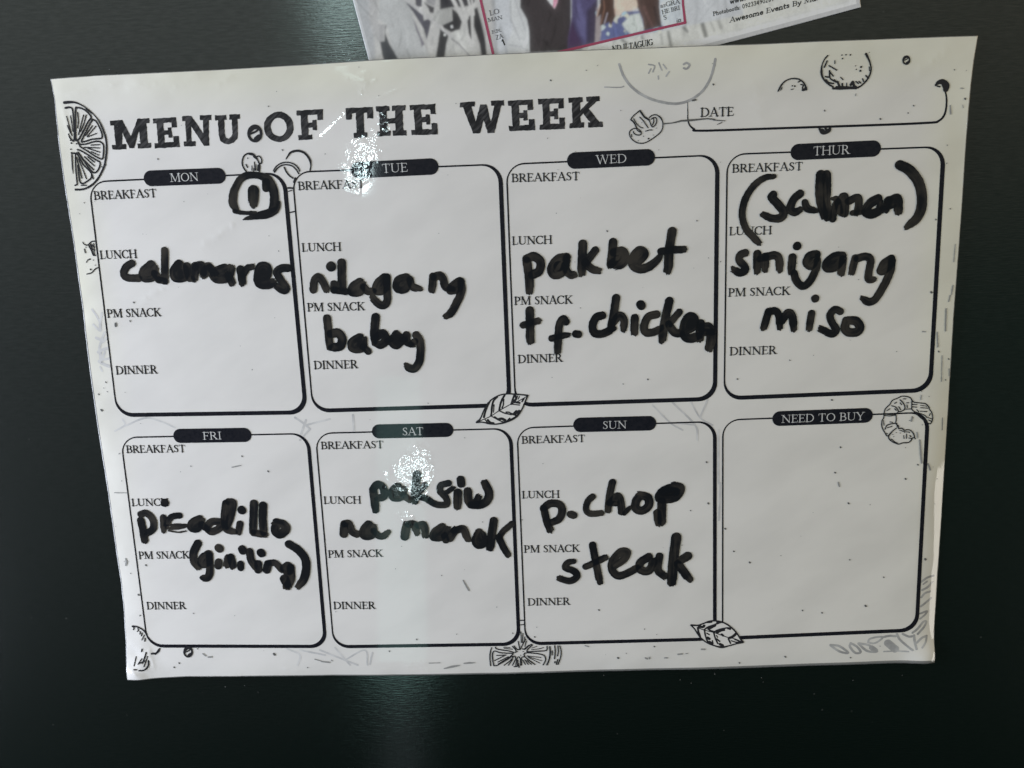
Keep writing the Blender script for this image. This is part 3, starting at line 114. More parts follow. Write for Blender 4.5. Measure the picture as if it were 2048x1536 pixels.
  ["leaf", [[[60.58, -89.21], [62.85, -89.38], [64.89, -88.7], [67.15, -87.89], [69.41, -87.7], [72.13, -88.37], [74.41, -89.77], [76.71, -92.28], [78.33, -94.9], [79.32, -96.28], [76.77, -96.83], [74.27, -97.52], [71.66, -98.08], [68.81, -97.27], [66.75, -96.36], [64.92, -94.96], [64, -93.96], [63.09, -92.7], [61.94, -90.71]]], [[[60.69, -89.21, 0.354], [63.07, -89.36, 0.283], [64.89, -88.76, 0.283], [67.15, -87.89, 0.283], [69.41, -87.76, 0.283], [72.14, -88.5, 0.283], [74.41, -89.9, 0.283], [76.71, -92.28, 0.283], [78.33, -94.9, 0.284], [79.26, -96.21, 0.403]], [[79.15, -96.39, 0.261], [76.77, -96.83, 0.261], [74.27, -97.52, 0.261], [71.66, -98.02, 0.404], [68.81, -97.27, 0.261], [66.75, -96.36, 0.261], [65.38, -95.34, 0.261], [64, -93.96, 0.261], [63.09, -92.7, 0.261], [61.94, -90.71, 0.26], [60.69, -89.33, 0.26]], [[62.85, -90.12, 0.165], [65.47, -91.28, 0.166], [68.77, -92.22, 0.166], [71.62, -93.39, 0.166], [74.01, -94.31, 0.166], [76.29, -94.85, 0.166], [78.8, -96.02, 0.166]], [[63.53, -89.77, 0.472], [64.89, -90.04, 0.472], [65.34, -89.56, 0.472]], [[65.35, -91.16, 0.307], [66.71, -90.09, 0.307], [68.97, -89.28, 0.307], [71, -88.35, 0.4]], [[66.94, -90.83, 0.473], [68.18, -90.12, 0.472], [69.2, -89.53, 0.472]], [[67.4, -91.45, 0.355], [68.54, -91.85, 0.355]], [[68.77, -92.1, 0.284], [70.57, -91.16, 0.283], [73.29, -90.6, 0.283], [74.88, -90.64, 0.283]], [[69.9, -92.37, 0.473], [71.26, -91.54, 0.473], [72.39, -91.32, 0.472]], [[71.61, -93.02, 0.402], [72.19, -93.53, 0.402]], [[73.86, -90.86, 0.307], [74.65, -91.13, 0.307]], [[74.47, -94.44, 0.521], [75.6, -93.97, 0.521], [76.72, -92.89, 0.52]], [[63.08, -90.37, 0.354], [63.31, -91.85, 0.355], [63.89, -93.58, 0.356]], [[65.47, -91.41, 0.284], [65.82, -93.38, 0.284], [66.75, -96.24, 0.285]], [[66.62, -94.26, 0.522], [67.19, -94.65, 0.522]], [[67.2, -95.88, 0.475], [68.34, -96.4, 0.475]], [[68.77, -92.22, 0.284], [69.35, -94.45, 0.284], [70.28, -96.57, 0.285]], [[71.08, -96.83, 0.522], [72, -97.35, 0.523]], [[69.81, -94.7, 0.284], [70.96, -95.72, 0.285]], [[74.02, -94.8, 0.284], [74.83, -96.54, 0.285]], [[75.16, -95.56, 0.237], [76.76, -96.22, 0.237]], [[76.29, -95.1, 0.237], [77.89, -95.75, 0.237]], [[76.76, -96.22, 0.284], [78.58, -96.26, 0.284]], [[66.27, -92.41, 0.237], [67.18, -93.04, 0.237]], [[68.34, -95.41, 0.214], [68.58, -96.9, 0.214]], [[69.8, -93.47, 0.213], [70.15, -94.1, 0.213]], [[69.87, -88.32, 0.283], [71.23, -88.48, 0.283]], [[66.47, -88.24, 0.354], [67.94, -88.15, 0.353]]], None],
  ["citrus_slice", [], [[[-11.55, -96.31, 0.189], [-12.07, -97.93, 0.221], [-12.35, -100.39, 0.221], [-12.23, -103.51, 0.222]], [[-11.01, -103.54, 0.222], [-11.31, -101.72, 0.221], [-11.37, -99.26, 0.221], [-11.01, -97.96, 0.221], [-10.24, -97.73, 0.221], [-8.75, -98.34, 0.221], [-6.48, -98.63, 0.221], [-4.36, -98.76, 0.221], [-3.92, -99.1, 0.221], [-5.64, -100.53, 0.221], [-7.83, -101.96, 0.221], [-9.71, -103.4, 0.222], [-11.01, -103.54, 0.222]], [[-10.18, -96.18, 0.22], [-9.75, -96.84, 0.22], [-7.65, -97.38, 0.22], [-5.54, -97.75, 0.22], [-3.44, -98.45, 0.22]], [[-3.96, -95.99, 0.204], [-2.8, -97.49, 0.205], [-2.84, -98.47, 0.205]], [[-3.35, -95.84, 0.204], [-2.34, -97.17, 0.204], [-1.28, -97.36, 0.204]], [[-1.77, -94.09, 0.204], [-1.4, -96.54, 0.204], [-1.13, -97.36, 0.204]], [[-0.96, -96.87, 0.204], [0.34, -94.3, 0.204], [0.97, -93.34, 0.204]], [[-0.36, -97.05, 0.22], [0.54, -97.23, 0.22], [1.94, -95.96, 0.22], [3.02, -95.33, 0.22]], [[3.31, -95.67, 0.22], [1.75, -97.1, 0.22], [1.27, -97.9, 0.22], [1.72, -98.24, 0.22], [4.14, -98.13, 0.22], [7.62, -98.04, 0.22], [8.54, -97.57, 0.22], [8.66, -96.27, 0.22]], [[0.29, -100.01, 0.221], [0.17, -99.19, 0.22], [0.79, -98.71, 0.22], [2.61, -98.75, 0.22], [5.32, -99.14, 0.22], [7.42, -99.84, 0.22], [7.98, -101.32, 0.221], [7.64, -102.46, 0.221], [7, -103.6, 0.221]], [[0.14, -100, 0.221], [1.61, -101.35, 0.221], [3.98, -103.37, 0.221]], [[9.63, -96.46, 0.282], [9.71, -98.91, 0.283], [9.18, -101.67, 0.284], [8.37, -103.63, 0.284]], [[10.49, -98.11, 0.188], [10.45, -99.74, 0.189]], [[11.45, -96.17, 0.235], [11.54, -98.46, 0.236], [11.24, -101.23, 0.236]], [[12.58, -96.2, 0.219], [12.67, -98.48, 0.22], [12.33, -100.11, 0.22]], [[13.26, -96.21, 0.204], [13.67, -97.85, 0.204], [13.62, -99.81, 0.204], [13.12, -101.76, 0.205], [12.46, -103.55, 0.205]], [[11.43, -102.38, 0.252], [11.27, -102.87, 0.252]], [[12.36, -101.58, 0.236], [11.86, -103.54, 0.237]], [[-9.85, -99.46, 0.189], [-6.51, -99.37, 0.189]], [[-10.7, -101.49, 0.19], [-6.82, -99.52, 0.189]], [[-9.5, -102.09, 0.19], [-5.62, -100.04, 0.189]], [[-9.23, -102.92, 0.348], [-6.27, -101.17, 0.348], [-4.71, -100.06, 0.347]], [[-4.41, -100.07, 0.221], [-3.19, -99.93, 0.221], [-2.93, -101.08, 0.221]], [[-7.27, -103.45, 0.19], [-5.08, -101.69, 0.19], [-3.81, -100.24, 0.189]], [[-5.75, -103.49, 0.19], [-4.15, -101.22, 0.189]], [[-4.23, -103.52, 0.19], [-2.92, -100.92, 0.189]], [[-3.02, -103.71, 0.19], [-2.47, -100.93, 0.189], [-1.83, -100.12, 0.189], [-1.26, -101.12, 0.189], [-1.2, -103.58, 0.19]], [[-2.19, -101.59, 0.221], [-2.42, -103.89, 0.222], [-3.64, -104.02, 0.222]], [[-2.08, -102.91, 0.253], [-1.83, -104.39, 0.253]], [[-0.89, -103.59, 0.19], [-0.79, -100.64, 0.189], [-0.02, -100.16, 0.189]], [[-0.36, -101.47, 0.189], [0.49, -103.29, 0.19]], [[0.4, -101.32, 0.189], [1.55, -103.31, 0.19]], [[1.15, -101.66, 0.189], [2.76, -103.34, 0.19]], [[1.21, -99.86, 0.142], [6.33, -100.63, 0.142]], [[1.5, -100.2, 0.142], [6.6, -101.95, 0.142]], [[1.79, -100.53, 0.142], [5.81, -102.91, 0.142]], [[3.12, -96.8, 0.141], [4.96, -96.19, 0.141]], [[2.95, -97.45, 0.141], [5.68, -97.19, 0.141], [7.36, -96.73, 0.141]], [[-7.02, -96.74, 0.142], [-4, -97.13, 0.142]], [[-7.15, -96.25, 0.142], [-4.88, -96.46, 0.142]], [[-0.73, -85.94, 0.187], [0.47, -85.97, 0.187]], [[-0.79, -87.71, 0.187], [0.56, -87.58, 0.187]], [[-0.66, -90.38, 0.172], [-0.73, -94.6, 0.173]], [[0.07, -91.05, 0.172], [-0.28, -94.61, 0.173]], [[0.7, -92.36, 0.172], [0.49, -94.3, 0.172]], [[1.25, -93.99, 0.172], [0.58, -96.09, 0.173]], [[2.1, -95.64, 0.204], [0.55, -96.91, 0.204]], [[-2.29, -98.15, 0.22]], [[-0.1, -98.12, 0.205]], [[-1.06, -99.57, 0.189]]], "printed citrus slice at the bottom middle"],
  ["mushroom", [], [[[-85.59, 74.66, 0.239], [-86.37, 75.86, 0.239], [-86.72, 77.28, 0.239], [-86.42, 78.66, 0.238], [-85.66, 79.87, 0.238], [-84.14, 80.43, 0.238], [-82.71, 80.07, 0.238], [-81.86, 78.79, 0.238], [-81.18, 77.37, 0.238], [-80.95, 76.27, 0.239], [-81.28, 74.57, 0.239]], [[-81.81, 79.25, 0.206], [-80.83, 79.37, 0.206], [-80.18, 78.41, 0.206], [-80.3, 77.18, 0.207], [-81.04, 77.05, 0.207]], [[-81.84, 78.95, 0.254], [-81.04, 77.05, 0.254]], [[-82.62, 79.29, 0.317], [-82.02, 78.8, 0.317]], [[-84.16, 80.2, 0.285], [-82.89, 79.84, 0.285]], [[-82.62, 77.58, 0.159], [-82.71, 74.94, 0.159]], [[-82.21, 76.79, 0.143], [-82.38, 74.92, 0.143]], [[-81.41, 76.6, 0.254], [-81.73, 74.9, 0.255]], [[-83.55, 76.37, 0.159], [-83.68, 74.97, 0.159]], [[-85.45, 76.91, 0.191], [-85.06, 75.96, 0.191]], [[-84.69, 78.9, 0.222]], [[-83.06, 75.57, 0.127], [-83.14, 74.64, 0.128]]], "small printed mushroom above the circled number"],
  ["onion_ring", [], [[[-76.27, 74.06, 0.223], [-75.19, 75.26, 0.223], [-73.64, 76.13, 0.222], [-72, 76.3, 0.222], [-70.26, 75.84, 0.222], [-69.05, 74.71, 0.222], [-68.2, 73.27, 0.223]], [[-72.89, 75.48, 0.254], [-72.21, 73.9, 0.255], [-71.34, 72.77, 0.255], [-70.27, 71.95, 0.255]], [[-69.45, 71.91, 0.319], [-70.05, 70.69, 0.319]], [[-72.16, 68.89, 0.288], [-70.38, 68.74, 0.288]], [[-72.18, 67.79, 0.16], [-70.93, 68.05, 0.16]], [[-72.53, 60.93, 0.193], [-70.37, 61.25, 0.193]], [[-67.86, 74.16, 0.223], [-67.95, 74.48, 0.222]], [[-68.06, 74.76, 0.222], [-68.21, 75.06, 0.222]], [[-68.38, 75.31, 0.222], [-68.59, 75.59, 0.222]], [[-68.81, 75.81, 0.222], [-69.08, 76.05, 0.222]], [[-69.34, 76.25, 0.222], [-69.65, 76.44, 0.222]], [[-69.95, 76.6, 0.222], [-70.3, 76.75, 0.222]], [[-70.63, 76.86, 0.222], [-71.01, 76.96, 0.222]], [[-71.36, 77.02, 0.222], [-71.75, 77.06, 0.222]], [[-72.11, 77.08, 0.222], [-72.51, 77.07, 0.222]], [[-72.87, 77.03, 0.222], [-73.26, 76.97, 0.222]], [[-73.61, 76.88, 0.222], [-73.98, 76.76, 0.222]], [[-74.31, 76.63, 0.222], [-74.66, 76.46, 0.222]], [[-74.95, 76.29, 0.222], [-75.26, 76.08, 0.222]], [[-75.51, 75.87, 0.223], [-75.78, 75.61, 0.223]], [[-75.99, 75.37, 0.223], [-76.19, 75.08, 0.223]], [[-76.35, 74.82, 0.223], [-76.5, 74.51, 0.223]], [[-72.01, 78.09, 0.19], [-71.27, 79.14, 0.222], [-70.21, 80.18, 0.348], [-68.07, 80.56, 0.379], [-66.17, 80.02, 0.379], [-64.97, 78.89, 0.379], [-64.13, 77.31, 0.38], [-64.01, 75.75, 0.222], [-64.38, 74.21, 0.222]]], "printed overlapping onion rings"],
  ["peppercorn", [], [[[-79.55, 86.48, 0.472], [-79.88, 85.4, 0.473], [-80.62, 84.59, 0.473], [-81.57, 84.22, 0.473], [-82.54, 84.4, 0.473], [-83.29, 85.07, 0.473], [-83.65, 86.08, 0.473], [-83.54, 87.2, 0.472], [-82.99, 88.17, 0.472], [-82.12, 88.78, 0.471], [-81.14, 88.87, 0.471], [-80.25, 88.44, 0.471], [-79.68, 87.57, 0.472], [-79.55, 86.48, 0.472]], [[-83.06, 86.51, 0.307], [-81.31, 87.12, 0.307], [-80.26, 87.89, 0.307]], [[-80.35, 85.7, 0.567], [-81.51, 84.94, 0.568]], [[-82.99, 87.31, 0.378], [-81.94, 88.07, 0.377], [-80.96, 88.26, 0.377]]], "printed peppercorn between the title words"],
  ["peppercorn", [], [[[128.56, 100.18, 0.237], [128.47, 99.63, 0.237], [128.16, 99.22, 0.237], [127.71, 99.04, 0.237], [127.22, 99.13, 0.237], [126.8, 99.47, 0.237], [126.55, 99.98, 0.237], [126.52, 100.55, 0.237], [126.72, 101.04, 0.237], [127.11, 101.34, 0.237], [127.59, 101.39, 0.237], [128.06, 101.17, 0.237], [128.41, 100.73, 0.237], [128.56, 100.18, 0.237]], [[126.81, 100.2, 0.154], [127.64, 100.51, 0.154], [128.1, 100.89, 0.154]], [[128.21, 99.79, 0.285], [127.69, 99.4, 0.285]], [[126.79, 100.6, 0.19], [127.25, 100.99, 0.19], [127.73, 101.08, 0.19]]], None],
  ["peppercorn", [], [[[-122.35, -95.63, 0.36], [-122.61, -96.5, 0.36], [-123.16, -97.17, 0.36], [-123.85, -97.48, 0.361], [-124.55, -97.35, 0.361], [-125.07, -96.82, 0.36], [-125.31, -96.02, 0.36], [-125.21, -95.11, 0.36], [-124.8, -94.32, 0.36], [-124.16, -93.82, 0.359], [-123.44, -93.73, 0.359], [-122.82, -94.06, 0.359], [-122.42, -94.75, 0.36], [-122.35, -95.63, 0.36]], [[-124.88, -95.67, 0.234], [-123.6, -95.14, 0.234], [-122.84, -94.51, 0.234]], [[-122.94, -96.27, 0.432], [-123.79, -96.9, 0.432]], [[-124.81, -95.02, 0.288], [-124.04, -94.39, 0.288], [-123.33, -94.22, 0.288]]], None],
  ["peppercorn", [], [[[101.09, 80.58, 0.347], [101.91, 79.56, 0.608], [102.8, 79.31, 0.608], [104.1, 79.9, 0.608], [104.42, 80.61, 0.347]], [[101.88, 80.42, 0.217], [102.55, 80.09, 0.217]], [[102.97, 80.67, 0.347], [103.43, 80.06, 0.347]]], "printed half peppercorn under the date line"],
  ["peppercorn", [], [[[137.09, 92.33, 0.341], [137.91, 93.13, 0.596], [139.2, 93.2, 0.851], [140.34, 92.11, 1.023], [140.28, 90.94, 0.853]], [[139.44, 92.78, 0.681], [140.17, 91.28, 0.682]], [[137.54, 92.02, 0.213], [138.42, 91.78, 0.213]]], "printed peppercorn at the end of the date line"],
  ["shrimp", [], [[[-143.52, -85.12, 0.391], [-142.17, -85.15, 0.293], [-140.67, -85.77, 0.293], [-139.37, -86.81, 0.293], [-138.58, -88.16, 0.294]], [[-143.02, -85.55, 0.228], [-143.35, -86.38, 0.228]], [[-141.63, -85.92, 0.196], [-141.4, -86.59, 0.196], [-141.93, -87.08, 0.196]], [[-140.83, -87.11, 0.228], [-141.03, -88.11, 0.229]], [[-140.1, -87.63, 0.196], [-140.64, -88.87, 0.196]], [[-139.41, -88.48, 0.196], [-140.6, -90.47, 0.196]], [[-139.25, -89.82, 0.229], [-139.55, -90.99, 0.229]], [[-140.86, -94, 0.23], [-141.23, -95.08, 0.23]], [[-139.44, -95.38, 0.263], [-140.1, -96.89, 0.263], [-140.98, -98.9, 0.264], [-141.38, -99.57, 0.264]], [[-143.01, -99.88, 0.231], [-141.65, -99.23, 0.231], [-140.48, -98.74, 0.231]], [[-142.83, -99.71, 0.198], [-141.49, -97.87, 0.198]], [[-139.05, -98.77, 0.297], [-139.25, -100.47, 0.297], [-140.39, -101.97, 0.298], [-141.73, -102.54, 0.298], [-142.93, -102.52, 0.298]], [[-143.64, -97.15, 0.198], [-144.18, -99, 0.198], [-144.79, -100.69, 0.198]], [[-144.88, -102.13, 0.248], [-143.93, -102.15, 0.248]], [[-139.14, -96.91, 0.197], [-140.9, -100.94, 0.198]], [[-137.43, -95.93, 0.361], [-135.83, -95.8, 0.361], [-134.72, -94.47, 0.361]], [[-134.34, -93.97, 0.229], [-134.8, -95.14, 0.23], [-136.2, -96.29, 0.23]]], "printed fragment of a shrimp in the bottom left corner"],
  ["clove", [], [[[-143.49, 53.95, 0.127], [-142.95, 53.15, 0.191], [-141.84, 52.95, 0.191], [-140.4, 53.99, 0.191], [-139.09, 54.1, 0.191]], [[-141.54, 52.78, 0.287], [-140.78, 51.19, 0.287], [-140.33, 49.6, 0.288], [-139.71, 49.42, 0.288]], [[-140.97, 53.39, 0.191], [-140.41, 51.49, 0.191]], [[-140.35, 53.21, 0.159], [-140.62, 49.93, 0.16]], [[-139.68, 53.34, 0.159], [-139.97, 49.9, 0.16]], [[-140.25, 52.74, 0.159], [-139.52, 52.08, 0.159]], [[-140.25, 51.48, 0.16], [-139.55, 51.14, 0.16]], [[-143.16, 51.59, 0.192], [-143, 50.33, 0.192]], [[-142.5, 47.95, 0.192], [-141.65, 48.23, 0.192]], [[-141.72, 48.24, 0.256]], [[-143.1, 47.18, 0.16], [-142.71, 47.64, 0.16]], [[-143.46, 43.24, 0.193], [-141.77, 43.66, 0.193], [-140.31, 44.87, 0.193], [-139.27, 45.31, 0.193]], [[-141.95, 44.77, 0.321]], [[-140.56, 47.88, 0.192]], [[-140.14, 46.13, 0.16]]], "printed clove stub at the left margin"]],
 'faint': [
  ["faint_onion", [[[37.42, 102.85, 0.408], [38.77, 99.24, 0.41], [41.53, 95.57, 0.411], [45.71, 92.71, 0.412], [50.37, 90.95, 0.412], [55.51, 90.15, 0.412], [59.71, 91, 0.411], [63.42, 93.3, 0.41], [65.73, 96.32, 0.409], [67.09, 99.8, 0.407], [67.76, 103.08, 0.406]], [[57.83, 101.97, 0.316], [58.75, 102.37, 0.316], [59.68, 101.67, 0.316], [58.76, 100.6, 0.317], [57.83, 100.86, 0.317]], [[46.71, 102.44, 0.226], [48.56, 101.92, 0.226], [48.09, 100.18, 0.227]], [[49.96, 102.75, 0.226], [50.87, 100.5, 0.227]], [[53.19, 99.96, 0.272], [52.26, 98.67, 0.272]], [[49.71, 98.78, 0.227], [49.84, 97.88, 0.227]], [[32.66, 96.17, 0.183], [37.33, 95.88, 0.183], [38.73, 96.13, 0.183]], [[47.39, 101.09, 0.227], [46.69, 99.79, 0.227]], [[51.34, 102.25, 0.226], [52.27, 100.88, 0.227]]]],
  ["faint_sprig", [[[110.56, -98.07, 0.414], [113.82, -98.65, 0.414], [116.92, -101.24, 0.414], [113.89, -100.67, 0.414], [110.69, -98.32, 0.414]], [[117.71, -97.47, 0.414], [117.53, -98.98, 0.414], [119.47, -101.3, 0.414], [121.31, -101.09, 0.414], [120.08, -99.04, 0.414], [117.71, -97.47, 0.414]], [[120.49, -97.66, 0.414], [123.98, -98.37, 0.414], [126.12, -99.93, 0.414], [127.09, -100.96, 0.414], [123.61, -100.63, 0.414], [120.49, -97.79, 0.414]], [[125.17, -99.4, 0.92], [126.61, -100.57, 0.92]], [[123.82, -97.36, 0.367], [124.34, -96.11, 0.367], [126.62, -95.41, 0.367], [128.92, -95.46, 0.367], [127.6, -96.94, 0.367], [125.8, -97.78, 0.367], [123.93, -97.36, 0.367]], [[128.92, -95.46, 0.412], [131.2, -95.01, 0.412], [133.51, -95.19, 0.412]], [[130.87, -97.77, 1.376], [132.31, -99.06, 1.378], [133.51, -100.1, 1.379]], [[133.92, -94.32, 0.41], [134.94, -96.35, 0.412], [137.6, -98.93, 0.412], [139.52, -100.48, 0.414]], [[139.92, -94.96, 0.41], [140.28, -97.48, 0.412], [140.87, -100.01, 0.412]], [[135.99, -94.37, 0.41], [138.11, -95.42, 0.412], [139.71, -95.2, 0.41]], [[140.99, -97.74, 0.412], [142.73, -96.03, 0.412], [144.54, -95.44, 0.41]], [[144.54, -95.56, 0.365], [144.19, -97.56, 0.367], [142.92, -99.55, 0.367]], [[139.41, -93.95, 0.41], [141.17, -92.49, 0.41], [143.1, -90.04, 0.408], [144.24, -90.06, 0.408], [143.44, -92.04, 0.41], [141.28, -94.49, 0.41]], [[141.79, -86.78, 0.363], [144.26, -86.09, 0.363], [143.64, -87.32, 0.363], [141.89, -88.76, 0.363]], [[141.87, -84.06, 0.407], [143.84, -82.62, 0.407], [145.58, -81.18, 0.405]], [[141.91, -80.6, 0.405], [143.2, -79.16, 0.405], [144.99, -78.71, 0.405]], [[142, -77.9, 0.405], [143.99, -76.97, 0.405], [145.48, -75.3, 0.403]], [[141.6, -74.71, 0.403], [143.79, -73.3, 0.403], [146.02, -72.87, 0.403]], [[142.33, -75.71, 0.314], [143.64, -74.76, 0.314]], [[129.63, -101.02, 0.275], [134.24, -100.87, 0.275], [138.17, -101.08, 0.275]]]],
  ["faint_herb", [[[-143.24, 31.25, 0.364], [-142.02, 29.27, 0.365], [-141.29, 27.31, 0.365]], [[-139.97, 29.85, 0.41], [-141.05, 26.65, 0.412], [-141.34, 24.39, 0.413]], [[-143.43, 26.09, 0.412], [-141.71, 24.08, 0.413]], [[-140.92, 27.62, 0.412], [-141.22, 24.06, 0.413]], [[-139.82, 23.37, 0.413], [-141.56, 20.17, 0.414], [-142.56, 17.58, 0.416]], [[-143.04, 21.52, 0.505], [-141.48, 20.82, 0.507]], [[-143.02, 16.61, 0.508], [-141.26, 17.37, 0.508], [-139.55, 17.81, 0.508]], [[-142.27, 17.24, 0.554], [-142.45, 13.3, 0.556]], [[-143.11, 13.33, 0.556], [-141.59, 12.29, 0.557], [-140.01, 11.57, 0.557]], [[-140.7, 16.54, 0.37], [-141.87, 13.94, 0.371]], [[-143.04, 11.34, 0.325], [-142.55, 10.01, 0.326]], [[-139.42, 21.4, 0.414], [-141.27, 19.83, 0.414]], [[-141.37, 13.93, 0.371], [-139.68, 14.2, 0.371]]]],
  ["faint_sprig", [[[47.33, -8.07, 0.29], [53.28, -14.39, 0.291], [57.56, -17.16, 0.293]], [[54.15, -7.41, 0.337], [61.83, -15.53, 0.34], [62.71, -20.86, 0.342]], [[60.1, -6.73, 0.288], [63.52, -12.95, 0.291], [67.8, -15.72, 0.291]], [[63.52, -12.95, 0.339], [66.04, -6.92, 0.337]], [[53.28, -14.39, 0.242], [61.83, -15.53, 0.242]]]],
  ["faint_stem", [[[69.86, -17.54, 0.316], [70.02, -35.37, 0.321], [70.56, -37.19, 0.322], [70.33, -49.94, 0.326]]]],
  ["faint_herb", [[[-86.73, -95.29, 0.377], [-82.29, -97.77, 0.377], [-83.56, -101.73, 0.378]], [[-73.02, -97.97, 0.35], [-82.12, -95.79, 0.35]], [[-74.71, -95.95, 0.377], [-65.76, -100.12, 0.377], [-61.28, -102.21, 0.377]], [[-69.09, -95.09, 0.349], [-64.06, -102.15, 0.35]], [[-65.76, -100.12, 0.323], [-58.09, -96.32, 0.322], [-57.57, -102.29, 0.323]], [[-55.39, -97.37, 0.322], [-56.62, -101.91, 0.323]]]],
  ["faint_leaf", [[[-136.91, -9.76, 0.326], [-129.46, -7.12, 0.325], [-124.26, -8.36, 0.325], [-119.21, -10.84, 0.325]], [[-140.7, -11.44, 0.328], [-136.87, -9.4, 0.326], [-137.49, -7.23, 0.325]]]],
  ["faint_leaf", [[[-76.52, -8.59, 0.371], [-74.04, -10.45, 0.372], [-71.6, -12.84, 0.372]], [[-75.45, -16.67, 0.374], [-71.98, -13.19, 0.372]], [[-72.74, -9.6, 0.396], [-74.91, -14.53, 0.398]], [[-72.89, -11.37, 0.347], [-64.3, -9.5, 0.346]]]],
  ["faint_stem", [[[-56.15, -8.34, 0.395], [-56.21, -14.03, 0.396]]]]],
 'specks': [
  [[51.29, 84.15, 0.184], [54.1, 84.26, 0.184], [56.92, 84.78, 0.276], [60.66, 84.9, 0.276], [65.34, 85.16, 0.184], [67.68, 84.79, 0.23]],
  [[67.21, 84.63, 0.138], [70.95, 84.25, 0.138]],
  [[68.62, 83.21, 0.138], [70.02, 83.83, 0.138]],
  [[60.64, 90.92, 0.274], [61.57, 91.06, 0.274]],
  [[-114.69, 79.88, 0.216], [-114.59, 79.73, 0.216]],
  [[-73.02, 81.09, 0.213], [-72.92, 80.94, 0.213]],
  [[-76.38, 94.9, 0.175], [-76.29, 94.79, 0.175]],
  [[-128.52, 33.24, 0.264], [-128.4, 33.07, 0.264]],
  [[-77.14, 48.57, 0.147], [-77.07, 48.47, 0.147]],
  [[-141.7, 6.06, 0.233], [-141.59, 5.9, 0.233]],
  [[-144.83, 1.91, 0.273], [-144.71, 1.73, 0.273]],
  [[-144.52, -3.73, 0.353], [-144.37, -3.97, 0.353]],
  [[-141.61, 2.69, 0.156], [-141.54, 2.59, 0.156]],
  [[-142.74, 4.02, 0.156], [-142.67, 3.92, 0.156]],
  [[15.4, 99, 0.206], [15.51, 98.86, 0.206]],
  [[67.12, 95.59, 0.239], [67.26, 95.43, 0.239]],
  [[102.51, 86.08, 0.205], [102.63, 85.94, 0.205]],
  [[120.19, 82.8, 0.205], [120.31, 82.66, 0.205]],
  [[102.49, 86.22, 0.162], [102.58, 86.11, 0.162]],
  [[120.19, 82.86, 0.227], [120.32, 82.7, 0.227]],
  [[130.47, 86.45, 0.193], [130.59, 86.31, 0.193]],
  [[128.85, 84.28, 0.194], [128.96, 84.14, 0.194]],
  [[146.42, 87.88, 0.257], [146.57, 87.71, 0.257]],
  [[143.89, 53.92, 0.199], [144.01, 53.78, 0.199]],
  [[139.23, 27.19, 0.325], [139.42, 26.96, 0.325]],
  [[139.44, 50.66, 0.211], [139.56, 50.52, 0.211]],
  [[75.98, 0.11, 0.225], [76.1, -0.05, 0.225]],
  [[93.46, 5.96, 0.186], [93.56, 5.83, 0.186]],
  [[146.38, 4.6, 0.221], [146.5, 4.44, 0.221]],
  [[142.84, 7.29, 0.257], [142.99, 7.11, 0.257]],
  [[145.83, -2.51, 0.186], [145.93, -2.64, 0.186]],
  [[107.95, -8.1, 0.225], [108.08, -8.26, 0.225]],
  [[32.68, 51.03, 0.215], [32.8, 50.89, 0.215]],
  [[45.69, 0.99, 0.226], [45.81, 0.84, 0.226]],
  [[62.13, 53.23, 0.178], [62.23, 53.11, 0.178]],
  [[-87.73, -27.51, 0.275], [-87.6, -27.7, 0.275]],
  [[-96.51, -21.8, 0.24], [-96.4, -21.96, 0.24]],
  [[-139.72, -72.59, 0.29], [-139.59, -72.79, 0.29]],
  [[-135.64, -61.33, 0.286], [-135.51, -61.53, 0.287]],
  [[-115.08, -24.86, 0.172], [-115, -24.97, 0.172]],
  [[65.77, -28.71, 0.267], [65.91, -28.9, 0.267]],
  [[66.43, -43.58, 0.305], [66.59, -43.8, 0.305]],
  [[72.44, -53.06, 0.273], [72.58, -53.25, 0.273]],
  [[75.55, -61.51, 0.207], [75.66, -61.66, 0.207]],
  [[81.17, -65.83, 0.242], [81.3, -66, 0.242]],
  [[60.35, -46.1, 0.17], [60.44, -46.22, 0.17]],
  [[65.72, -28.63, 0.216], [65.83, -28.78, 0.216]],
  [[66.43, -43.56, 0.292], [66.58, -43.76, 0.292]],
  [[111.42, -24.78, 0.249], [111.55, -24.96, 0.249]],
  [[109.87, -33.74, 0.251], [110.01, -33.91, 0.251]],
  [[114.86, -44.91, 0.29], [115.01, -45.11, 0.29]],
  [[133.98, -36.69, 0.287], [134.14, -36.89, 0.287]],
  [[72.36, -52.99, 0.258], [72.5, -53.17, 0.258]],
  [[81.19, -65.82, 0.26], [81.32, -66, 0.26]],
  [[75.52, -61.54, 0.222], [75.63, -61.69, 0.223]],
  [[116.06, -65.69, 0.222], [116.18, -65.85, 0.222]],
  [[142.45, -66.22, 0.368], [142.65, -66.48, 0.369]],
  [[137.91, -31.73, 0.25], [138.05, -31.9, 0.25]],
  [[107.84, -8.12, 0.21], [107.96, -8.26, 0.21]],
  [[92.06, -63.55, 0.148], [92.14, -63.65, 0.148]],
  [[-139.74, -72.62, 0.312], [-139.61, -72.84, 0.312]],
  [[-127.74, -99.88, 0.279], [-127.62, -100.08, 0.279]],
  [[-129.84, -101.6, 0.24], [-129.74, -101.76, 0.24]],
  [[-91.88, -97.06, 0.435], [-91.68, -97.37, 0.435]],
  [[-79.89, -102.72, 0.198], [-79.8, -102.86, 0.198]],
  [[-120.22, -80.34, 0.196], [-120.13, -80.48, 0.196]],
  [[-120.21, -94.37, 0.198], [-120.12, -94.51, 0.198]],
  [[27.66, -82.53, 0.267], [27.8, -82.71, 0.267]],
  [[-38.82, -92.41, 0.234], [-38.71, -92.57, 0.234]],
  [[4.21, -92.42, 0.232], [4.32, -92.59, 0.232]],
  [[-3.69, -90.8, 0.193], [-3.59, -90.94, 0.193]],
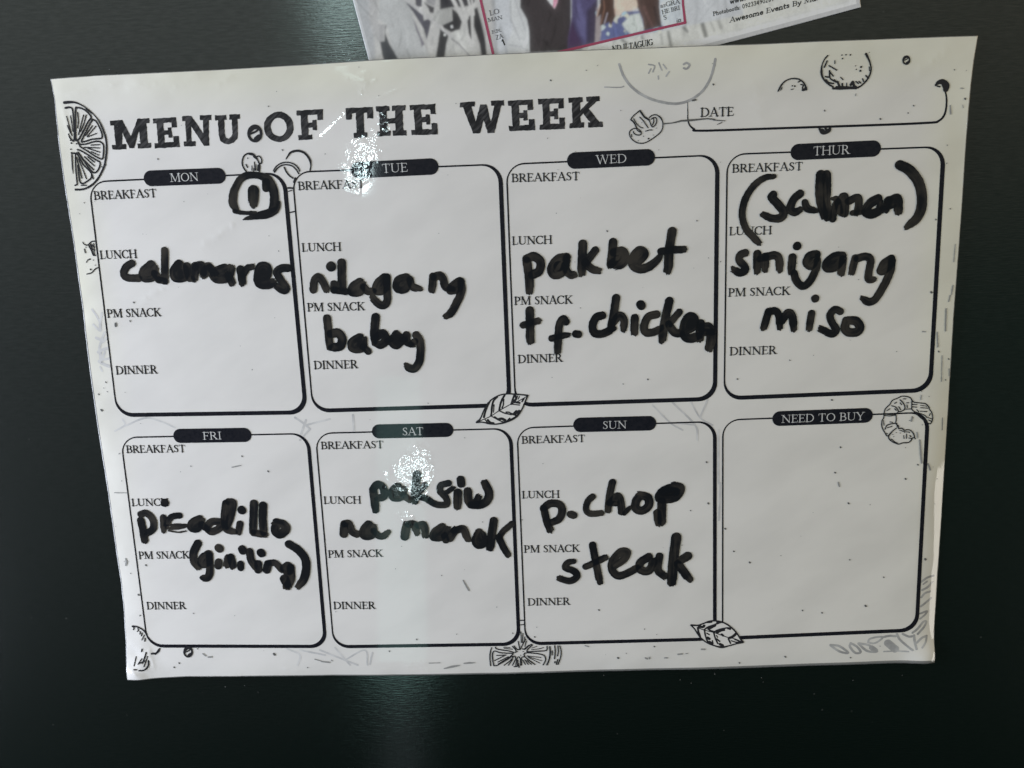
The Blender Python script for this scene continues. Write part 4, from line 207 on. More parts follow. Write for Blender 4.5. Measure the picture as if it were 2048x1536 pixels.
  [[-49.15, -96.87, 0.235], [-49.04, -97.03, 0.235]],
  [[34.28, -101.29, 0.31], [34.44, -101.51, 0.31]],
  [[47.43, -97.13, 0.231], [47.54, -97.3, 0.231]],
  [[37.28, -99.59, 0.155], [37.36, -99.69, 0.155]],
  [[-28.42, -67.97, 0.152], [-28.34, -68.07, 0.152]],
  [[122.28, -83.15, 0.343], [122.47, -83.39, 0.343]],
  [[81.14, -65.81, 0.255], [81.28, -65.98, 0.255]],
  [[107.07, -85.47, 0.259], [107.21, -85.65, 0.259]],
  [[100.14, -84.41, 0.216], [100.26, -84.56, 0.216]],
  [[94.48, -102.2, 0.263], [94.62, -102.39, 0.263]],
  [[78.16, -104.36, 0.265], [78.29, -104.54, 0.265]],
  [[128.22, -72.56, 0.212], [128.34, -72.71, 0.212]],
  [[117.81, -103.02, 0.219], [117.93, -103.17, 0.219]],
  [[-135.62, 26.24, 0.355], [-135.73, 25.34, 0.355]],
  [[-130.56, 27.07, 0.202], [-130.45, 26.66, 0.203]],
  [[137.82, -6.12, 0.134], [137.9, -6.19, 0.134]],
  [[-95.48, -95.75, 0.068], [-95.57, -95.72, 0.068]],
  [[81.52, 65.52, 0.118], [81.68, 65.62, 0.118]],
  [[30.54, 102.84, 0.081], [30.4, 102.71, 0.081]],
  [[-24.1, -90.84, 0.133], [-23.96, -90.72, 0.133]],
  [[-131.26, -9.02, 0.076], [-131.17, -8.99, 0.076]],
  [[5.2, -88.82, 0.11], [5.06, -88.69, 0.11]],
  [[13.22, 2.67, 0.109], [13.19, 2.62, 0.109]],
  [[-32.47, -17.07, 0.123], [-32.58, -17.02, 0.123]],
  [[-0.79, -31.67, 0.083], [-0.77, -31.72, 0.083]],
  [[115.42, 32.11, 0.104], [115.32, 32.11, 0.104]],
  [[-105.07, -81.72, 0.104], [-104.95, -81.69, 0.104]],
  [[118.39, 23.63, 0.082], [118.41, 23.51, 0.082]],
  [[107.12, -15.32, 0.067], [107.15, -15.23, 0.067]],
  [[69.55, -80.34, 0.107], [69.58, -80.18, 0.107]],
  [[13.95, 81.22, 0.1], [13.9, 81.14, 0.1]],
  [[-126.94, 90.66, 0.107], [-126.93, 90.64, 0.107]],
  [[101.33, 7.37, 0.12], [101.33, 7.23, 0.12]],
  [[49.75, 76.08, 0.082], [49.87, 76.12, 0.082]],
  [[-93.27, 17.04, 0.091], [-93.22, 17.06, 0.091]],
  [[-70.48, 28.7, 0.092], [-70.36, 28.53, 0.092]],
  [[37.66, 88.86, 0.107], [37.72, 88.76, 0.107]],
  [[-40.08, 96.65, 0.099], [-40.2, 96.57, 0.099]],
  [[86.6, 23.98, 0.129], [86.5, 23.83, 0.129]],
  [[-12.88, -48.26, 0.125], [-12.72, -48.44, 0.125]],
  [[-127.15, 108.34, 0.095], [-127.31, 108.29, 0.095]],
  [[9.24, -27.57, 0.097], [9.16, -27.73, 0.097]],
  [[66.82, 101.77, 0.061], [66.86, 101.83, 0.061]],
  [[-31.1, -51.94, 0.093], [-30.95, -52.03, 0.093]],
  [[17.05, 71.26, 0.086], [17.13, 71.11, 0.086]],
  [[-120.2, 85.62, 0.111], [-120.08, 85.75, 0.111]],
  [[98.88, -56.59, 0.118], [98.83, -56.57, 0.118]],
  [[-44.85, -65.02, 0.092], [-44.92, -65.18, 0.092]],
  [[128.19, -98.92, 0.132], [128.03, -98.76, 0.132]],
  [[14.92, -70.14, 0.138], [14.96, -70.31, 0.138]],
  [[-99.21, 67.98, 0.082], [-99.29, 68.05, 0.082]],
  [[-112.47, 37.78, 0.062], [-112.47, 37.63, 0.062]],
  [[-17.76, -17.57, 0.11], [-17.61, -17.65, 0.11]],
  [[95.02, 38.19, 0.124], [94.91, 38.23, 0.124]],
  [[69.93, 39.59, 0.123], [70.05, 39.69, 0.123]],
  [[-73.23, 99.25, 0.117], [-73.28, 99.28, 0.117]],
  [[-63.01, 85.49, 0.089], [-63.1, 85.47, 0.089]],
  [[-89.88, 8.79, 0.135], [-89.94, 8.63, 0.135]],
  [[-135.39, 2.31, 0.11], [-135.25, 2.16, 0.11]],
  [[1.22, -47.86, 0.143], [1.3, -48.03, 0.143]],
  [[128.96, 7.67, 0.108], [128.85, 7.7, 0.108]],
  [[108.49, -11.47, 0.082], [108.36, -11.37, 0.082]],
  [[-107.38, 65.91, 0.086], [-107.54, 65.8, 0.087]],
  [[-29.69, -5.02, 0.111], [-29.81, -4.87, 0.111]],
  [[-115.15, -97.71, 0.077], [-115.19, -97.86, 0.077]],
  [[26.88, 101.44, 0.116], [26.84, 101.54, 0.116]],
  [[-50.32, -10.1, 0.065], [-50.27, -10.14, 0.065]],
  [[-80.36, 26.26, 0.075], [-80.53, 26.24, 0.075]],
  [[-19.98, -66.02, 0.081], [-20, -66.08, 0.081]],
  [[-127.05, 42.37, 0.112], [-127.13, 42.42, 0.112]],
  [[23.33, 26.03, 0.125], [23.45, 25.92, 0.125]],
  [[-19, 70.93, 0.103], [-19.03, 70.93, 0.103]],
  [[44.06, -90.28, 0.133], [43.93, -90.43, 0.133]],
  [[52.54, 43, 0.111], [52.53, 42.98, 0.111]],
  [[22.84, 76.64, 0.082], [22.83, 76.78, 0.082]],
  [[65.98, 41.05, 0.093], [66.12, 40.92, 0.093]],
  [[-66.64, 31.06, 0.103], [-66.78, 30.97, 0.103]],
  [[-47.57, 86.3, 0.107], [-47.55, 86.45, 0.107]],
  [[17.21, -49.36, 0.066], [17.27, -49.26, 0.066]],
  [[-15.32, 93.13, 0.093], [-15.17, 93.18, 0.093]],
  [[-141.64, -64.36, 0.147], [-141.66, -64.52, 0.147]],
  [[122.43, -45.68, 0.128], [122.32, -45.8, 0.128]],
  [[-23.06, 52.28, 0.099], [-22.94, 52.3, 0.099]],
  [[-122.57, 55.9, 0.08], [-122.52, 55.75, 0.08]],
  [[16.16, 57.28, 0.108], [16.05, 57.42, 0.108]],
  [[44.36, 32.08, 0.092], [44.22, 32.1, 0.092]],
  [[29.76, -100, 0.068], [29.77, -100, 0.068]],
  [[36.15, -69.98, 0.105], [36.18, -69.98, 0.105]],
  [[89.4, -83.65, 0.091], [89.49, -83.72, 0.091]],
  [[-42.14, -56.63, 0.122], [-42.14, -56.66, 0.122]],
  [[133.51, -25.58, 0.11], [133.48, -25.68, 0.11]],
  [[108.43, 42.88, 0.081], [108.49, 42.95, 0.081]],
  [[-121.42, 55.7, 0.111], [-121.42, 55.67, 0.111]],
  [[37.34, -0.35, 0.134], [37.44, -0.52, 0.134]],
  [[57.31, -58.85, 0.124], [57.47, -58.79, 0.124]],
  [[-46, 105.6, 0.06], [-45.85, 105.6, 0.06]],
  [[-105.67, 90.15, 0.094], [-105.63, 90.05, 0.094]],
  [[21.93, 41.26, 0.11], [21.83, 41.31, 0.11]],
  [[-118.94, -26.92, 0.108], [-118.95, -26.82, 0.108]],
  [[100.77, 25.92, 0.126], [100.7, 25.88, 0.126]],
  [[69.65, 71.39, 0.069], [69.73, 71.52, 0.069]],
  [[-3.22, 90.63, 0.124], [-3.11, 90.71, 0.124]],
  [[102.88, -48, 0.071], [102.8, -48.05, 0.071]],
  [[61.21, 37.89, 0.067], [61.21, 37.8, 0.067]],
  [[8.17, 69.04, 0.078], [8.26, 69.05, 0.078]],
  [[77.48, 69.8, 0.105], [77.57, 69.68, 0.105]],
  [[-67.64, -81.14, 0.116], [-67.7, -80.95, 0.116]],
  [[48.33, -92.59, 0.114], [48.26, -92.53, 0.114]],
  [[-7.03, -99.54, 0.103], [-7.08, -99.54, 0.103]],
  [[-79.99, 53.61, 0.119], [-79.86, 53.65, 0.119]],
  [[-9.02, -80.51, 0.125], [-9.04, -80.68, 0.125]],
  [[113.3, 12.13, 0.073], [113.42, 11.99, 0.073]],
  [[50.73, -59.5, 0.065], [50.77, -59.62, 0.065]],
  [[-59.03, 79.2, 0.121], [-58.94, 79.24, 0.121]],
  [[24.19, 61.96, 0.081], [24.25, 61.87, 0.081]],
  [[136.76, -110.87, 0.08], [136.75, -110.61, 0.08]],
  [[119.61, -112.82, 0.176], [119.59, -112.71, 0.176]],
  [[140.48, -8.13, 0.095], [140.49, -7.9, 0.095]],
  [[144.8, -46.19, 0.077], [144.9, -46.35, 0.077]],
  [[146.47, 96.29, 0.084], [146.31, 96.32, 0.084]],
  [[145.17, -37.28, 0.122], [145.25, -37.28, 0.122]],
  [[-140.2, -80.98, 0.173], [-140.05, -80.72, 0.173]],
  [[-137.54, 67.09, 0.088], [-137.6, 66.92, 0.088]],
  [[141.73, 73.88, 0.148], [141.86, 73.83, 0.148]],
  [[29.09, -108.55, 0.146], [29.04, -108.6, 0.146]],
  [[-142.32, 13.18, 0.105], [-142.21, 12.93, 0.105]],
  [[-142.66, 52.21, 0.168], [-142.52, 52.14, 0.168]],
  [[86.45, -110.9, 0.186], [86.55, -110.99, 0.186]],
  [[69.22, -108.02, 0.078], [69.24, -108.02, 0.078]],
  [[-140.26, -19.78, 0.164], [-140.07, -19.54, 0.164]],
  [[-111.77, -110.39, 0.164], [-111.65, -110.19, 0.164]],
  [[-104.37, -110.03, 0.113], [-104.28, -109.82, 0.113]],
  [[-143.29, 63.22, 0.083], [-143.11, 63.33, 0.083]],
  [[87.23, -112.7, 0.1], [87.17, -112.94, 0.1]],
  [[-143.5, -60.03, 0.088], [-143.47, -59.77, 0.088]],
  [[142.73, 96.63, 0.136], [142.59, 96.75, 0.136]],
  [[-144.96, -46.44, 0.076], [-145.02, -46.56, 0.076]],
  [[-138.89, 49.45, 0.134], [-138.89, 49.63, 0.134]],
  [[146.05, -74.9, 0.104], [145.94, -75.1, 0.104]],
  [[-142.84, 50.39, 0.07], [-142.76, 50.63, 0.07]],
  [[-139.9, 49.23, 0.082], [-140, 49.25, 0.082]],
  [[143.32, -32.79, 0.118], [143.36, -32.93, 0.118]],
  [[56.97, -110.96, 0.174], [56.97, -111.17, 0.174]],
  [[141.52, -80.66, 0.08], [141.53, -80.48, 0.08]],
  [[61.01, -112.6, 0.176], [61.05, -112.77, 0.176]],
  [[-141.9, 16.28, 0.105], [-141.97, 16.21, 0.105]],
  [[141.93, 68.11, 0.131], [141.98, 68.29, 0.131]],
  [[-99.79, -113.09, 0.098], [-99.87, -113.11, 0.098]],
  [[-140.45, -29.58, 0.127], [-140.6, -29.7, 0.127]],
  [[69.51, -108.95, 0.165], [69.35, -108.73, 0.165]],
  [[-141.13, 66.64, 0.151], [-141.22, 66.87, 0.151]]],
 'scuffs': [
  [[-20.73, -70.06, 0.235], [-18.85, -73.98, 0.236]],
  [[-142.8, -58.72, 0.191], [-142.58, -59.94, 0.43], [-143.13, -61.38, 0.239]],
  [[-143.87, -33.93, 0.14], [-139.28, -34.06, 0.14]],
  [[-100.39, -25.75, 0.183], [-97.16, -25.15, 0.183]],
  [[137.09, -20.36, 0.188], [137.42, -22.29, 0.189]],
  [[138.14, -23.04, 0.236], [138.94, -29.33, 0.332], [139.27, -31.28, 0.238]],
  [[141.51, -31.59, 0.285], [142.42, -33.81, 0.286]],
  [[135.19, -14.82, 0.234], [135.04, -16.24, 0.375]],
  [[111.16, -37.3, 0.24], [111.59, -38.79, 0.24]],
  [[145.76, -15.62, 0.14], [145.92, -19.92, 0.141]],
  [[138.79, -17.79, 0.188]],
  [[144.53, 21.44, 0.242], [144.76, 14.12, 0.243]],
  [[144.14, 5.76, 0.147], [144.49, -2.97, 0.149]],
  [[142, 13.72, 0.195], [142.52, 8.78, 0.196]],
  [[145.61, 25.76, 0.192], [145.25, 23.84, 0.193]],
  [[146.82, 1.2, 0.148], [147.07, -1.3, 0.148]],
  [[146.36, 29.1, 0.192], [146.06, 26.22, 0.192]],
  [[146.27, 42.43, 0.142], [146.14, 36.75, 0.143]],
  [[137.16, 14.13, 0.195], [138.13, 14, 0.195]],
  [[137.83, -7.54, 0.149], [137.76, -9.05, 0.15]],
  [[-29.31, -104.24, 0.21], [-26.25, -103.49, 0.419], [-23.71, -103.11, 0.209]],
  [[-21.92, -102.34, 0.209], [-20.15, -102.21, 0.366], [-18.14, -102.15, 0.157]],
  [[-34.73, -101.95, 0.157], [-30.7, -101.88, 0.157]],
  [[-20.2, -71.25, 0.254], [-18.94, -73.89, 0.254]],
  [[44.19, -101.62, 0.258], [44.93, -102.01, 0.258]],
  [[45.67, -101.38, 0.206], [45.77, -102.03, 0.206]],
  [[22.47, -96.31, 0.206], [23.7, -96.71, 0.206]],
  [[56.01, -100.44, 0.294], [57.42, -100.35, 0.294]],
  [[64.45, -98.67, 0.293], [65.57, -98.7, 0.293]],
  [[51.22, -101.75, 0.236], [52.06, -101.76, 0.236]],
  [[58.83, -100.26, 0.176], [59.39, -100.15, 0.176]],
  [[-118.38, -96.43, 0.265], [-117.45, -97.26, 0.265]],
  [[-116.48, -97.83, 0.318], [-115.34, -97.75, 0.318]],
  [[-74.36, -100.5, 0.263], [-71.6, -100.88, 0.263]],
  [[-76.83, -99.52, 0.211], [-74.35, -100.39, 0.211]],
  [[-70.77, -100.03, 0.21], [-70.53, -100.25, 0.21]],
  [[142, 85.96, 0.171], [142.28, 83.42, 0.258]],
  [[144.93, 91.08, 0.128], [145.8, 90.96, 0.128]],
  [[145.89, 86.01, 0.129], [146.07, 85.16, 0.129]],
  [[112.23, 90.79, 0.129], [112.13, 90.16, 0.129]]],
 'top': [
  [-147.45, 106.49],
  [-132.27, 106.77],
  [-107.27, 106.78],
  [-65.22, 107.2],
  [-42.58, 107.6],
  [-9.16, 107.67],
  [29.84, 107.67],
  [68.61, 107.27],
  [122.55, 106.9],
  [149.55, 106.65]],
 'left': [
  [-147.45, 106.49],
  [-146.97, 100.4],
  [-147.27, 85.09],
  [-147.07, 68.46],
  [-146.84, 59.75],
  [-146.75, 33.56],
  [-146.97, 10.76],
  [-146.88, -4.76],
  [-146.71, -22.16],
  [-146.27, -38.65],
  [-146.19, -56.62],
  [-146, -69.15],
  [-146.26, -77.92],
  [-147.06, -89.36],
  [-148.74, -107.02]],
 'right': [
  [149.55, 106.65],
  [148.69, 99.56],
  [148.17, 91.93],
  [147.95, 83.6],
  [147.86, 70.67],
  [147.86, 52.58],
  [147.65, 37.63],
  [147.35, 18.38],
  [147.45, -1.38],
  [147.83, -23.44],
  [147.98, -47.95],
  [147.67, -72.67],
  [147.74, -84.76],
  [147.61, -96.64],
  [147.67, -105.57]],
 'bottom': [
  [-148.74, -107.02],
  [-137.93, -106.33],
  [-125.94, -105.92],
  [-103.32, -106.15],
  [-51.53, -106.84],
  [-7.85, -107.21],
  [49.63, -106.9],
  [83.57, -106.82],
  [117.23, -106.09],
  [135.94, -105.71],
  [147.67, -105.57]],
 'card': [
  [-38.125, 85.222],
  0.206],
 'pink': [
  [[55.16, 104.17, 0.42], [39.46, 31.77, 0.42], [39.33, 15.05, 0.42], [39.29, 9.09, 0.42]],
  [[41.18, 10.8, 0.42], [61.14, 10.42, 0.42], [70, 10.16, 0.38], [85.16, 9.74, 0.38], [100.64, 9.17, 0.4], [101.07, 14.65, 0.36], [114.39, 88.52, 0.36]]],
 'paint': [
  [[[22.07, 112.91], [58.05, 103.41], [38.69, 12.01], [1.76, 21.39]], [0.646, 0.63, 0.598], 0.6],
  [[[23.57, 112.52], [27.22, 111.55], [7.67, 39.91], [5.55, 31.41], [5.05, 26.98], [3.58, 29.64], [3.47, 35.35]], [0.51, 0.496, 0.482], 0.6],
  [[[10.78, 45.82], [17.43, 41.88], [17.13, 31.86], [18.32, 23.6], [20.03, 16.28], [8.32, 19.26], [8.25, 26.16], [8.47, 32.26], [6.21, 34.65]], [0.568, 0.568, 0.553], 0.4],
  [[[5.73, 32.96], [8.01, 32.37], [6.85, 29.94], [6.2, 27.6], [5.05, 27.89]], [0.442, 0.429, 0.423], 0.4],
  [[[5, 27.68], [6.43, 27.54], [7.84, 31.74], [8.3, 32.07], [7.31, 29.83], [7.79, 26.28], [8.58, 23.79], [9.42, 20.59], [4.87, 21.06], [4.61, 23.65]], [0.061, 0.061, 0.066], 0.25],
  [[[16.12, 37.07], [18.1, 35.44], [20.65, 33.21], [20.37, 30.35], [22.13, 30.58], [22.76, 30.19], [21.11, 26.76], [19.69, 24.62], [19.69, 27.8], [18.61, 31.03], [17.65, 33.76]], [0.094, 0.089, 0.11], 0.2],
  [[[17.08, 31.64], [17.58, 29.93], [18.09, 26.39], [18.77, 23.48], [17.63, 22.86], [17.63, 25.6], [17.18, 28.44]], [0.226, 0.209, 0.235], 0.2],
  [[[20.48, 43.33], [23.18, 42.63], [20.77, 34.53], [18.95, 35]], [0.089, 0.084, 0.099], 0.2],
  [[[21.79, 35.62], [23.15, 34.37], [24.56, 33.34], [23.89, 31.71], [22.81, 32.21], [22.69, 33.59]], [0.066, 0.061, 0.066], 0.2],
  [[[24.99, 42.17], [27.69, 41.48], [24.9, 33.7], [22.41, 35.24]], [0.38, 0.369, 0.369], 0.3],
  [[[28.36, 41.3], [39.15, 38.53], [37.22, 31], [33.9, 31.17], [30.22, 31.89], [26.21, 32.24]], [0.046, 0.043, 0.05], 0.3],
  [[[29.94, 31.74], [31.94, 29.2], [32.12, 27.12], [30.84, 24.96], [27.89, 24.81], [25.95, 26.66], [25.72, 27.63], [29.23, 28.09]], [0.037, 0.034, 0.037], 0.2],
  [[[24.74, 32.17], [30, 31.95], [29, 28.14], [25.72, 27.63], [22.7, 29.08]], [0.51, 0.503, 0.475], 0.25],
  [[[24.75, 26.74], [25.95, 25.75], [27.04, 24.34], [25.62, 21.74], [23.87, 17.84], [21.06, 18.32], [22.89, 22.44]], [0.043, 0.041, 0.043], 0.25],
  [[[26.87, 23.7], [29.36, 24.88], [32.2, 24.61], [33.36, 21.59], [34.07, 18.68], [35.24, 14.72], [24.04, 17.57], [25.62, 21.74]], [0.678, 0.67, 0.63], 0.25],
  [[[36.67, 29.79], [37.91, 29.92], [38.03, 24.71], [37.92, 19.52], [37.18, 14.68], [35.53, 14.88], [35.88, 19.13], [35.37, 24.71]], [0.031, 0.029, 0.032], 0.25],
  [[[33.93, 27.56], [35.33, 28.33], [34.47, 24.03], [33.82, 20.56], [33.12, 22.56]], [0.04, 0.037, 0.04], 0.15],
  [[[15.28, 39.31], [20.71, 32.52]], [0.63, 0.614, 0.598], 0.15, 0.527],
  [[[16.75, 37.58], [27.38, 23.8]], [0.63, 0.614, 0.598], 0.15, 0.352],
  [[[27.38, 23.8], [32.27, 15.47]], [0.63, 0.614, 0.598], 0.15, 0.305],
  [[[30.42, 36.32], [32.51, 27.7]], [0.712, 0.695, 0.662], 0.15, 0.586],
  [[[32.9, 35.68], [33.93, 27.56]], [0.712, 0.695, 0.662], 0.15, 0.469],
  [[[35.6, 34.99], [35.77, 30.02]], [0.712, 0.695, 0.662], 0.15, 0.352],
  [[[38.9, 31.91], [33.3, 28.85]], [0.712, 0.695, 0.662], 0.15, 0.469],
  [[[32.73, 28.55], [32.77, 24.01]], [0.712, 0.695, 0.662], 0.15, 0.644],
  [[[32.77, 24.01], [33.41, 16.1]], [0.712, 0.695, 0.662], 0.15, 0.469],
  [[[35.94, 29.75], [33.83, 19.65]], [0.712, 0.695, 0.662], 0.15, 0.422],
  [[[36.96, 34.64], [36.24, 28.1]], [0.712, 0.695, 0.662], 0.15, 0.328],
  [[[27.61, 22.83], [29.67, 20.48], [31.98, 16.23]], [0.079, 0.074, 0.079], 0.2, 0.1],
  [[[28.16, 26.78], [28.9, 26.81], [28.9, 25.91], [28.19, 25.98]], [0.85, 0.85, 0.837], 0.1],
  [[[25.5, 24.96], [26.18, 24.79], [26.01, 24.15], [25.33, 24.32]], [0.837, 0.837, 0.8], 0.1],
  [[[67.6, 10.14], [86.6, 9.83], [100.37, 9.01], [114.81, 88.4], [165.12, 75.11], [154, 2.43], [152.18, -1.54], [108.16, -0.19], [88.98, -1.23], [66.31, 4.53]], [0.8, 0.8, 0.747], 0.4],
  [[[104.67, 13.95], [105.58, 10.37], [106.21, 3.02]], [0.272, 0.272, 0.253], 0.35, 0.644],
  [[[107.49, 11.67], [108.13, 9.05]], [0.442, 0.442, 0.411], 0.35, 0.352],
  [[[99.39, 8.82], [100.78, 6.44]], [0.272, 0.272, 0.263], 0.35, 0.398],
  [[[86.46, 9.19], [86.63, 7.79]], [0.226, 0.226, 0.217], 0.35, 0.305],
  [[[80.06, 9.24], [81.58, 7.49]], [0.272, 0.272, 0.253], 0.35, 0.352],
  [[[92.53, 8.77], [92.38, 4.74]], [0.51, 0.51, 0.475], 0.35, 0.305],
  [[[94.91, 7.71], [94.86, 2.97]], [0.324, 0.324, 0.303], 0.35, 0.469],
  [[[108.5, 7.39], [109.1, 4.54]], [0.546, 0.546, 0.51], 0.35, 0.352],
  [[[110.8, 8.37], [111.28, 4.88]], [0.51, 0.51, 0.482], 0.35, 0.469],
  [[[111.09, 15.64], [111, 11.66]], [0.546, 0.546, 0.51], 0.35, 0.352],
  [[[117.55, 11.77], [118.33, 6.22]], [0.583, 0.583, 0.553], 0.35, 0.352],
  [[[127.01, 12.66], [127.5, 7.88]], [0.598, 0.598, 0.568], 0.35, 0.281],
  [[[97.38, 3.52], [114.85, 2.92], [132.33, 3.24], [154.41, 2.8], [154.52, -0.19], [131.76, 0.16], [106.78, 0.16]], [0.85, 0.85, 0.837], 0.3],
  [[[114.85, 2.92], [127.3, 2.85], [139.66, 2.79], [151.18, 2.56]], [0.63, 0.646, 0.598], 0.2, 0.07],
  [[[57.51, 103.55], [40.61, 13.35], [60.46, 10.59], [118.9, 6.97], [115.82, 88.14]], [0.712, 0.729, 0.747], 0.3],
  [[[66.68, 101.12], [69.45, 100.39], [51.33, 26.49], [52.31, 22.64], [52.16, 19.07], [50.82, 12.59], [44.35, 13.78], [44.08, 16.58], [47.28, 20.76], [47.73, 27.41]], [0.764, 0.773, 0.764], 0.3],
  [[[47.58, 22.95], [48.59, 17.26]], [0.442, 0.442, 0.455], 0.3, 0.12],
  [[[45.04, 16.57], [48.52, 15], [50.3, 13.4]], [0.442, 0.442, 0.469], 0.2, 0.1],
  [[[50.05, 29.05], [50.61, 23.53], [51.03, 19.36]], [0.51, 0.51, 0.524], 0.3, 0.1],
  [[[68.81, 100.56], [84.32, 96.46], [65.63, 18.34], [63.01, 10.17], [50.82, 12.59], [52.16, 19.07], [52.31, 22.64], [51.11, 26.54]], [0.066, 0.055, 0.057], 0.2],
  [[[74.55, 99.04], [83.05, 96.8], [62.98, 25.3], [61.58, 23.42], [59.94, 26.52]], [0.85, 0.85, 0.85], 0.12],
  [[[77.95, 98.14], [81.99, 97.08], [62.82, 25.11], [61.63, 23.63], [61.28, 24.16]], [0.85, 0.38, 0.496], 0.1],
  [[[84.32, 96.46], [92.37, 94.33], [74.22, 18.39], [71.6, 10.03], [67.56, 10.15], [62.83, 10.44], [63.96, 14.24], [66.11, 19.34]], [0.122, 0.105, 0.217], 0.3],
  [[[69.62, 26.27], [69.97, 20.6], [70.36, 17.13], [68.86, 11.64], [67.9, 13.69], [67.44, 17.88]], [0.177, 0.162, 0.324], 0.5],
  [[[71.32, 20.25], [75.18, 22.62], [71.92, 10.4], [69.11, 10.66]], [0.07, 0.057, 0.099], 0.5],
  [[[63.96, 14.24], [66.33, 19.28], [66.59, 16.29], [67.76, 11.01], [67.11, 10.26], [62.83, 10.44]], [0.089, 0.053, 0.116], 0.5],
  [[[66.28, 19.07], [66.87, 14.41], [67.76, 11.01]], [0.089, 0.074, 0.155], 0.3, 0.12],
  [[[95.34, 93.55], [104.22, 91.2], [87.46, 17.24], [84.05, 16.77], [80.09, 15.99], [79.85, 19.19]], [0.85, 0.712, 0.583], 0.3],
  [[[73.03, 14.19], [74.94, 15.28], [78.42, 15.97], [80.81, 16.03], [82.48, 17.17], [92.41, 15.08], [93.7, 10.04], [93.47, 8.98], [72.38, 10.29]], [0.155, 0.177, 0.369], 0.2],
  [[[83.6, 16.22], [83.09, 15.7], [82.6, 15.76], [82.07, 16.22], [82.19, 16.9], [82.87, 17.23], [83.38, 16.87]], [0.51, 0.747, 0.85], 0.12],
  [[[82.84, 15.13], [82.52, 14.32], [81.58, 14.2], [80.93, 15.25], [81.24, 15.99], [82.03, 16.6], [82.97, 16.01]], [0.85, 0.85, 0.703], 0.12],
  [[[94.17, 12.72], [93.9, 12.51], [93.47, 12.52], [93.25, 12.75], [93.31, 13.17], [93.6, 13.15], [93.94, 13.17]], [0.129, 0.148, 0.335], 0.12],
  [[[82.89, 16.39], [82.5, 16.06], [82.06, 16.13], [81.67, 16.5], [81.95, 16.88], [82.25, 17.09], [82.69, 16.92]], [0.51, 0.747, 0.85], 0.12],
  [[[84.63, 11.28], [84.48, 10.93], [83.94, 10.71], [83.66, 11.26], [83.64, 11.87], [84.17, 11.96], [84.72, 11.68]], [0.129, 0.148, 0.335], 0.12],
  [[[90.96, 12.6], [90.41, 11.91], [89.34, 12.08], [88.72, 12.85], [89, 13.46], [89.72, 14.1], [90.61, 13.69]], [0.747, 0.85, 0.837], 0.12],
  [[[93.03, 13.69], [92.74, 13.05], [91.97, 13.24], [91.64, 13.76], [91.71, 14.28], [92.27, 14.63], [92.87, 14.24]], [0.129, 0.148, 0.335], 0.12],
  [[[80.18, 15.48], [79.69, 15.2], [79.34, 15.3], [79.09, 15.48], [79.02, 15.93], [79.49, 16.09], [80.01, 15.95]], [0.51, 0.747, 0.85], 0.12],
  [[[75.77, 18.31], [74.99, 17.93], [74.18, 17.56], [73.76, 18.24], [73.84, 19.29], [74.68, 19.69], [75.67, 19.13]], [0.51, 0.747, 0.85], 0.12],
  [[[78.08, 14.22], [77.9, 13.68], [77.3, 13.66], [76.96, 14.13], [77.17, 14.73], [77.63, 15.12], [78.15, 14.83]], [0.85, 0.85, 0.747], 0.12],
  [[[82.16, 10.69], [81.91, 10.47], [81.72, 10.6], [81.5, 10.72], [81.52, 10.97], [81.78, 11.05], [82.1, 10.98]], [0.51, 0.747, 0.85], 0.12],
  [[[83, 13.64], [82.55, 13.07], [81.85, 13.3], [81.49, 13.63], [81.38, 14.34], [82.11, 14.73], [82.75, 14.16]], [0.85, 0.85, 0.747], 0.12],
  [[[75.72, 17.54], [75.14, 17.02], [74.75, 17.21], [74.31, 17.69], [74.56, 18.05], [74.96, 18.15], [75.35, 18.11]], [0.129, 0.148, 0.335], 0.12],
  [[[94.02, 12.22], [93.3, 11.56], [92.64, 11.92], [91.94, 12.37], [92.48, 13.01], [92.97, 13.17], [93.52, 12.91]], [0.85, 0.85, 0.747], 0.12],
  [[[81.96, 11.37], [81.79, 11.16], [81.53, 11.22], [81.28, 11.35], [81.43, 11.69], [81.67, 11.88], [81.86, 11.66]], [0.85, 0.85, 0.703], 0.12],
  [[[85.76, 11.87], [85.44, 11.36], [84.81, 11.49], [84.67, 11.87], [84.67, 12.35], [85.08, 12.74], [85.57, 12.37]], [0.85, 0.85, 0.703], 0.12],
  [[[83.92, 14.14], [83.68, 13.76], [83.3, 13.81], [82.73, 14.19], [82.91, 14.59], [83.55, 14.98], [84.08, 14.51]], [0.85, 0.85, 0.703], 0.12],
  [[[92.91, 8.36], [92.68, 7.97], [91.91, 7.95], [91.7, 8.36], [91.74, 9.03], [92.17, 9.17], [92.84, 8.93]], [0.85, 0.85, 0.747], 0.12],
  [[[82.64, 14.52], [82.25, 13.96], [81.24, 14.14], [80.43, 14.59], [80.67, 15.48], [81.59, 15.86], [82.56, 15.53]], [0.85, 0.85, 0.747], 0.12],
  [[[84.51, 13.49], [84.07, 13.17], [83.09, 12.81], [82.87, 13.61], [82.83, 14.32], [83.47, 14.45], [84.19, 14.02]], [0.747, 0.85, 0.837], 0.12],
  [[[89.98, 11.15], [89.33, 10.63], [88.79, 10.83], [88.07, 11.27], [88.47, 11.95], [89.09, 12.16], [89.76, 11.82]], [0.747, 0.85, 0.837], 0.12],
  [[[91.54, 12.41], [91.16, 12.07], [90.71, 12.19], [90.43, 12.41], [90.61, 12.82], [90.88, 13], [91.33, 12.89]], [0.85, 0.85, 0.703], 0.12],
  [[[84.12, 13.74], [83.82, 13.27], [83.18, 13.2], [82.85, 13.82], [83.14, 14.25], [83.51, 14.39], [84.11, 14.13]], [0.129, 0.148, 0.335], 0.12],
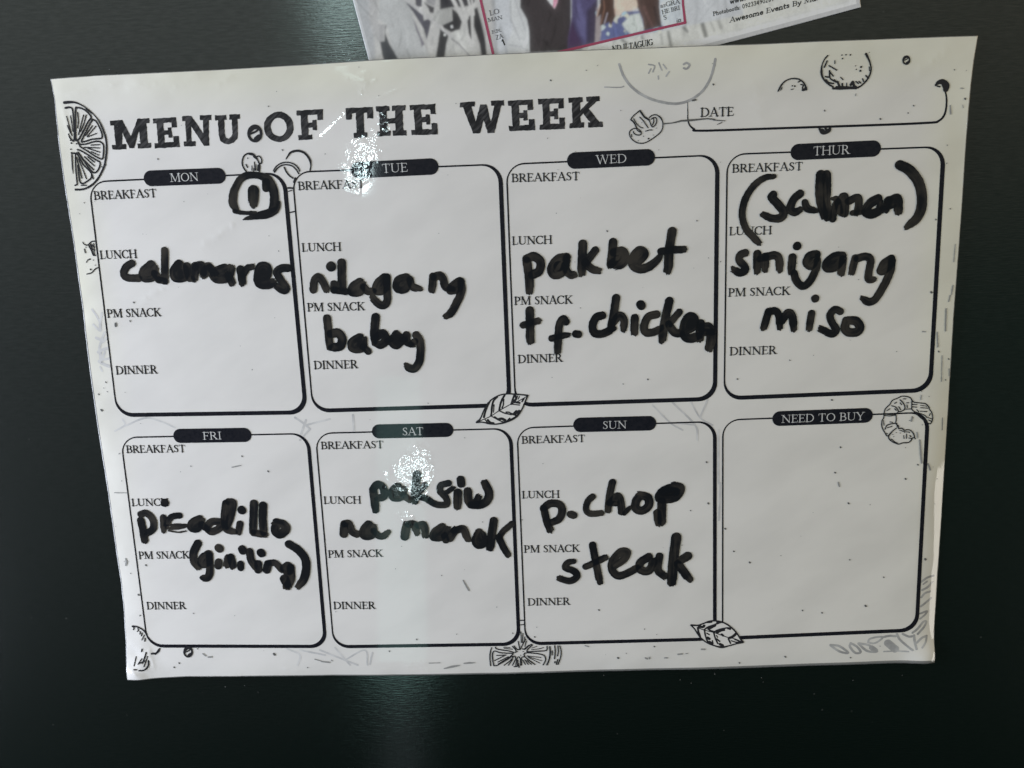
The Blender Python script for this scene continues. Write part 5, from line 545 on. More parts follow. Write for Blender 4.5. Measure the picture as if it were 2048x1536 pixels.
  [[[81.1, 15.36], [80.52, 14.45], [79.48, 14.38], [78.8, 15.39], [79.27, 16.44], [79.91, 16.76], [81.03, 16.27]], [0.85, 0.85, 0.747], 0.12],
  [[[85.4, 15.6], [84.92, 15.01], [84.46, 15.17], [84.07, 15.68], [84.31, 16.27], [84.65, 16.38], [85.27, 16.04]], [0.129, 0.148, 0.335], 0.12],
  [[[91.22, 13.16], [90.48, 12.43], [89.42, 12.93], [88.51, 13.25], [89.19, 14], [89.87, 14.6], [90.68, 14.09]], [0.51, 0.747, 0.85], 0.12],
  [[[92.29, 9.36], [91.65, 8.96], [90.96, 8.8], [90.14, 9.46], [90.66, 10.08], [91.25, 10.48], [92.27, 10.09]], [0.51, 0.747, 0.85], 0.12],
  [[[93.81, 13.62], [93.38, 13.29], [93.05, 13.31], [92.83, 13.69], [92.91, 14.11], [93.23, 14.4], [93.63, 14.12]], [0.51, 0.747, 0.85], 0.12],
  [[[76.79, 11.82], [76.43, 11.29], [76.04, 11.53], [75.71, 11.77], [75.77, 12.3], [76.31, 12.64], [76.79, 12.17]], [0.747, 0.85, 0.837], 0.12],
  [[[90.67, 13.44], [90.29, 13.27], [89.91, 13.22], [89.76, 13.5], [89.82, 13.8], [90.05, 14.06], [90.37, 13.82]], [0.85, 0.85, 0.747], 0.12],
  [[[89.23, 10.3], [88.81, 9.66], [88.26, 9.87], [87.85, 10.35], [87.81, 10.93], [88.59, 11.11], [89.11, 10.99]], [0.129, 0.148, 0.335], 0.12],
  [[[74.29, 13.91], [73.96, 13.58], [73.62, 13.62], [73.41, 13.98], [73.47, 14.3], [73.77, 14.35], [74.09, 14.32]], [0.747, 0.85, 0.837], 0.12],
  [[[89.5, 11.21], [89.03, 10.77], [88.32, 10.86], [87.97, 11.21], [87.94, 12], [88.61, 12.14], [89.18, 11.79]], [0.51, 0.747, 0.85], 0.12],
  [[[85.92, 14.17], [85.77, 13.84], [85.28, 13.81], [84.95, 14.13], [85.12, 14.66], [85.46, 14.86], [85.9, 14.71]], [0.51, 0.747, 0.85], 0.12],
  [[[89.91, 13.77], [89.5, 13.27], [88.39, 13.13], [87.91, 13.65], [88.1, 14.74], [88.81, 15.31], [89.41, 14.65]], [0.51, 0.747, 0.85], 0.12],
  [[[84.18, 15.32], [83.64, 14.65], [82.96, 14.76], [82.66, 15.31], [82.63, 16.12], [83.43, 16.47], [83.83, 15.93]], [0.85, 0.85, 0.703], 0.12],
  [[[74.14, 12.37], [73.69, 11.78], [73.1, 11.98], [72.33, 12.51], [72.7, 13.16], [73.43, 13.43], [74.14, 13.06]], [0.747, 0.85, 0.837], 0.12],
  [[[81.73, 14.73], [81.45, 13.78], [80.65, 14.01], [79.88, 14.66], [80.23, 15.54], [81.04, 15.89], [82.01, 15.59]], [0.129, 0.148, 0.335], 0.12],
  [[[89.18, 10.74], [88.51, 10.4], [87.81, 10.32], [87.51, 10.78], [87.67, 11.38], [88.18, 11.64], [88.79, 11.34]], [0.85, 0.85, 0.703], 0.12],
  [[[76.12, 14.15], [75.31, 13.54], [74.33, 13.31], [73.98, 14.34], [74.17, 15.01], [74.77, 15.23], [75.59, 14.93]], [0.747, 0.85, 0.837], 0.12],
  [[[87.26, 14.58], [86.52, 14.03], [86.05, 14.03], [85.76, 14.56], [85.67, 15.27], [86.25, 15.41], [86.82, 15.21]], [0.747, 0.85, 0.837], 0.12],
  [[[83.29, 14.66], [82.7, 14.1], [81.57, 13.94], [81.25, 14.81], [81.37, 15.66], [82.05, 16.01], [82.71, 15.48]], [0.129, 0.148, 0.335], 0.12],
  [[[81.28, 13.67], [83.49, 15.12], [84.58, 15.74], [87.36, 15.48], [87.7, 12.7], [87.48, 10.05], [83.31, 9.99], [81.84, 11.94]], [0.8, 0.85, 0.8], 0.3],
  [[[74.47, 20.56], [75.58, 19.16], [74.6, 13.79], [73.38, 10.48], [71.7, 10.46]], [0.442, 0.38, 0.38], 0.3],
  [[[91.95, 94.44], [97.03, 93.1], [79.85, 19.19], [79.73, 16.53], [77.77, 14.11], [77.33, 15.35], [75.84, 15.05], [74.39, 14.97], [75.34, 18.1], [74.07, 17.75], [75.69, 20.7]], [0.099, 0.057, 0.046], 0.2],
  [[[75.79, 21.12], [74.12, 17.97]], [0.837, 0.583, 0.442], 0.15, 0.13],
  [[[77.19, 22.1], [76.84, 19.51], [74.71, 15.34]], [0.442, 0.226, 0.155], 0.15, 0.1],
  [[[79.98, 18.71], [79.73, 16.53]], [0.583, 0.324, 0.217], 0.15, 0.12],
  [[[77.45, 18.01], [75.89, 15.27]], [0.598, 0.546, 0.622], 0.2, 0.16],
  [[[101.3, 91.97], [108.48, 90.08], [93.71, 14.3], [93.25, 9.93], [87.59, 10.03], [87.88, 13.55], [87.05, 17.35]], [0.11, 0.07, 0.061], 0.25],
  [[[89.06, 16.83], [89.72, 13.31], [90.52, 10.41]], [0.201, 0.116, 0.105], 0.4, 0.3],
  [[[92.19, 16.03], [92.45, 10.59]], [0.066, 0.043, 0.04], 0.3, 0.4],
  [[[87.12, 20.89], [87.86, 16.69], [88.46, 11.83]], [0.17, 0.094, 0.079], 0.2, 0.15],
  [[[108.69, 90.02], [116.07, 88.07], [100.1, 9.98], [93.3, 10.15], [93.75, 15.63]], [0.747, 0.8, 0.837], 0.15]],
 'ctext': [
  ["Awesome Events By Mu.", [114.14, 5.69], [142.22, 5.4], 1.42, 0.22, 0.085],
  ["Photobooth: 09233490289", [109.54, 8.94], [128.93, 8.66], 1.2, 0.1, 0.06],
  ["www.", [115.33, 11.1], [120.39, 10.92], 1.5, 0.12, 0.07],
  ["ND II-TAGUIG", [76.3, 6.29], [89.36, 5.23], 1.75, 0.12, 0.06],
  ["LO", [41.14, 26.51], [44.37, 26.47], 1.5, 0, 0.05],
  ["MAN", [40.11, 24.85], [44.85, 24.55], 1.1, 0, 0.05],
  ["ZA", [41.3, 19], [43.73, 19.06], 1.3, 0, 0.06],
  ["1", [43.12, 16.83], [43.93, 16.96], 1.7, 0, 0.1],
  ["ER", [40.39, 21.16], [43.5, 21.05], 0.9, 0, 0.06],
  ["asGRA", [93.93, 15.36], [100.24, 15.2], 1.3, 0, 0.05],
  ["HE BRI", [94.11, 13.42], [99.87, 13.4], 1.2, 0, 0.05],
  ["S", [94.19, 11.6], [95.37, 11.59], 1.4, 0, 0.06],
  ["in", [97.95, 9.86], [99.61, 9.88], 1.2, 0.2, 0.08]]}

# ------------------------------------------------------------------ helpers
def vnoise(x, y, s, seed=0):                                 # smooth value noise in -1..1
    x = np.asarray(x, float) / s + 131.7; y = np.asarray(y, float) / s + 87.3
    i = np.floor(x).astype(np.int64); j = np.floor(y).astype(np.int64)
    u = x - i; v = y - j; u = u * u * (3 - 2 * u); v = v * v * (3 - 2 * v)
    def h(a, b):
        n = (a * 374761393 + b * 668265263 + seed * 974711) & 0x7fffffff
        n = ((n ^ (n >> 13)) * 1274126177) & 0x7fffffff
        return ((n ^ (n >> 16)) & 0xffff) / 32767.5 - 1.0
    return (h(i, j) * (1 - u) + h(i + 1, j) * u) * (1 - v) + (h(i, j + 1) * (1 - u) + h(i + 1, j + 1) * u) * v

def seg_dist(x, y, a, b):
    ax, ay = a; bx, by = b; L2 = (bx - ax) ** 2 + (by - ay) ** 2 + 1e-12
    t = np.clip(((x - ax) * (bx - ax) + (y - ay) * (by - ay)) / L2, 0, 1)
    px = x - ax - t * (bx - ax); py = y - ay - t * (by - ay)
    return np.hypot(px, py), t

# creases pressed into the laminated sheet: (start, end, height, width)
CREASES = [
  ((-65.18, 81.5), (-46.96, 96.2), 0.034, 0.6),
  ((-51.68, 102.86), (-43.08, 100.34), 0.04, 0.8),
  ((-45.43, 97.06), (-46.46, 98.65), 0.05, 0.6),
  ((-43.98, 94.38), (-30.15, 99.64), 0.03, 0.6),
  ((-23.57, 95.68), (-16.91, 99.23), 0.02, 0.5),
  ((-42.42, 100.62), (-40.07, 101.75), 0.03, 0.5),
  ((-89.24, 59.5), (-104.67, 49.88), 0.06, 1.4),
  ((-109.74, 42.58), (-127.35, 32.24), 0.06, 1.4),
  ((-108.29, 100.49), (-97.86, 105.44), 0.04, 1.5),
  ((-124.67, 101.95), (-109.58, 103.63), 0.04, 1.6),
  ((-138.57, -92.54), (-137.24, -103.59), 0.1, 0.8),
  ((-146.04, -101.39), (-144.01, -104.86), 0.08, 0.8),
  ((-143.06, 101.18), (-122.73, 104.19), 0.05, 0.8),
  ((-142.09, 83.82), (-144.94, 99.7), 0.05, 0.9),
  ((-94.99, 101.47), (-86.42, 104.95), 0.04, 1.2),
  ((130.52, 95.68), (140.94, 103.43), 0.05, 1.6),
  ((-90.16, -102.59), (-81.02, -104.78), 0.04, 0.8),
  ((78.77, 97.89), (83.82, 80.9), 0.03, 2.2)]
def ease(v):
    v = np.clip(v, 0, None); return v * v
def relief(x, y):
    """height of the laminated sheet over the door (mm)"""
    x = np.asarray(x, float); y = np.asarray(y, float)
    z = np.full(x.shape, 1.75)
    z = z + 0.10 * vnoise(x, y, 70, 1) + 0.022 * vnoise(x, y, 26, 2)
    # edges bend back towards the door
    lowr = 1 / (1 + np.exp((y + 12) / 11.0))
    z = z - (0.15 + 1.05 * lowr) * ease((x - 138.5) / 9.0)
    lowl = 1 / (1 + np.exp((y + 35) / 13.0))
    z = z - (0.12 + 0.75 * lowl) * ease((-x - 138.5) / 9.0)
    z = z - 0.35 * ease((-y - 99.5) / 7.0) - 0.04 * ease((y - 97) / 9.5)
    # bottom corners curl outward, top left corner crumpled
    z = z + 1.9 * np.exp(-(((x - 147) / 7.0) ** 2 + ((y + 105) / 7.0) ** 2)) 
    z = z + 0.9 * np.exp(-(((x + 147) / 6.0) ** 2 + ((y + 105) / 7.0) ** 2))
    cl = np.exp(-(((x + 150) / 9.0) ** 2)) + np.exp(-(((y - 108) / 7.0) ** 2 + ((x + 120) / 30.0) ** 2))
    z = z + 0.11 * cl * vnoise(x, y, 5.0, 5)
    rim = np.clip(1 - np.minimum(149 - np.abs(x), 106.5 - np.abs(y)) / 9.0, 0, 1) ** 2
    z = z + rim * (0.34 * vnoise(x, y, 19, 12) + 0.05 * vnoise(x, y, 5.5, 13))
    corner = np.exp(-(((x + 143) / 9.0) ** 2 + ((y + 101) / 8.0) ** 2))
    z = z + 0.32 * corner * vnoise(x + 0.5 * y, y, 4.5, 8)
    for a, b, hgt, wd in CREASES:
        x0, x1 = min(a[0], b[0]) - 4 * wd, max(a[0], b[0]) + 4 * wd
        y0, y1 = min(a[1], b[1]) - 4 * wd, max(a[1], b[1]) + 4 * wd
        mk = (x > x0) & (x < x1) & (y > y0) & (y < y1)
        if mk.any():
            dd, t = seg_dist(x[mk], y[mk], a, b)
            env = np.clip(np.minimum(t, 1 - t) * 5, 0, 1) * (1 + 0.5 * vnoise(x[mk], y[mk], 1.3, 9))
            z[mk] = z[mk] + hgt * env * np.exp(-(dd / wd) ** 2)
    return z
def relief_normal(x, y, h=0.06):
    gx = (relief(x + h, y) - relief(x - h, y)) / (2 * h); gy = (relief(x, y + h) - relief(x, y - h)) / (2 * h)
    n = np.stack([-gx, -gy, np.ones_like(gx)], 1); return n / np.linalg.norm(n, axis=1)[:, None]

def link(o, parent=None):
    C.objects.link(o)
    if parent: o.parent = parent
    return o
def empty(name, label, cat):
    o = bpy.data.objects.new(name, None); C.objects.link(o)
    o.empty_display_size = 0.02; o.rotation_euler = (math.pi / 2, 0, 0); o['label'] = label; o['category'] = cat
    return o
def raw_mesh(name, verts, faces, mat, parent, normals=None, attrs=None, colors=None):
    me = bpy.data.meshes.new(name)
    v = np.asarray(verts, np.float32) * MM
    loops = np.concatenate([np.asarray(a, np.int32).ravel() for a in faces])
    sizes = np.concatenate([np.full(len(a), np.asarray(a).shape[1], np.int32) for a in faces])
    starts = np.concatenate([[0], np.cumsum(sizes)[:-1]]).astype(np.int32)
    me.vertices.add(len(v)); me.vertices.foreach_set('co', v.ravel())
    me.loops.add(len(loops)); me.loops.foreach_set('vertex_index', loops)
    me.polygons.add(len(sizes)); me.polygons.foreach_set('loop_start', starts)
    try: me.polygons.foreach_set('loop_total', sizes)
    except Exception: pass
    me.polygons.foreach_set('use_smooth', np.ones(len(sizes), bool))
    me.update(calc_edges=True); me.validate()
    for k, a in (attrs or {}).items():
        at = me.attributes.new(k, 'FLOAT', 'POINT'); at.data.foreach_set('value', np.asarray(a, np.float32))
    if colors is not None:
        at = me.attributes.new('print_colour', 'FLOAT_COLOR', 'POINT')
        at.data.foreach_set('color', np.c_[colors, np.ones(len(colors))].astype(np.float32).ravel())
    if normals is not None:
        me.normals_split_custom_set_from_vertices([tuple(n) for n in normals])
    me.materials.append(mat)
    return link(bpy.data.objects.new(name, me), parent)
# patches where the film has gone wrinkled: (start, end, radius)
RUMPLED = [
  ((-40.55, 84.75), (-44.41, 81.14), 3.0),
  ((-44.9, 81.16), (-48.83, 74.51), 3.9),
  ((-49.22, 73.73), (-50.53, 69.31), 3.0),
  ((-39.29, 91.39), (-38.52, 85.6), 2.2),
  ((-52.91, 73.08), (-52.33, 67.46), 2.5),
  ((-35.54, -25.97), (-40.27, -31.28), 5.0),
  ((-34.14, -26.02), (-35.04, -35.63), 4.4),
  ((-34.15, -20.07), (-34.03, -24.21), 2.2),
  ((-42.1, -46.5), (-39.44, -46.94), 2.0),
  ((-42.31, -103.81), (-36.74, -103.33), 2.0),
  ((-44.62, 101.64), (-44.46, 99.33), 2.0)]
def rumple(x, y):
    w = np.zeros(np.shape(x))
    for a, b, rr in RUMPLED:
        dd, t = seg_dist(x, y, a, b); w = np.maximum(w, np.clip(1.35 - dd / rr + 0.55 * vnoise(x, y, 1.9, 61), 0, 1))
    return w
def on_sheet(name, xy, faces, mat, parent, lift, attrs=None):
    xy = np.asarray(xy, float); z = relief(xy[:, 0], xy[:, 1]) + lift
    attrs = dict(attrs or {}); attrs['rumple'] = rumple(xy[:, 0], xy[:, 1])
    return raw_mesh(name, np.c_[xy, z], faces, mat, parent, relief_normal(xy[:, 0], xy[:, 1]), attrs)

def smooth(st, n=6):                                         # Catmull-Rom through (x, y, r)
    p = np.asarray(st, float)
    if len(p) < 3: return p
    q = np.vstack([2 * p[0] - p[1], p, 2 * p[-1] - p[-2]]); o = []
    for i in range(1, len(q) - 2):
        for t in np.linspace(0, 1, n, endpoint=False):
            a, b, c, e = q[i - 1], q[i], q[i + 1], q[i + 2]
            o.append(0.5 * (2 * b + (c - a) * t + (2 * a - 5 * b + 4 * c - e) * t * t + (3 * b - a - 3 * c + e) * t ** 3))
    o.append(p[-1]); o = np.array(o); o[:, 2] = np.clip(o[:, 2], p[:, 2].min(), p[:, 2].max()); return o

CASES = {1: [[0, 1, 7]], 2: [[1, 2, 3]], 4: [[3, 4, 5]], 8: [[5, 6, 7]], 3: [[0, 2, 3, 7]], 6: [[1, 2, 4, 5]], 12: [[3, 4, 6, 7]], 9: [[0, 1, 5, 6]],
         7: [[0, 2, 4, 5, 7]], 14: [[1, 2, 4, 6, 7]], 13: [[0, 1, 3, 4, 6]], 11: [[0, 2, 3, 5, 6]], 5: [[0, 1, 7], [3, 4, 5]], 10: [[1, 2, 3], [5, 6, 7]], 15: [[0, 2, 4, 6]]}
def contour(X, Y, D):
    """filled outline of D < 0 as (xy, faces, D at the vertices)"""
    ny, nx = D.shape; N = nx * ny
    ins = D < 0
    code = ins[:-1, :-1] * 1 + ins[:-1, 1:] * 2 + ins[1:, 1:] * 4 + ins[1:, :-1] * 8
    gx, gy = np.meshgrid(X, Y)
    idx = np.arange(N).reshape(ny, nx)
    def cut(a, b):
        t = a / np.where(np.abs(a - b) < 1e-9, 1e-9, a - b); return np.clip(t, 0.02, 0.98)
    th = cut(D[:, :-1], D[:, 1:]); tv = cut(D[:-1], D[1:])
    hx = gx[:, :-1] + th * (gx[:, 1:] - gx[:, :-1]); hy = gy[:, :-1]
    vx = gx[:-1]; vy = gy[:-1] + tv * (gy[1:] - gy[:-1])
    pts = np.vstack([np.c_[gx.ravel(), gy.ravel()], np.c_[hx.ravel(), hy.ravel()], np.c_[vx.ravel(), vy.ravel()]])
    val = np.concatenate([D.ravel(), np.zeros(hx.size), np.zeros(vx.size)])
    H = N + np.arange(ny * (nx - 1)).reshape(ny, nx - 1); VV = N + ny * (nx - 1) + np.arange((ny - 1) * nx).reshape(ny - 1, nx)
    faces = {3: [], 4: [], 5: []}
    for c, polys in CASES.items():
        jj, ii = np.nonzero(code == c)
        if not len(jj): continue
        ref = [idx[jj, ii], H[jj, ii], idx[jj, ii + 1], VV[jj, ii + 1], idx[jj + 1, ii + 1], H[jj + 1, ii], idx[jj + 1, ii], VV[jj, ii]]
        for p in polys: faces[len(p)].append(np.stack([ref[k] for k in p], 1))
    fs = [np.vstack(v) for v in faces.values() if v]
    if not fs: return None
    used = np.unique(np.concatenate([a.ravel() for a in fs])); mp = np.zeros(len(pts), np.int64); mp[used] = np.arange(len(used))
    return pts[used], [mp[a] for a in fs], val[used]
def ink_field(strokes, cell, pad=0.3, rough=0.0, seed=0, rmin=0.0, pen=None):
    P = [s if isinstance(s, np.ndarray) else smooth(s) for s in strokes]
    A = np.vstack(P); R = A[:, 2].max() + pad
    X = np.arange(A[:, 0].min() - R, A[:, 0].max() + R + cell, cell); Y = np.arange(A[:, 1].min() - R, A[:, 1].max() + R + cell, cell)
    D = np.full((len(Y), len(X)), 9.0); cover = np.zeros_like(D); streak = np.zeros_like(D)
    for n_s, s in enumerate(P):
        Ds = np.full(D.shape, 9.0); lat = np.zeros_like(D); run = np.zeros_like(D); far = 0.0
        for k in range(max(1, len(s) - 1)):
            a = s[k]; b = s[min(k + 1, len(s) - 1)]
            rr = max(a[2], b[2], rmin) + pad
            i0, i1 = np.searchsorted(X, [min(a[0], b[0]) - rr, max(a[0], b[0]) + rr]); j0, j1 = np.searchsorted(Y, [min(a[1], b[1]) - rr, max(a[1], b[1]) + rr])
            if i1 <= i0 or j1 <= j0: continue
            gx, gy = np.meshgrid(X[i0:i1], Y[j0:j1])
            dd, t = seg_dist(gx, gy, a[:2], b[:2])
            rad_ = np.maximum(a[2] + t * (b[2] - a[2]), rmin); sd = dd - rad_
            if pen is not None:
                ln_ = math.hypot(b[0] - a[0], b[1] - a[1]) + 1e-9
                nearer = sd < Ds[j0:j1, i0:i1]
                lat[j0:j1, i0:i1] = np.where(nearer, ((gx - a[0]) * (b[1] - a[1]) - (gy - a[1]) * (b[0] - a[0])) / ln_ / rad_, lat[j0:j1, i0:i1])
                run[j0:j1, i0:i1] = np.where(nearer, far + t * ln_, run[j0:j1, i0:i1]); far += ln_
            Ds[j0:j1, i0:i1] = np.minimum(Ds[j0:j1, i0:i1], sd)
        if pen is not None:                                  # bristle streaks, ragged where the pen leaves the sheet
            st_ = vnoise(lat * 3.2 + 17 * n_s, run * 0.22, 1.0, seed + 40) * 0.65 + vnoise(lat * 8 + 5 * n_s, run * 0.35, 1.0, seed + 41) * 0.35
            tail = np.clip((run - (far - 1.3)) / 1.3, 0, 1) * (1 if far > 2.5 else 0)
            Ds = Ds + tail * (0.16 + 0.34 * vnoise(lat * 5 + 9 * n_s, run * 0.3, 1.0, seed + 42))
            streak = np.where(Ds < 0, st_ + 0.55 * tail, streak)
        cover += np.clip(-Ds / 0.35, 0, 1); D = np.minimum(D, Ds)
    if rough:
        gx, gy = np.meshgrid(X, Y)
        D = D + rough * (0.6 * vnoise(gx, gy, 0.9, seed) + 0.4 * vnoise(gx, gy, 0.35, seed + 1))
    if pen is not None: pen['streak'] = streak
    return X, Y, D, cover
def ink(name, strokes, mat, parent, lift, cell=0.11, rough=0.0, seed=0, rmin=0.07):
    X, Y, D, cover = ink_field(strokes, cell, rough=rough, seed=seed, rmin=rmin)
    c = contour(X, Y, D)
    if c is None: return None
    return on_sheet(name, c[0], c[1], mat, parent, lift)
def poly_field(poly, cell, pad=0.3):
    p = np.asarray(poly, float)
    X = np.arange(p[:, 0].min() - pad, p[:, 0].max() + pad, cell); Y = np.arange(p[:, 1].min() - pad, p[:, 1].max() + pad, cell)
    gx, gy = np.meshgrid(X, Y); return X, Y, poly_sd(gx, gy, p)
def poly_sd(gx, gy, p):
    D = np.full(gx.shape, 1e9); ins = np.zeros(gx.shape, bool)
    for k in range(len(p)):
        a = p[k]; b = p[(k + 1) % len(p)]
        D = np.minimum(D, seg_dist(gx, gy, a, b)[0])
        if a[1] != b[1]:
            ins ^= ((a[1] > gy) != (b[1] > gy)) & (gx < (b[0] - a[0]) * (gy - a[1]) / (b[1] - a[1]) + a[0])
    return np.where(ins, -D, D)

# ------------------------------------------------------------------ materials
def material(name): 
    mt = bpy.data.materials.new(name); mt.use_nodes = True
    n = mt.node_tree.nodes; b = n['Principled BSDF']; return mt, mt.node_tree, b
def film(nt, b, rough, scale=1.0):
    """the gloss of the lamination: faint orange peel everywhere, sharp wrinkles where the film is rumpled"""
    tc = nt.nodes.new('ShaderNodeTexCoord')
    n1 = nt.nodes.new('ShaderNodeTexNoise'); n1.inputs['Scale'].default_value = 760; n1.inputs['Detail'].default_value = 2.0
    n2 = nt.nodes.new('ShaderNodeTexNoise'); n2.inputs['Scale'].default_value = 90; n2.inputs['Detail'].default_value = 1.0
    ru = nt.nodes.new('ShaderNodeAttribute'); ru.attribute_name = 'rumple'
    k = nt.nodes.new('ShaderNodeMath'); k.operation = 'MULTIPLY_ADD'; k.inputs[1].default_value = 28.0; k.inputs[2].default_value = 0.9
    m1 = nt.nodes.new('ShaderNodeMath'); m1.operation = 'MULTIPLY'
    mx = nt.nodes.new('ShaderNodeMath'); mx.operation = 'MULTIPLY_ADD'; mx.inputs[1].default_value = 4.0
    bp = nt.nodes.new('ShaderNodeBump'); bp.inputs['Distance'].default_value = 0.0000022 * scale; bp.inputs['Strength'].default_value = 1.0
    for q in (n1, n2): nt.links.new(tc.outputs['Object'], q.inputs['Vector'])
    nt.links.new(ru.outputs['Fac'], k.inputs[0]); nt.links.new(n1.outputs[0], m1.inputs[0]); nt.links.new(k.outputs[0], m1.inputs[1])
    nt.links.new(n2.outputs[0], mx.inputs[0]); nt.links.new(m1.outputs[0], mx.inputs[2])
    nt.links.new(mx.outputs[0], bp.inputs['Height']); nt.links.new(bp.outputs[0], b.inputs['Normal'])
    b.inputs['Roughness'].default_value = rough; b.inputs['IOR'].default_value = 1.47
    return tc
def mix_col(nt, fac, c1, c2):
    mx = nt.nodes.new('ShaderNodeMix'); mx.data_type = 'RGBA'
    mx.inputs[6].default_value = (*c1, 1); mx.inputs[7].default_value = (*c2, 1)
    nt.links.new(fac, mx.inputs[0]); return mx.outputs[2]
def ramp(nt, src, lo, hi):
    mr = nt.nodes.new('ShaderNodeMapRange'); mr.inputs[1].default_value = lo; mr.inputs[2].default_value = hi
    nt.links.new(src, mr.inputs[0]); return mr.outputs[0]
def noise(nt, tc, scale, detail=3, vec_scale=None):
    n = nt.nodes.new('ShaderNodeTexNoise'); n.inputs['Scale'].default_value = scale; n.inputs['Detail'].default_value = detail
    src = tc.outputs['Object']
    if vec_scale:
        mp = nt.nodes.new('ShaderNodeMapping'); mp.vector_type = 'TEXTURE'; mp.inputs['Scale'].default_value = tuple(1 / k for k in vec_scale[:3]); mp.inputs['Rotation'].default_value = (0, 0, vec_scale[3])
        nt.links.new(src, mp.inputs[0]); src = mp.outputs[0]
    nt.links.new(src, n.inputs['Vector']); return n.outputs[0]

ROUGH = 0.045
paper, nt, b = material('laminated_paper'); tc = film(nt, b, ROUGH)
at = nt.nodes.new('ShaderNodeAttribute'); at.attribute_name = 'aged_warm_lit'
c1 = mix_col(nt, at.outputs['Fac'], (0.772, 0.750, 0.716), (0.765, 0.748, 0.635))
mm_ = nt.nodes.new('ShaderNodeMix'); mm_.data_type = 'RGBA'; mm_.blend_type = 'MULTIPLY'; mm_.inputs[0].default_value = 1.0
sm = mix_col(nt, ramp(nt, noise(nt, tc, 30, 6, (1.0, 2.2, 1.0, 0.5)), 0.34, 0.60), (0.925, 0.925, 0.925), (1, 1, 1))
nt.links.new(c1, mm_.inputs[6]); nt.links.new(sm, mm_.inputs[7]); nt.links.new(mm_.outputs[2], b.inputs['Base Color'])
patch, nt, b = material('paper_showing_in_drawing'); film(nt, b, ROUGH); b.inputs['Base Color'].default_value = (0.762, 0.742, 0.705, 1)

black, nt, b = material('printed_black'); tc = film(nt, b, ROUGH)
nt.links.new(mix_col(nt, ramp(nt, noise(nt, tc, 900, 2), 0.35, 0.7), (0.010, 0.011, 0.016), (0.017, 0.017, 0.022)), b.inputs['Base Color'])
line_black, nt, b = material('printed_line'); film(nt, b, ROUGH); b.inputs['Base Color'].default_value = (0.026, 0.026, 0.029, 1)
chalk, nt, b = material('printed_charcoal_lettering'); tc = film(nt, b, ROUGH)
nt.links.new(mix_col(nt, ramp(nt, noise(nt, tc, 210, 5, (1.0, 6.0, 1.0, 0.72)), 0.44, 0.70), (0.020, 0.020, 0.022), (0.080, 0.078, 0.080)), b.inputs['Base Color'])
grey, nt, b = material('printed_pale_grey'); tc = film(nt, b, ROUGH)
nt.links.new(mix_col(nt, ramp(nt, noise(nt, tc, 260, 3), 0.35, 0.68), (0.31, 0.31, 0.305), (0.52, 0.52, 0.51)), b.inputs['Base Color'])
ghost, nt, b = material('printed_ghost_grey'); tc = film(nt, b, ROUGH)
nt.links.new(mix_col(nt, ramp(nt, noise(nt, tc, 200, 3), 0.35, 0.62), (0.52, 0.515, 0.51), (0.69, 0.68, 0.66)), b.inputs['Base Color'])
reverse, nt, b = material('paper_white_lettering'); film(nt, b, ROUGH); b.inputs['Base Color'].default_value = (0.58, 0.58, 0.57, 1)
speck, nt, b = material('ink_specks'); film(nt, b, 0.3); b.inputs['Base Color'].default_value = (0.11, 0.11, 0.105, 1)
pale_speck, nt, b = material('worn_line'); film(nt, b, ROUGH); b.inputs['Base Color'].default_value = (0.30, 0.30, 0.29, 1)

marker, nt, b = material('dry_erase_marker_ink'); tc = film(nt, b, 0.07, 1.3)
cv = nt.nodes.new('ShaderNodeAttribute'); cv.attribute_name = 'cover'
sk = nt.nodes.new('ShaderNodeAttribute'); sk.attribute_name = 'streak'
sm_ = nt.nodes.new('ShaderNodeMath'); sm_.operation = 'MULTIPLY_ADD'; sm_.inputs[1].default_value = 0.16
nt.links.new(sk.outputs['Fac'], sm_.inputs[0]); nt.links.new(noise(nt, tc, 130, 4), sm_.inputs[2])
c1 = mix_col(nt, ramp(nt, sm_.outputs[0], 0.42, 0.70), (0.0115, 0.0125, 0.0145), (0.043, 0.039, 0.034))   # one thin coat, streaked by the tip
c2 = mix_col(nt, ramp(nt, cv.outputs['Fac'], 1.0, 1.9), (0, 0, 0), (0.0085, 0.010, 0.0125))                        # where strokes cross
mk = nt.nodes.new('ShaderNodeMix'); mk.data_type = 'RGBA'
nt.links.new(ramp(nt, cv.outputs['Fac'], 1.0, 2.0), mk.inputs[0]); nt.links.new(c1, mk.inputs[6]); nt.links.new(c2, mk.inputs[7])
nt.links.new(mk.outputs[2], b.inputs['Base Color'])
b.inputs['IOR'].default_value = 1.38

rimm, nt, b = material('clear_film_margin'); tc = film(nt, b, 0.12, 3.0); b.inputs['Base Color'].default_value = (0.22, 0.22, 0.21, 1)

door, nt, b = material('dark_hairline_door')
tc = nt.nodes.new('ShaderNodeTexCoord')
vo = nt.nodes.new('ShaderNodeTexVoronoi'); vo.inputs['Scale'].default_value = 210; nt.links.new(tc.outputs['Object'], vo.inputs['Vector'])
hit = nt.nodes.new('ShaderNodeMath'); hit.operation = 'LESS_THAN'; hit.inputs[1].default_value = 0.075; nt.links.new(vo.outputs['Distance'], hit.inputs[0])
sel = nt.nodes.new('ShaderNodeMath'); sel.operation = 'MULTIPLY'; nt.links.new(hit.outputs[0], sel.inputs[0]); nt.links.new(ramp(nt, noise(nt, tc, 45, 1), 0.60, 0.72), sel.inputs[1])
nt.links.new(mix_col(nt, sel.outputs[0], (0.0030, 0.0062, 0.0050), (0.06, 0.065, 0.06)), b.inputs['Base Color'])   # sparse dust
hl = noise(nt, tc, 1.0, 3, (240, 1, 2200, 0)); gr = noise(nt, tc, 1100, 2)
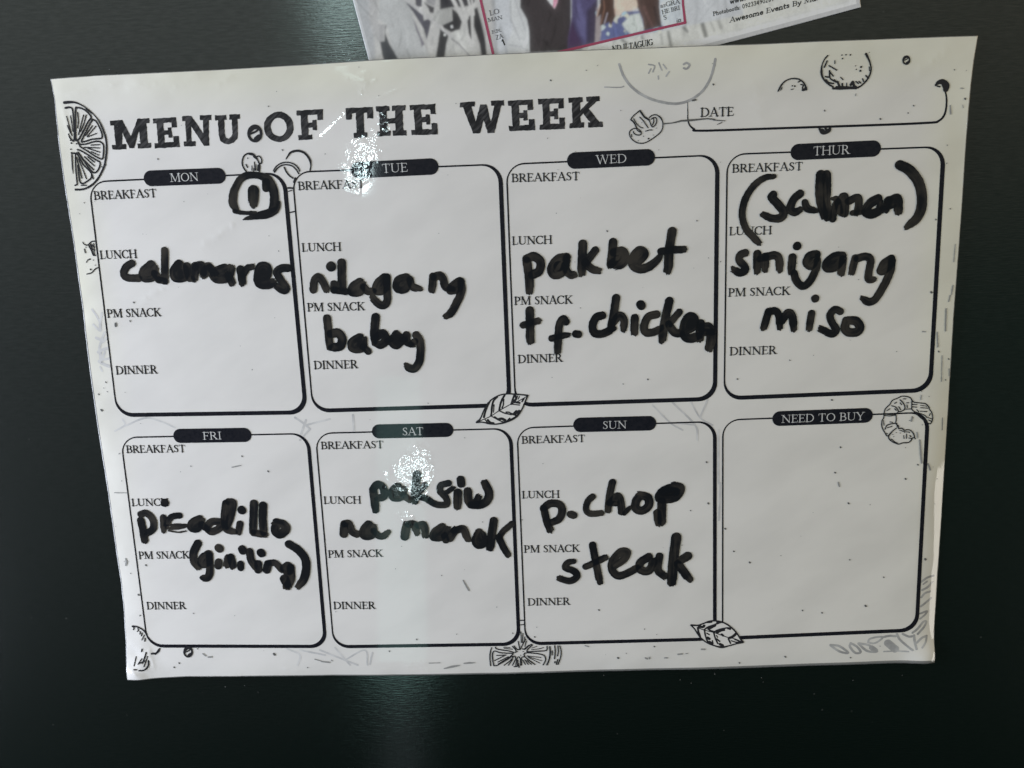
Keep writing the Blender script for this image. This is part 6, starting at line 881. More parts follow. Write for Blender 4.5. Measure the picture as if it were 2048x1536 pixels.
ad = nt.nodes.new('ShaderNodeMath'); ad.operation = 'MULTIPLY_ADD'; ad.inputs[1].default_value = 0.25
nt.links.new(gr, ad.inputs[0]); nt.links.new(hl, ad.inputs[2])
bp = nt.nodes.new('ShaderNodeBump'); bp.inputs['Distance'].default_value = 0.00003; bp.inputs['Strength'].default_value = 1.0
nt.links.new(ad.outputs[0], bp.inputs['Height']); nt.links.new(bp.outputs[0], b.inputs['Normal'])
b.inputs['Roughness'].default_value = 0.12; b.inputs['IOR'].default_value = 2.35
dash = nt.nodes.new('ShaderNodeMapRange'); dash.inputs[1].default_value = 0.36; dash.inputs[2].default_value = 0.66; dash.inputs[3].default_value = 0.45; dash.inputs[4].default_value = 0.55
nt.links.new(noise(nt, tc, 1.0, 2, (260, 1, 1300, 0)), dash.inputs[0]); nt.links.new(dash.outputs[0], b.inputs['Specular IOR Level'])
card_m, nt, b = material('glossy_photo_print')
at = nt.nodes.new('ShaderNodeAttribute'); at.attribute_name = 'print_colour'; nt.links.new(at.outputs['Color'], b.inputs['Base Color'])
b.inputs['Roughness'].default_value = 0.22; b.inputs['IOR'].default_value = 1.45
card_ink, nt, b = material('print_lettering_ink'); b.inputs['Base Color'].default_value = (0.03, 0.03, 0.032, 1); b.inputs['Roughness'].default_value = 0.25
card_pale, nt, b = material('print_pale_lettering_ink'); b.inputs['Base Color'].default_value = (0.16, 0.16, 0.17, 1); b.inputs['Roughness'].default_value = 0.25
pink, nt, b = material('print_pink_border'); b.inputs['Base Color'].default_value = (0.40, 0.08, 0.14, 1); b.inputs['Roughness'].default_value = 0.22

# ------------------------------------------------------------------ the surface: the fridge door
def slab():
    x0, x1, z0, z1, t, rd = -0.44, 0.40, -0.72, 0.60, 0.06, 0.012
    prof = [(0.0, -t)] + [(0.0, -rd)] + [(rd * (1 - math.cos(a)), -rd * (1 - math.sin(a))) for a in np.linspace(0.2, math.pi / 2, 7)]
    vs_, fs_ = [], []
    for ins, y in prof:
        vs_ += [(x0 + ins, -y, z0 + ins), (x1 - ins, -y, z0 + ins), (x1 - ins, -y, z1 - ins), (x0 + ins, -y, z1 - ins)]
    for k in range(len(prof) - 1):
        for q in range(4): fs_.append([k * 4 + q, k * 4 + (q + 1) % 4, k * 4 + 4 + (q + 1) % 4, k * 4 + 4 + q])
    fs_.append([len(vs_) - 4 + q for q in range(4)]); fs_.append([3, 2, 1, 0])
    me = bpy.data.meshes.new('fridge_door'); me.from_pydata(vs_, [], fs_); me.update()
    me.materials.append(door)
    return link(bpy.data.objects.new('fridge_door', me))
fd = slab(); fd['kind'] = 'structure'; fd['label'] = 'dark green-black hairline fridge door behind the sheets'

# ------------------------------------------------------------------ the photo print tucked behind the board
pr = empty('photo_print', 'glossy photo booth print with a pink border, tucked behind the menu board', 'photo print')
(cox, coy), cang = DATA['card']
pr.location = V3(cox, coy, 0.0); pr.rotation_euler = (math.pi / 2, 0, 0)
pr.rotation_euler = (Matrix.Rotation(math.pi / 2, 3, 'X') @ Matrix.Rotation(cang, 3, 'Z')).to_euler()
CW, CH = 154.6, 103.0
ys = np.concatenate([np.arange(0, 48, 0.2), np.arange(48, CH + 0.01, 1.375)]); xs = np.linspace(0, CW, 740)
gx, gy = np.meshgrid(xs, ys); col = np.full(gx.shape + (3,), 0.5)
for row in DATA['paint']:
    p = np.asarray(row[0], float); x0, y0 = p.min(0) - 2; x1, y1 = p.max(0) + 2
    i0, i1 = np.searchsorted(xs, [x0, x1]); j0, j1 = np.searchsorted(ys, [y0, y1])
    if i1 <= i0 or j1 <= j0: continue
    sx_, sy_ = gx[j0:j1, i0:i1], gy[j0:j1, i0:i1]
    if len(row) == 4:
        D = np.full(sx_.shape, 99.0)
        for k in range(len(p) - 1): D = np.minimum(D, seg_dist(sx_, sy_, p[k], p[k + 1])[0])
        D = D - row[3]
    else:
        D = poly_sd(sx_, sy_, p)
    a = np.clip(0.5 - D / (2 * max(row[2], 0.05)), 0, 1)[..., None]
    col[j0:j1, i0:i1] = col[j0:j1, i0:i1] * (1 - a) + np.array(row[1]) * a
rng = np.random.RandomState(11)                               # soft folds and highlights in the pictured clothes
for _ in range(260):
    x0 = rng.uniform(2, CW - 30); y0 = rng.uniform(3, 46); ang = rng.normal(1.35, 0.35); Lf = rng.uniform(1.5, 8); bow = rng.uniform(-0.8, 0.8)
    i0, i1 = np.searchsorted(xs, [x0 - Lf - 2, x0 + Lf + 2]); j0, j1 = np.searchsorted(ys, [y0 - 2, y0 + Lf + 2])
    sx_, sy_ = gx[j0:j1, i0:i1], gy[j0:j1, i0:i1]
    m_ = (x0 + 0.5 * Lf * math.cos(ang) + bow, y0 + 0.5 * Lf * math.sin(ang)); e_ = (x0 + Lf * math.cos(ang), y0 + Lf * math.sin(ang))
    dd = np.minimum(seg_dist(sx_, sy_, (x0, y0), m_)[0], seg_dist(sx_, sy_, m_, e_)[0])
    col[j0:j1, i0:i1] *= (1 + rng.choice([-0.24, -0.13, 0.11, 0.2]) * np.exp(-(dd / rng.uniform(0.15, 0.55)) ** 2))[..., None]
def blur(im, r):
    k = np.exp(-0.5 * (np.arange(-3 * r, 3 * r + 1) / r) ** 2); k /= k.sum()
    for ax in (0, 1):
        p = np.pad(im, [(3 * r, 3 * r) if a == ax else (0, 0) for a in range(3)], mode='edge'); o_ = np.zeros_like(im)
        for i_, w_ in enumerate(k): o_ += w_ * (p[i_:i_ + im.shape[0]] if ax == 0 else p[:, i_:i_ + im.shape[1]])
        im = o_
    return im
fine = 240
soft = blur(col[:fine], 1); wide = blur(col[:fine], 5)
tone = vnoise(gx[:fine] * 1.0 + 0.26 * gy[:fine], gy[:fine] * 0.35, 2.2, 71) * 0.6 + vnoise(gx[:fine], gy[:fine], 4.5, 72) * 0.4
col[:fine] = (soft * 0.85 + wide * 0.15) * (1 + 0.11 * tone)[..., None]
col[(gy < 1.3)] = 0.62; col[gx < 0.9] = 0.62; col[gx > CW - 1.2] = 0.62; col[gy > CH - 1.5] = 0.62
col *= (1 + 0.045 * vnoise(gx, gy, 1.1, 3) + 0.05 * vnoise(gx, gy, 0.4, 4))[..., None]
def card_z(x, y): return 0.45 + 0.10 * vnoise(x, y, 60, 21) + 0.5 * ease((x - 130) / 26)
n_x, n_y = len(xs), len(ys); ii = np.arange(n_x * n_y).reshape(n_y, n_x)
q = np.stack([ii[:-1, :-1], ii[:-1, 1:], ii[1:, 1:], ii[1:, :-1]], -1).reshape(-1, 4)
top_v = np.c_[gx.ravel(), gy.ravel(), card_z(gx, gy).ravel()]
ring = np.concatenate([ii[0], ii[1:, -1], ii[-1, -2::-1], ii[-2:0:-1, 0]])
base = top_v[ring].copy(); base[:, 2] -= 0.25
allv = np.vstack([top_v, base]); nr = len(ring); bi = len(top_v) + np.arange(nr)
side = np.stack([ring, bi, np.roll(bi, -1), np.roll(ring, -1)], 1)
colv = np.vstack([col.reshape(-1, 3), np.full((nr, 3), 0.7)])
raw_mesh('picture_card', allv, [q, side], card_m, pr, colors=np.clip(colv, 0, 0.85))
def on_card(name, c, mat, lift): 
    xy = c[0]; return raw_mesh(name, np.c_[xy, card_z(xy[:, 0], xy[:, 1]) + lift], c[1], mat, pr)
X, Y, D, cvr = ink_field([np.array(s) for s in DATA['pink']], 0.12)
gX, gY = np.meshgrid(X, Y); D = np.maximum(D, np.maximum(gY - (CH - 2), 1.4 - gY))
on_card('pink_border', contour(X, Y, D), pink, 0.05)

# ------------------------------------------------------------------ lettering (stroked serif capitals, small letters and slab title letters)
TK, TN = 0.075, 0.034
def arc(cx, cy, rx, ry, a0, a1, n=10, rv=TK, rh=TN):
    o = []
    for a in np.linspace(math.radians(a0), math.radians(a1), n):
        w = abs(math.cos(a)); o.append((cx + rx * math.cos(a), cy + ry * math.sin(a), rh + (rv - rh) * w))
    return o
def st(x, a=0.0, b=1.0, s0=1, s1=1, r=TK):
    o = [[(x, a, r), (x, b, r)]]
    if s0: o.append([(x - 0.15, a + 0.02, 0.026), (x + 0.15, a + 0.02, 0.026)])
    if s1: o.append([(x - 0.15, b - 0.02, 0.026), (x + 0.15, b - 0.02, 0.026)])
    return o
def ln(*p): return [list(p)]
def sf(x, y): return [[(x - 0.14, y, 0.026), (x + 0.14, y, 0.026)]]
CAPS = {
 'A': (0.80, ln((0.08, 0, TN), (0.40, 1, TN)) + ln((0.40, 1, TK), (0.70, 0, TK)) + ln((0.18, .34, TN), (0.58, .34, TN)) + sf(0.08, .02) + sf(0.70, .02)),
 'B': (0.70, st(0.16) + ln((0.16, .98, TN), (0.36, .98, TN), *arc(0.34, .75, .20, .23, 80, -80), (0.16, .52, TN)) + ln((0.34, .52, TN), *arc(0.36, .27, .25, .25, 80, -80), (0.16, .02, TN))),
 'C': (0.78, ln(*arc(0.44, .5, .36, .49, 48, 312, 16)) + ln((0.70, .98, .024), (0.70, .74, .024)) + ln((0.70, .22, .024), (0.66, .1, .03))),
 'D': (0.84, st(0.16) + ln((0.16, .98, TN), (0.36, .98, TN), *arc(0.36, .5, .38, .48, 85, -85, 14), (0.16, .02, TN))),
 'E': (0.66, st(0.16) + ln((0.16, .97, TN), (0.56, .97, TN)) + ln((0.16, .52, TN), (0.46, .52, TN)) + ln((0.16, .03, TN), (0.58, .03, TN)) + ln((0.56, .97, .026), (0.57, .78, .024)) + ln((0.58, .03, .026), (0.62, .24, .024)) + ln((0.46, .62, .022), (0.46, .42, .022))),
 'F': (0.62, st(0.16) + ln((0.16, .97, TN), (0.55, .97, TN)) + ln((0.16, .5, TN), (0.45, .5, TN)) + ln((0.55, .97, .026), (0.56, .77, .024)) + ln((0.45, .6, .022), (0.45, .4, .022))),
 'G': (0.84, ln(*arc(0.44, .5, .36, .49, 48, 312, 16)) + ln((0.70, .98, .024), (0.70, .74, .024)) + ln((0.72, .40, TK), (0.72, .06, TK)) + sf(0.70, .40)),
 'H': (0.90, st(0.16) + st(0.74) + ln((0.16, .52, TN), (0.74, .52, TN))),
 'I': (0.36, st(0.18)),
 'J': (0.40, st(0.22, -.1, 1, 0, 1) + ln((0.22, -.1, .06), (0.06, -.22, .04))),
 'K': (0.80, st(0.16) + ln((0.66, .97, TN), (0.2, .46, TN)) + ln((0.32, .58, TK), (0.68, .02, TK)) + sf(0.66, .98) + sf(0.70, .02)),
 'L': (0.64, st(0.16) + ln((0.16, .03, TN), (0.56, .03, TN)) + ln((0.56, .03, .026), (0.60, .26, .024))),
 'M': (1.04, st(0.14, r=TN) + ln((0.18, .98, TK), (0.50, .06, TK)) + ln((0.50, .06, TN), (0.84, .98, TN)) + st(0.88)),
 'N': (0.90, st(0.15, r=TN) + ln((0.15, .96, TK), (0.74, .04, TK)) + ln((0.74, 0, TN), (0.74, 1, TN)) + sf(0.74, .98)),
 'O': (0.88, ln(*arc(0.44, .5, .35, .48, 0, 360, 22))),
 'P': (0.66, st(0.16) + ln((0.16, .98, TN), (0.34, .98, TN), *arc(0.34, .72, .22, .26, 80, -80), (0.16, .46, TN))),
 'R': (0.76, st(0.16) + ln((0.16, .98, TN), (0.34, .98, TN), *arc(0.34, .74, .20, .24, 80, -80), (0.16, .50, TN)) + ln((0.36, .48, TK), (0.66, .03, TK)) + sf(0.68, .02)),
 'S': (0.58, ln((0.46, .84, .03), (0.36, .97, TN), (0.20, .93, .05), (0.13, .77, .065), (0.22, .61, .07), (0.38, .45, .075), (0.46, .27, .065), (0.40, .08, .05), (0.26, .02, TN), (0.11, .14, .03)) + ln((0.47, .98, .022), (0.47, .76, .022)) + ln((0.09, .03, .022), (0.09, .25, .022))),
 'T': (0.74, st(0.37, s1=0) + ln((0.06, .97, TN), (0.68, .97, TN)) + ln((0.06, .97, .026), (0.05, .77, .024)) + ln((0.68, .97, .026), (0.69, .77, .024))),
 'U': (0.86, ln((0.16, 1, TK), (0.16, .34, TK), (0.20, .12, .06), (0.40, .01, .04), (0.60, .10, TN), (0.69, .32, TN), (0.69, 1, TN)) + sf(0.16, .98) + sf(0.69, .98)),
 'W': (1.16, ln((0.10, 1, TK), (0.36, 0, TK)) + ln((0.36, 0, TN), (0.58, .95, TN)) + ln((0.56, 1, TK), (0.82, 0, TK)) + ln((0.82, 0, TN), (1.05, 1, TN)) + sf(0.10, .98) + sf(0.56, .98) + sf(1.05, .98)),
 'Y': (0.76, ln((0.08, 1, TK), (0.38, .46, TK)) + ln((0.38, .46, TN), (0.68, 1, TN)) + ln((0.38, .46, TK), (0.38, 0, TK)) + sf(0.10, .98) + sf(0.66, .98) + sf(0.38, .02)),
 'Z': (0.66, ln((0.08, .97, TN), (0.56, .97, TN)) + ln((0.54, .96, TK), (0.10, .04, TK)) + ln((0.08, .03, TN), (0.58, .03, TN))),
 ' ': (0.34, []), '-': (0.36, ln((0.06, .35, .05), (0.30, .35, .05))), '.': (0.26, ln((0.1, .05, .08), (0.11, .05, .08))), ':': (0.26, ln((0.1, .05, .08), (0.11, .05, .08)) + ln((0.1, .5, .08), (0.11, .5, .08)))}
def P_(*p): return [tuple(q) for q in p]
LOW = {
 'a': (0.52, [P_((.1, .52), (.28, .6), (.38, .48), (.38, .05), (.46, .02)), P_((.38, .34), (.16, .32), (.1, .14), (.2, .02), (.38, .14))]),
 'b': (0.56, [P_((.1, 1), (.1, .03)), P_((.1, .5), (.28, .6), (.44, .44), (.42, .14), (.26, .02), (.1, .1))]),
 'e': (0.52, [P_((.1, .33), (.42, .36), (.36, .56), (.22, .6), (.1, .42), (.12, .14), (.28, .02), (.42, .12))]),
 'h': (0.60, [P_((.1, 1), (.1, 0)), P_((.1, .46), (.28, .6), (.42, .48), (.42, 0)), P_((.02, .02), (.2, .02)), P_((.34, .02), (.52, .02))]),
 'i': (0.28, [P_((.1, .58), (.12, 0)), P_((.12, .85), (.13, .85))]),
 'm': (0.92, [P_((.1, .6), (.1, 0)), P_((.1, .46), (.28, .6), (.42, .48), (.42, 0)), P_((.42, .46), (.6, .6), (.74, .48), (.74, 0)), P_((.02, .02), (.2, .02)), P_((.66, .02), (.84, .02))]),
 'n': (0.60, [P_((.1, .6), (.1, 0)), P_((.1, .46), (.28, .6), (.42, .48), (.42, 0)), P_((.02, .02), (.2, .02)), P_((.34, .02), (.52, .02))]),
 'o': (0.56, [P_((.26, .6), (.1, .45), (.1, .16), (.26, .02), (.42, .16), (.42, .45), (.26, .6))]),
 's': (0.46, [P_((.36, .5), (.2, .6), (.1, .46), (.34, .2), (.22, .02), (.08, .1))]),
 't': (0.40, [P_((.16, .85), (.16, .12), (.3, .02)), P_((.04, .58), (.32, .58))]),
 'u': (0.60, [P_((.1, .6), (.1, .16), (.22, .02), (.42, .14)), P_((.42, .6), (.42, .04), (.5, .02))]),
 'v': (0.54, [P_((.06, .6), (.26, 0)), P_((.26, 0), (.46, .6))]),
 'w': (0.80, [P_((.06, .6), (.22, 0)), P_((.22, 0), (.38, .55)), P_((.38, .55), (.54, 0)), P_((.54, 0), (.7, .6))]),
 'y': (0.54, [P_((.06, .6), (.26, .04)), P_((.46, .6), (.2, -.24), (.06, -.26))]),
 '0': (0.60, [P_((.28, 1), (.1, .7), (.1, .3), (.28, 0), (.46, .3), (.46, .7), (.28, 1))]),
 '1': (0.50, [P_((.12, .8), (.28, 1)), P_((.28, 1), (.28, 0))]),
 '2': (0.60, [P_((.1, .78), (.28, 1), (.44, .75), (.1, .03)), P_((.1, .03), (.46, .03))]),
 '3': (0.60, [P_((.1, .85), (.28, 1), (.42, .76), (.24, .54)), P_((.24, .54), (.46, .3), (.28, 0), (.08, .14))]),
 '4': (0.60, [P_((.36, 0), (.36, 1)), P_((.36, 1), (.06, .3)), P_((.06, .3), (.5, .3))]),
 '8': (0.60, [P_((.28, 1), (.12, .77), (.28, .54), (.44, .77), (.28, 1)), P_((.28, .54), (.1, .27), (.28, 0), (.46, .27), (.28, .54))]),
 '9': (0.60, [P_((.44, .65), (.28, .46), (.12, .7), (.28, 1), (.44, .7), (.4, .3), (.2, 0))])}
def text_strokes(text, a, b, cap, shear=0.0, small=None, weight=1.0):
    """strokes of a line of lettering whose baseline runs from a to b"""
    gl, x = [], 0.0
    for ch in text:
        if ch in CAPS: w, g = CAPS[ch]; g = [[(p[0], p[1], p[2]) for p in s] for s in g]
        else: w, g = LOW[ch]; g = [[(p[0], p[1], small or 0.07) for p in s] for s in g]
        gl += [[(p[0] + x, p[1], p[2]) for p in s] for s in g]; x += w
    a = np.array(a); b = np.array(b); L = np.hypot(*(b - a)); ex = (b - a) / L; ey = np.array([-ex[1], ex[0]]); o = []
    k = L / x
    for s in gl:
        pts = smooth([(p[0] * k + p[1] * shear * cap, p[1] * cap, p[2] * cap * weight) for p in s], 4)
        o.append(np.c_[a + pts[:, :1] * ex + pts[:, 1:2] * ey, pts[:, 2]])
    return o
for txt, a, b_, cap, shear, wt in DATA['ctext']:
    strokes = text_strokes(txt, a, b_, cap, shear, wt, 1.15)
    dark = txt[0] in 'APwN1'
    X, Y, D, cvr = ink_field(strokes, 0.07, rmin=0.05)
    gX, gY = np.meshgrid(X, Y)
    c = contour(X, Y, D)
    if c: on_card('lettering', c, card_ink if dark else card_pale, 0.05)

# slab title letters as polygons (outer, holes) in a unit box
BOXES = {
 'M': [[(0, 0), (.36, 0), (.36, .17), (.27, .17), (.29, .62), (.44, .03), (.56, .03), (.72, .62), (.73, .17), (.65, .17), (.65, 0), (1, 0), (1, .17), (.92, .17), (.92, .83), (1, .83), (1, 1), (.70, 1), (.50, .42), (.31, 1), (0, 1), (0, .83), (.09, .83), (.09, .17), (0, .17)]],
 'E': [[(0, 0), (1, 0), (1, .37), (.78, .37), (.78, .18), (.42, .18), (.42, .42), (.58, .42), (.58, .33), (.74, .33), (.74, .67), (.58, .67), (.58, .59), (.42, .59), (.42, .83), (.76, .83), (.76, .66), (.97, .66), (.97, 1), (0, 1), (0, .83), (.14, .83), (.14, .17), (0, .17)]],
 'N': [[(0, 0), (.42, 0), (.42, .17), (.29, .17), (.29, .66), (.72, 0), (.90, 0), (.90, .83), (1, .83), (1, 1), (.60, 1), (.60, .83), (.70, .83), (.70, .42), (.32, 1), (0, 1), (0, .83), (.10, .83), (.10, .17), (0, .17)]],
 'U': [[(0, 1), (0, .83), (.11, .83), (.11, .34), (.17, .14), (.32, .02), (.52, 0), (.72, .04), (.86, .16), (.90, .34), (.90, .83), (1, .83), (1, 1), (.57, 1), (.57, .83), (.67, .83), (.67, .36), (.62, .24), (.51, .19), (.41, .24), (.37, .36), (.37, .83), (.46, .83), (.46, 1)]],
 'O': [[(.5 + .5 * math.cos(t), .5 + .5 * math.sin(t)) for t in np.linspace(0, 2 * math.pi, 30)[:-1]], [(.5 + .27 * math.cos(t), .5 + .30 * math.sin(t)) for t in np.linspace(0, 2 * math.pi, 24)[:-1]]],
 'F': [[(0, 0), (.56, 0), (.56, .17), (.42, .17), (.42, .40), (.58, .40), (.58, .31), (.75, .31), (.75, .66), (.58, .66), (.58, .57), (.42, .57), (.42, .83), (.78, .83), (.78, .64), (1, .64), (1, 1), (0, 1), (0, .83), (.14, .83), (.14, .17), (0, .17)]],
 'T': [[(.26, 0), (.78, 0), (.78, .17), (.66, .17), (.66, .82), (.78, .82), (.78, .62), (1, .62), (1, 1), (0, 1), (0, .62), (.22, .62), (.22, .82), (.37, .82), (.37, .17), (.26, .17)]],
 'H': [[(0, 0), (.46, 0), (.46, .17), (.36, .17), (.36, .42), (.64, .42), (.64, .17), (.54, .17), (.54, 0), (1, 0), (1, .17), (.90, .17), (.90, .83), (1, .83), (1, 1), (.54, 1), (.54, .83), (.64, .83), (.64, .59), (.36, .59), (.36, .83), (.46, .83), (.46, 1), (0, 1), (0, .83), (.10, .83), (.10, .17), (0, .17)]],
 'W': [[(0, 1), (0, .84), (.07, .84), (.28, 0), (.45, 0), (.53, .42), (.62, 0), (.78, 0), (.94, .84), (1, .84), (1, 1), (.70, 1), (.70, .84), (.78, .84), (.70, .36), (.60, .90), (.46, .90), (.35, .36), (.27, .84), (.34, .84), (.34, 1)]],
 'K': [[(0, 0), (.44, 0), (.44, .17), (.35, .17), (.35, .36), (.43, .46), (.63, .17), (.56, .17), (.56, 0), (1, 0), (1, .17), (.91, .17), (.61, .60), (.86, .83), (.96, .83), (.96, 1), (.54, 1), (.54, .83), (.60, .83), (.35, .57), (.35, .83), (.44, .83), (.44, 1), (0, 1), (0, .83), (.10, .83), (.10, .17), (0, .17)]]}

# ------------------------------------------------------------------ the menu board
board = empty('menu_board', 'white laminated weekly menu board with black handwritten dishes, held flat on the dark fridge door', 'menu board')
board.location = (0, 0, 0)
def resample(p, t):
    p = np.asarray(p, float); s = np.concatenate([[0], np.cumsum(np.hypot(*np.diff(p, axis=0).T))]); s /= s[-1]
    return np.c_[np.interp(t, s, p[:, 0]), np.interp(t, s, p[:, 1])]
NX, NY = 560, 400
tx = np.linspace(0, 1, NX); ty = np.linspace(0, 1, NY)
def coons(T, B, L, R):                                       # T,B: left->right, L,R: top->bottom
    u = tx[None, :, None]; v = ty[:, None, None]
    return ((1 - v) * T[None] + v * B[None] + (1 - u) * L[:, None] + u * R[:, None]
            - ((1 - u) * (1 - v) * T[0] + u * (1 - v) * T[-1] + (1 - u) * v * B[0] + u * v * B[-1]))
oT, oB = resample(DATA['top'], tx), resample(DATA['bottom'], tx); oL, oR = resample(DATA['left'], ty), resample(DATA['right'], ty)
outer = coons(oT, oB, oL, oR)
wl, wr, wt_ = 0.55, 0.30, 0.25
wb = 0.40 + 0.95 * np.clip((tx - 0.1), 0, 1) ** 1.2
u = tx[None, :]; v = ty[:, None]
ml = wl * (0.6 + 0.4 * np.sin(ty * 3)); 
# paper: the outer sheet with a narrow clear margin of film taken off each side
sh = outer.copy()
sh[..., 0] += (1 - u) * ml[:, None] - u * wr; sh[..., 1] += v * wb[None] - (1 - v) * wt_
ii = np.arange(NX * NY).reshape(NY, NX)
q = np.stack([ii[:-1, :-1], ii[1:, :-1], ii[1:, 1:], ii[:-1, 1:]], -1).reshape(-1, 4)
xy = sh.reshape(-1, 2)
edge = np.minimum(np.minimum(np.abs(xy[:, 0] + 149), np.abs(149 - xy[:, 0])), np.minimum(np.abs(xy[:, 1] + 106.5) + 6, np.abs(106.5 - xy[:, 1])))
aged_warm_lit = np.clip(1.15 - edge / 15.0, 0, 1) * (0.75 + 0.35 * vnoise(xy[:, 0], xy[:, 1], 22, 31)) * np.clip(0.55 + (xy[:, 1] + 30) / 160, 0.15, 1)
aged_warm_lit = np.clip(aged_warm_lit + 0.35 * np.clip((xy[:, 0] - 10) / 150, 0, 1), 0, 1)  # margin yellowing, plus warm light on the right painted into the paper tint
on_sheet('paper_sheet', xy, [q], paper, board, 0.0, {'aged_warm_lit': aged_warm_lit})
# film margin round the paper, with a turned-down outer edge
rin = np.concatenate([sh[0], sh[1:, -1], sh[-1, -2::-1], sh[-2:0:-1, 0]]); rout = np.concatenate([outer[0], outer[1:, -1], outer[-1, -2::-1], outer[-2:0:-1, 0]])
n = len(rin); mid = (rin * 0.5 + rout * 0.5)
zi = relief(rin[:, 0], rin[:, 1]); zo = relief(rout[:, 0], rout[:, 1])
jag = 0.05 * vnoise(rout[:, 0], rout[:, 1], 1.3, 41)
vv = np.vstack([np.c_[rin, zi - 0.01], np.c_[mid, (zi + zo) / 2 + 0.03 + jag], np.c_[rout + jag[:, None], zo - 0.10], np.c_[rout, zo - 0.42]])
k = np.arange(n); k2 = np.roll(k, -1)
raw_mesh('film_margin', vv, [np.vstack([np.stack([k + o, k + o + n, k2 + o + n, k2 + o], 1) for o in (0, n, 2 * n)])], rimm, board)

# title
for gname, quad in DATA['title']:
    TL, TR, BR, BL = [np.array(c) for c in quad]
    def mapq(p): x, y = p; return (1 - y) * ((1 - x) * BL + x * BR) + y * ((1 - x) * TL + x * TR)
    loops_ = [[mapq(p) for p in lp] for lp in BOXES[gname]]
    X, Y, D = poly_field(loops_[0], 0.11)
    gX, gY = np.meshgrid(X, Y)
    for h_ in loops_[1:]: D = np.maximum(D, -poly_sd(gX, gY, np.array(h_)))
    D = D + 0.10 * vnoise(gX, gY, 1.1, 6) + 0.05 * vnoise(gX, gY, 0.45, 7)
    c = contour(X, Y, D)
    on_sheet('title_letter', c[0], c[1], chalk, board, 0.05)

def rounded(cs, rad, inset, n_arc=10, n_side=70):
    """points round a quadrilateral TL,TR,BR,BL with rounded corners; inset = distance moved inward of left, top, right, bottom side"""
    TL, TR, BR, BL = [np.array(c, float) for c in cs]
    sides = [(TL, TR, inset[1]), (TR, BR, inset[2]), (BR, BL, inset[3]), (BL, TL, inset[0])]
    lines = []
    for a, b, s in sides:
        t = (b - a) / np.hypot(*(b - a)); nn = np.array([t[1], -t[0]]); lines.append((a + nn * s, t))
    def cross(l1, l2):
        (p, d1), (q_, d2) = l1, l2; k_ = np.linalg.solve(np.c_[d1, -d2], q_ - p); return p + d1 * k_[0]
    cor = [cross(lines[i - 1], lines[i]) for i in range(4)]
    pts = []
    for i in range(4):
        c0 = cor[i]; d0 = -lines[i - 1][1]; d1 = lines[i][1]
        a = c0 + d0 * rad; b = c0 + d1 * rad; cen = a + d1 * rad
        for t in np.linspace(0, 1, n_arc):
            th = t * math.pi / 2; pts.append(cen - d1 * rad * math.cos(th) - d0 * rad * math.sin(th))
        nxt = cor[(i + 1) % 4] - d1 * rad
        for t in np.linspace(0, 1, n_side + 2)[1:-1]: pts.append(b * (1 - t) + nxt * t)
    return np.array(pts)
MEALS = ['BREAKFAST', 'LUNCH', 'PM SNACK', 'DINNER']
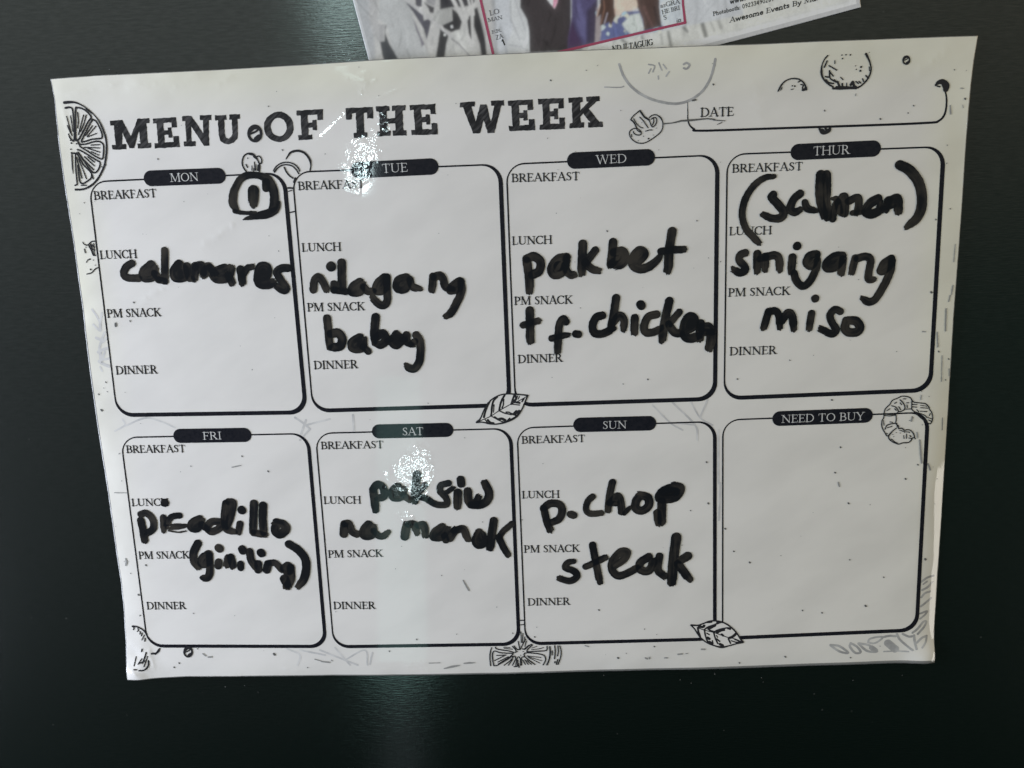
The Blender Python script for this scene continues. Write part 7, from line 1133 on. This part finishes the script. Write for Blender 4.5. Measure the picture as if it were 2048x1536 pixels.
for k_p, p in enumerate(DATA['panels']):
    h = 0.72 if k_p < 4 else 0.65                            # half width of the heavy sides
    if p['name'] == 'NEED TO BUY': h = 0.70
    l = 0.26
    o_ = rounded(p['c'], 6.2, (-l, -l, -h, -h)); i_ = rounded(p['c'], 5.4, (l, l, h, h))
    n = len(o_); k = np.arange(n); k2 = np.roll(k, -1)
    mid = (o_ + i_) / 2
    fr = on_sheet('day_panel' if p['name'] != 'NEED TO BUY' else 'shopping_panel', np.vstack([o_, mid, i_]), [np.vstack([np.stack([k, k + n, k2 + n, k2], 1), np.stack([k + n, k + 2 * n, k2 + 2 * n, k2 + n], 1)])], black, board, 0.05)
    fr['label'] = ('blank panel headed NEED TO BUY' if p['name'] == 'NEED TO BUY' else 'panel headed ' + p['name'])
    a, b_, hh = p['tab']; a = np.array(a); b_ = np.array(b_); t = (b_ - a) / np.hypot(*(b_ - a))
    ink('heading_tab', [np.array([[*(a + t * hh / 2), hh / 2], [*(b_ - t * hh / 2), hh / 2]])], black, fr, 0.08, 0.25)
    a, b_, cap = p['tt']
    ink('heading_lettering', text_strokes(p['name'], a, b_, cap, 0, None, 0.85), reverse, fr, 0.11, 0.07, rmin=0.06)
    for t_, (a, b_, cap) in zip(MEALS, p['cap']):
        o = ink('meal_caption', text_strokes(t_, a, b_, cap, 0, None, 1.22), line_black, fr, 0.08, 0.07, rough=0.012, rmin=0.065)
        o['label'] = 'printed caption ' + t_
dt = ink('date_box', DATA['date']['path'], black, board, 0.05, 0.11)
a, b_, cap = DATA['date']['cap']
ink('date_caption', text_strokes('DATE', a, b_, cap, 0, None, 1.2), line_black, dt, 0.08, 0.07, rmin=0.065)

# printed drawings
for i, (nm, fills, strokes, lab) in enumerate(DATA['draw']):
    o = ink(nm, strokes, line_black, board, 0.12, 0.09, rough=0.02, seed=i, rmin=0.088)
    if lab: o['label'] = lab
    for fpoly in fills:
        X, Y, D = poly_field(fpoly, 0.2); c = contour(X, Y, D)
        on_sheet('paper_ground', c[0], c[1], patch, o, 0.09)
for i, (nm, strokes) in enumerate(DATA['faint']):
    ink(nm, strokes, grey if i < 2 else ghost, board, 0.03, 0.11, rough=0.06, seed=50 + i, rmin=0.08)
sp = ink('ink_specks', [np.asarray(s, float) for s in DATA['specks']], speck, board, 0.13, 0.10, rough=0.05, seed=90, rmin=0.075)
sp['kind'] = 'stuff'
scf = ink('scuff_marks', [np.asarray(s, float) for s in DATA['scuffs']], pale_speck, board, 0.13, 0.10, rough=0.06, seed=95, rmin=0.08)
scf['kind'] = 'stuff'

# handwriting in black marker
for i, (wd, strokes) in enumerate(DATA['words']):
    pen = {}
    X, Y, D, cover = ink_field(strokes, 0.15, rough=0.09, seed=200 + 2 * i, pen=pen)
    c = contour(X, Y, D)
    xi = np.clip(np.round((c[0][:, 0] - X[0]) / 0.15).astype(int), 0, len(X) - 1); yi = np.clip(np.round((c[0][:, 1] - Y[0]) / 0.15).astype(int), 0, len(Y) - 1)
    o = on_sheet('handwriting', c[0], c[1], marker, board, 0.16, {'cover': cover[yi, xi], 'streak': pen['streak'][yi, xi]})
    o['label'] = 'handwritten ' + wd
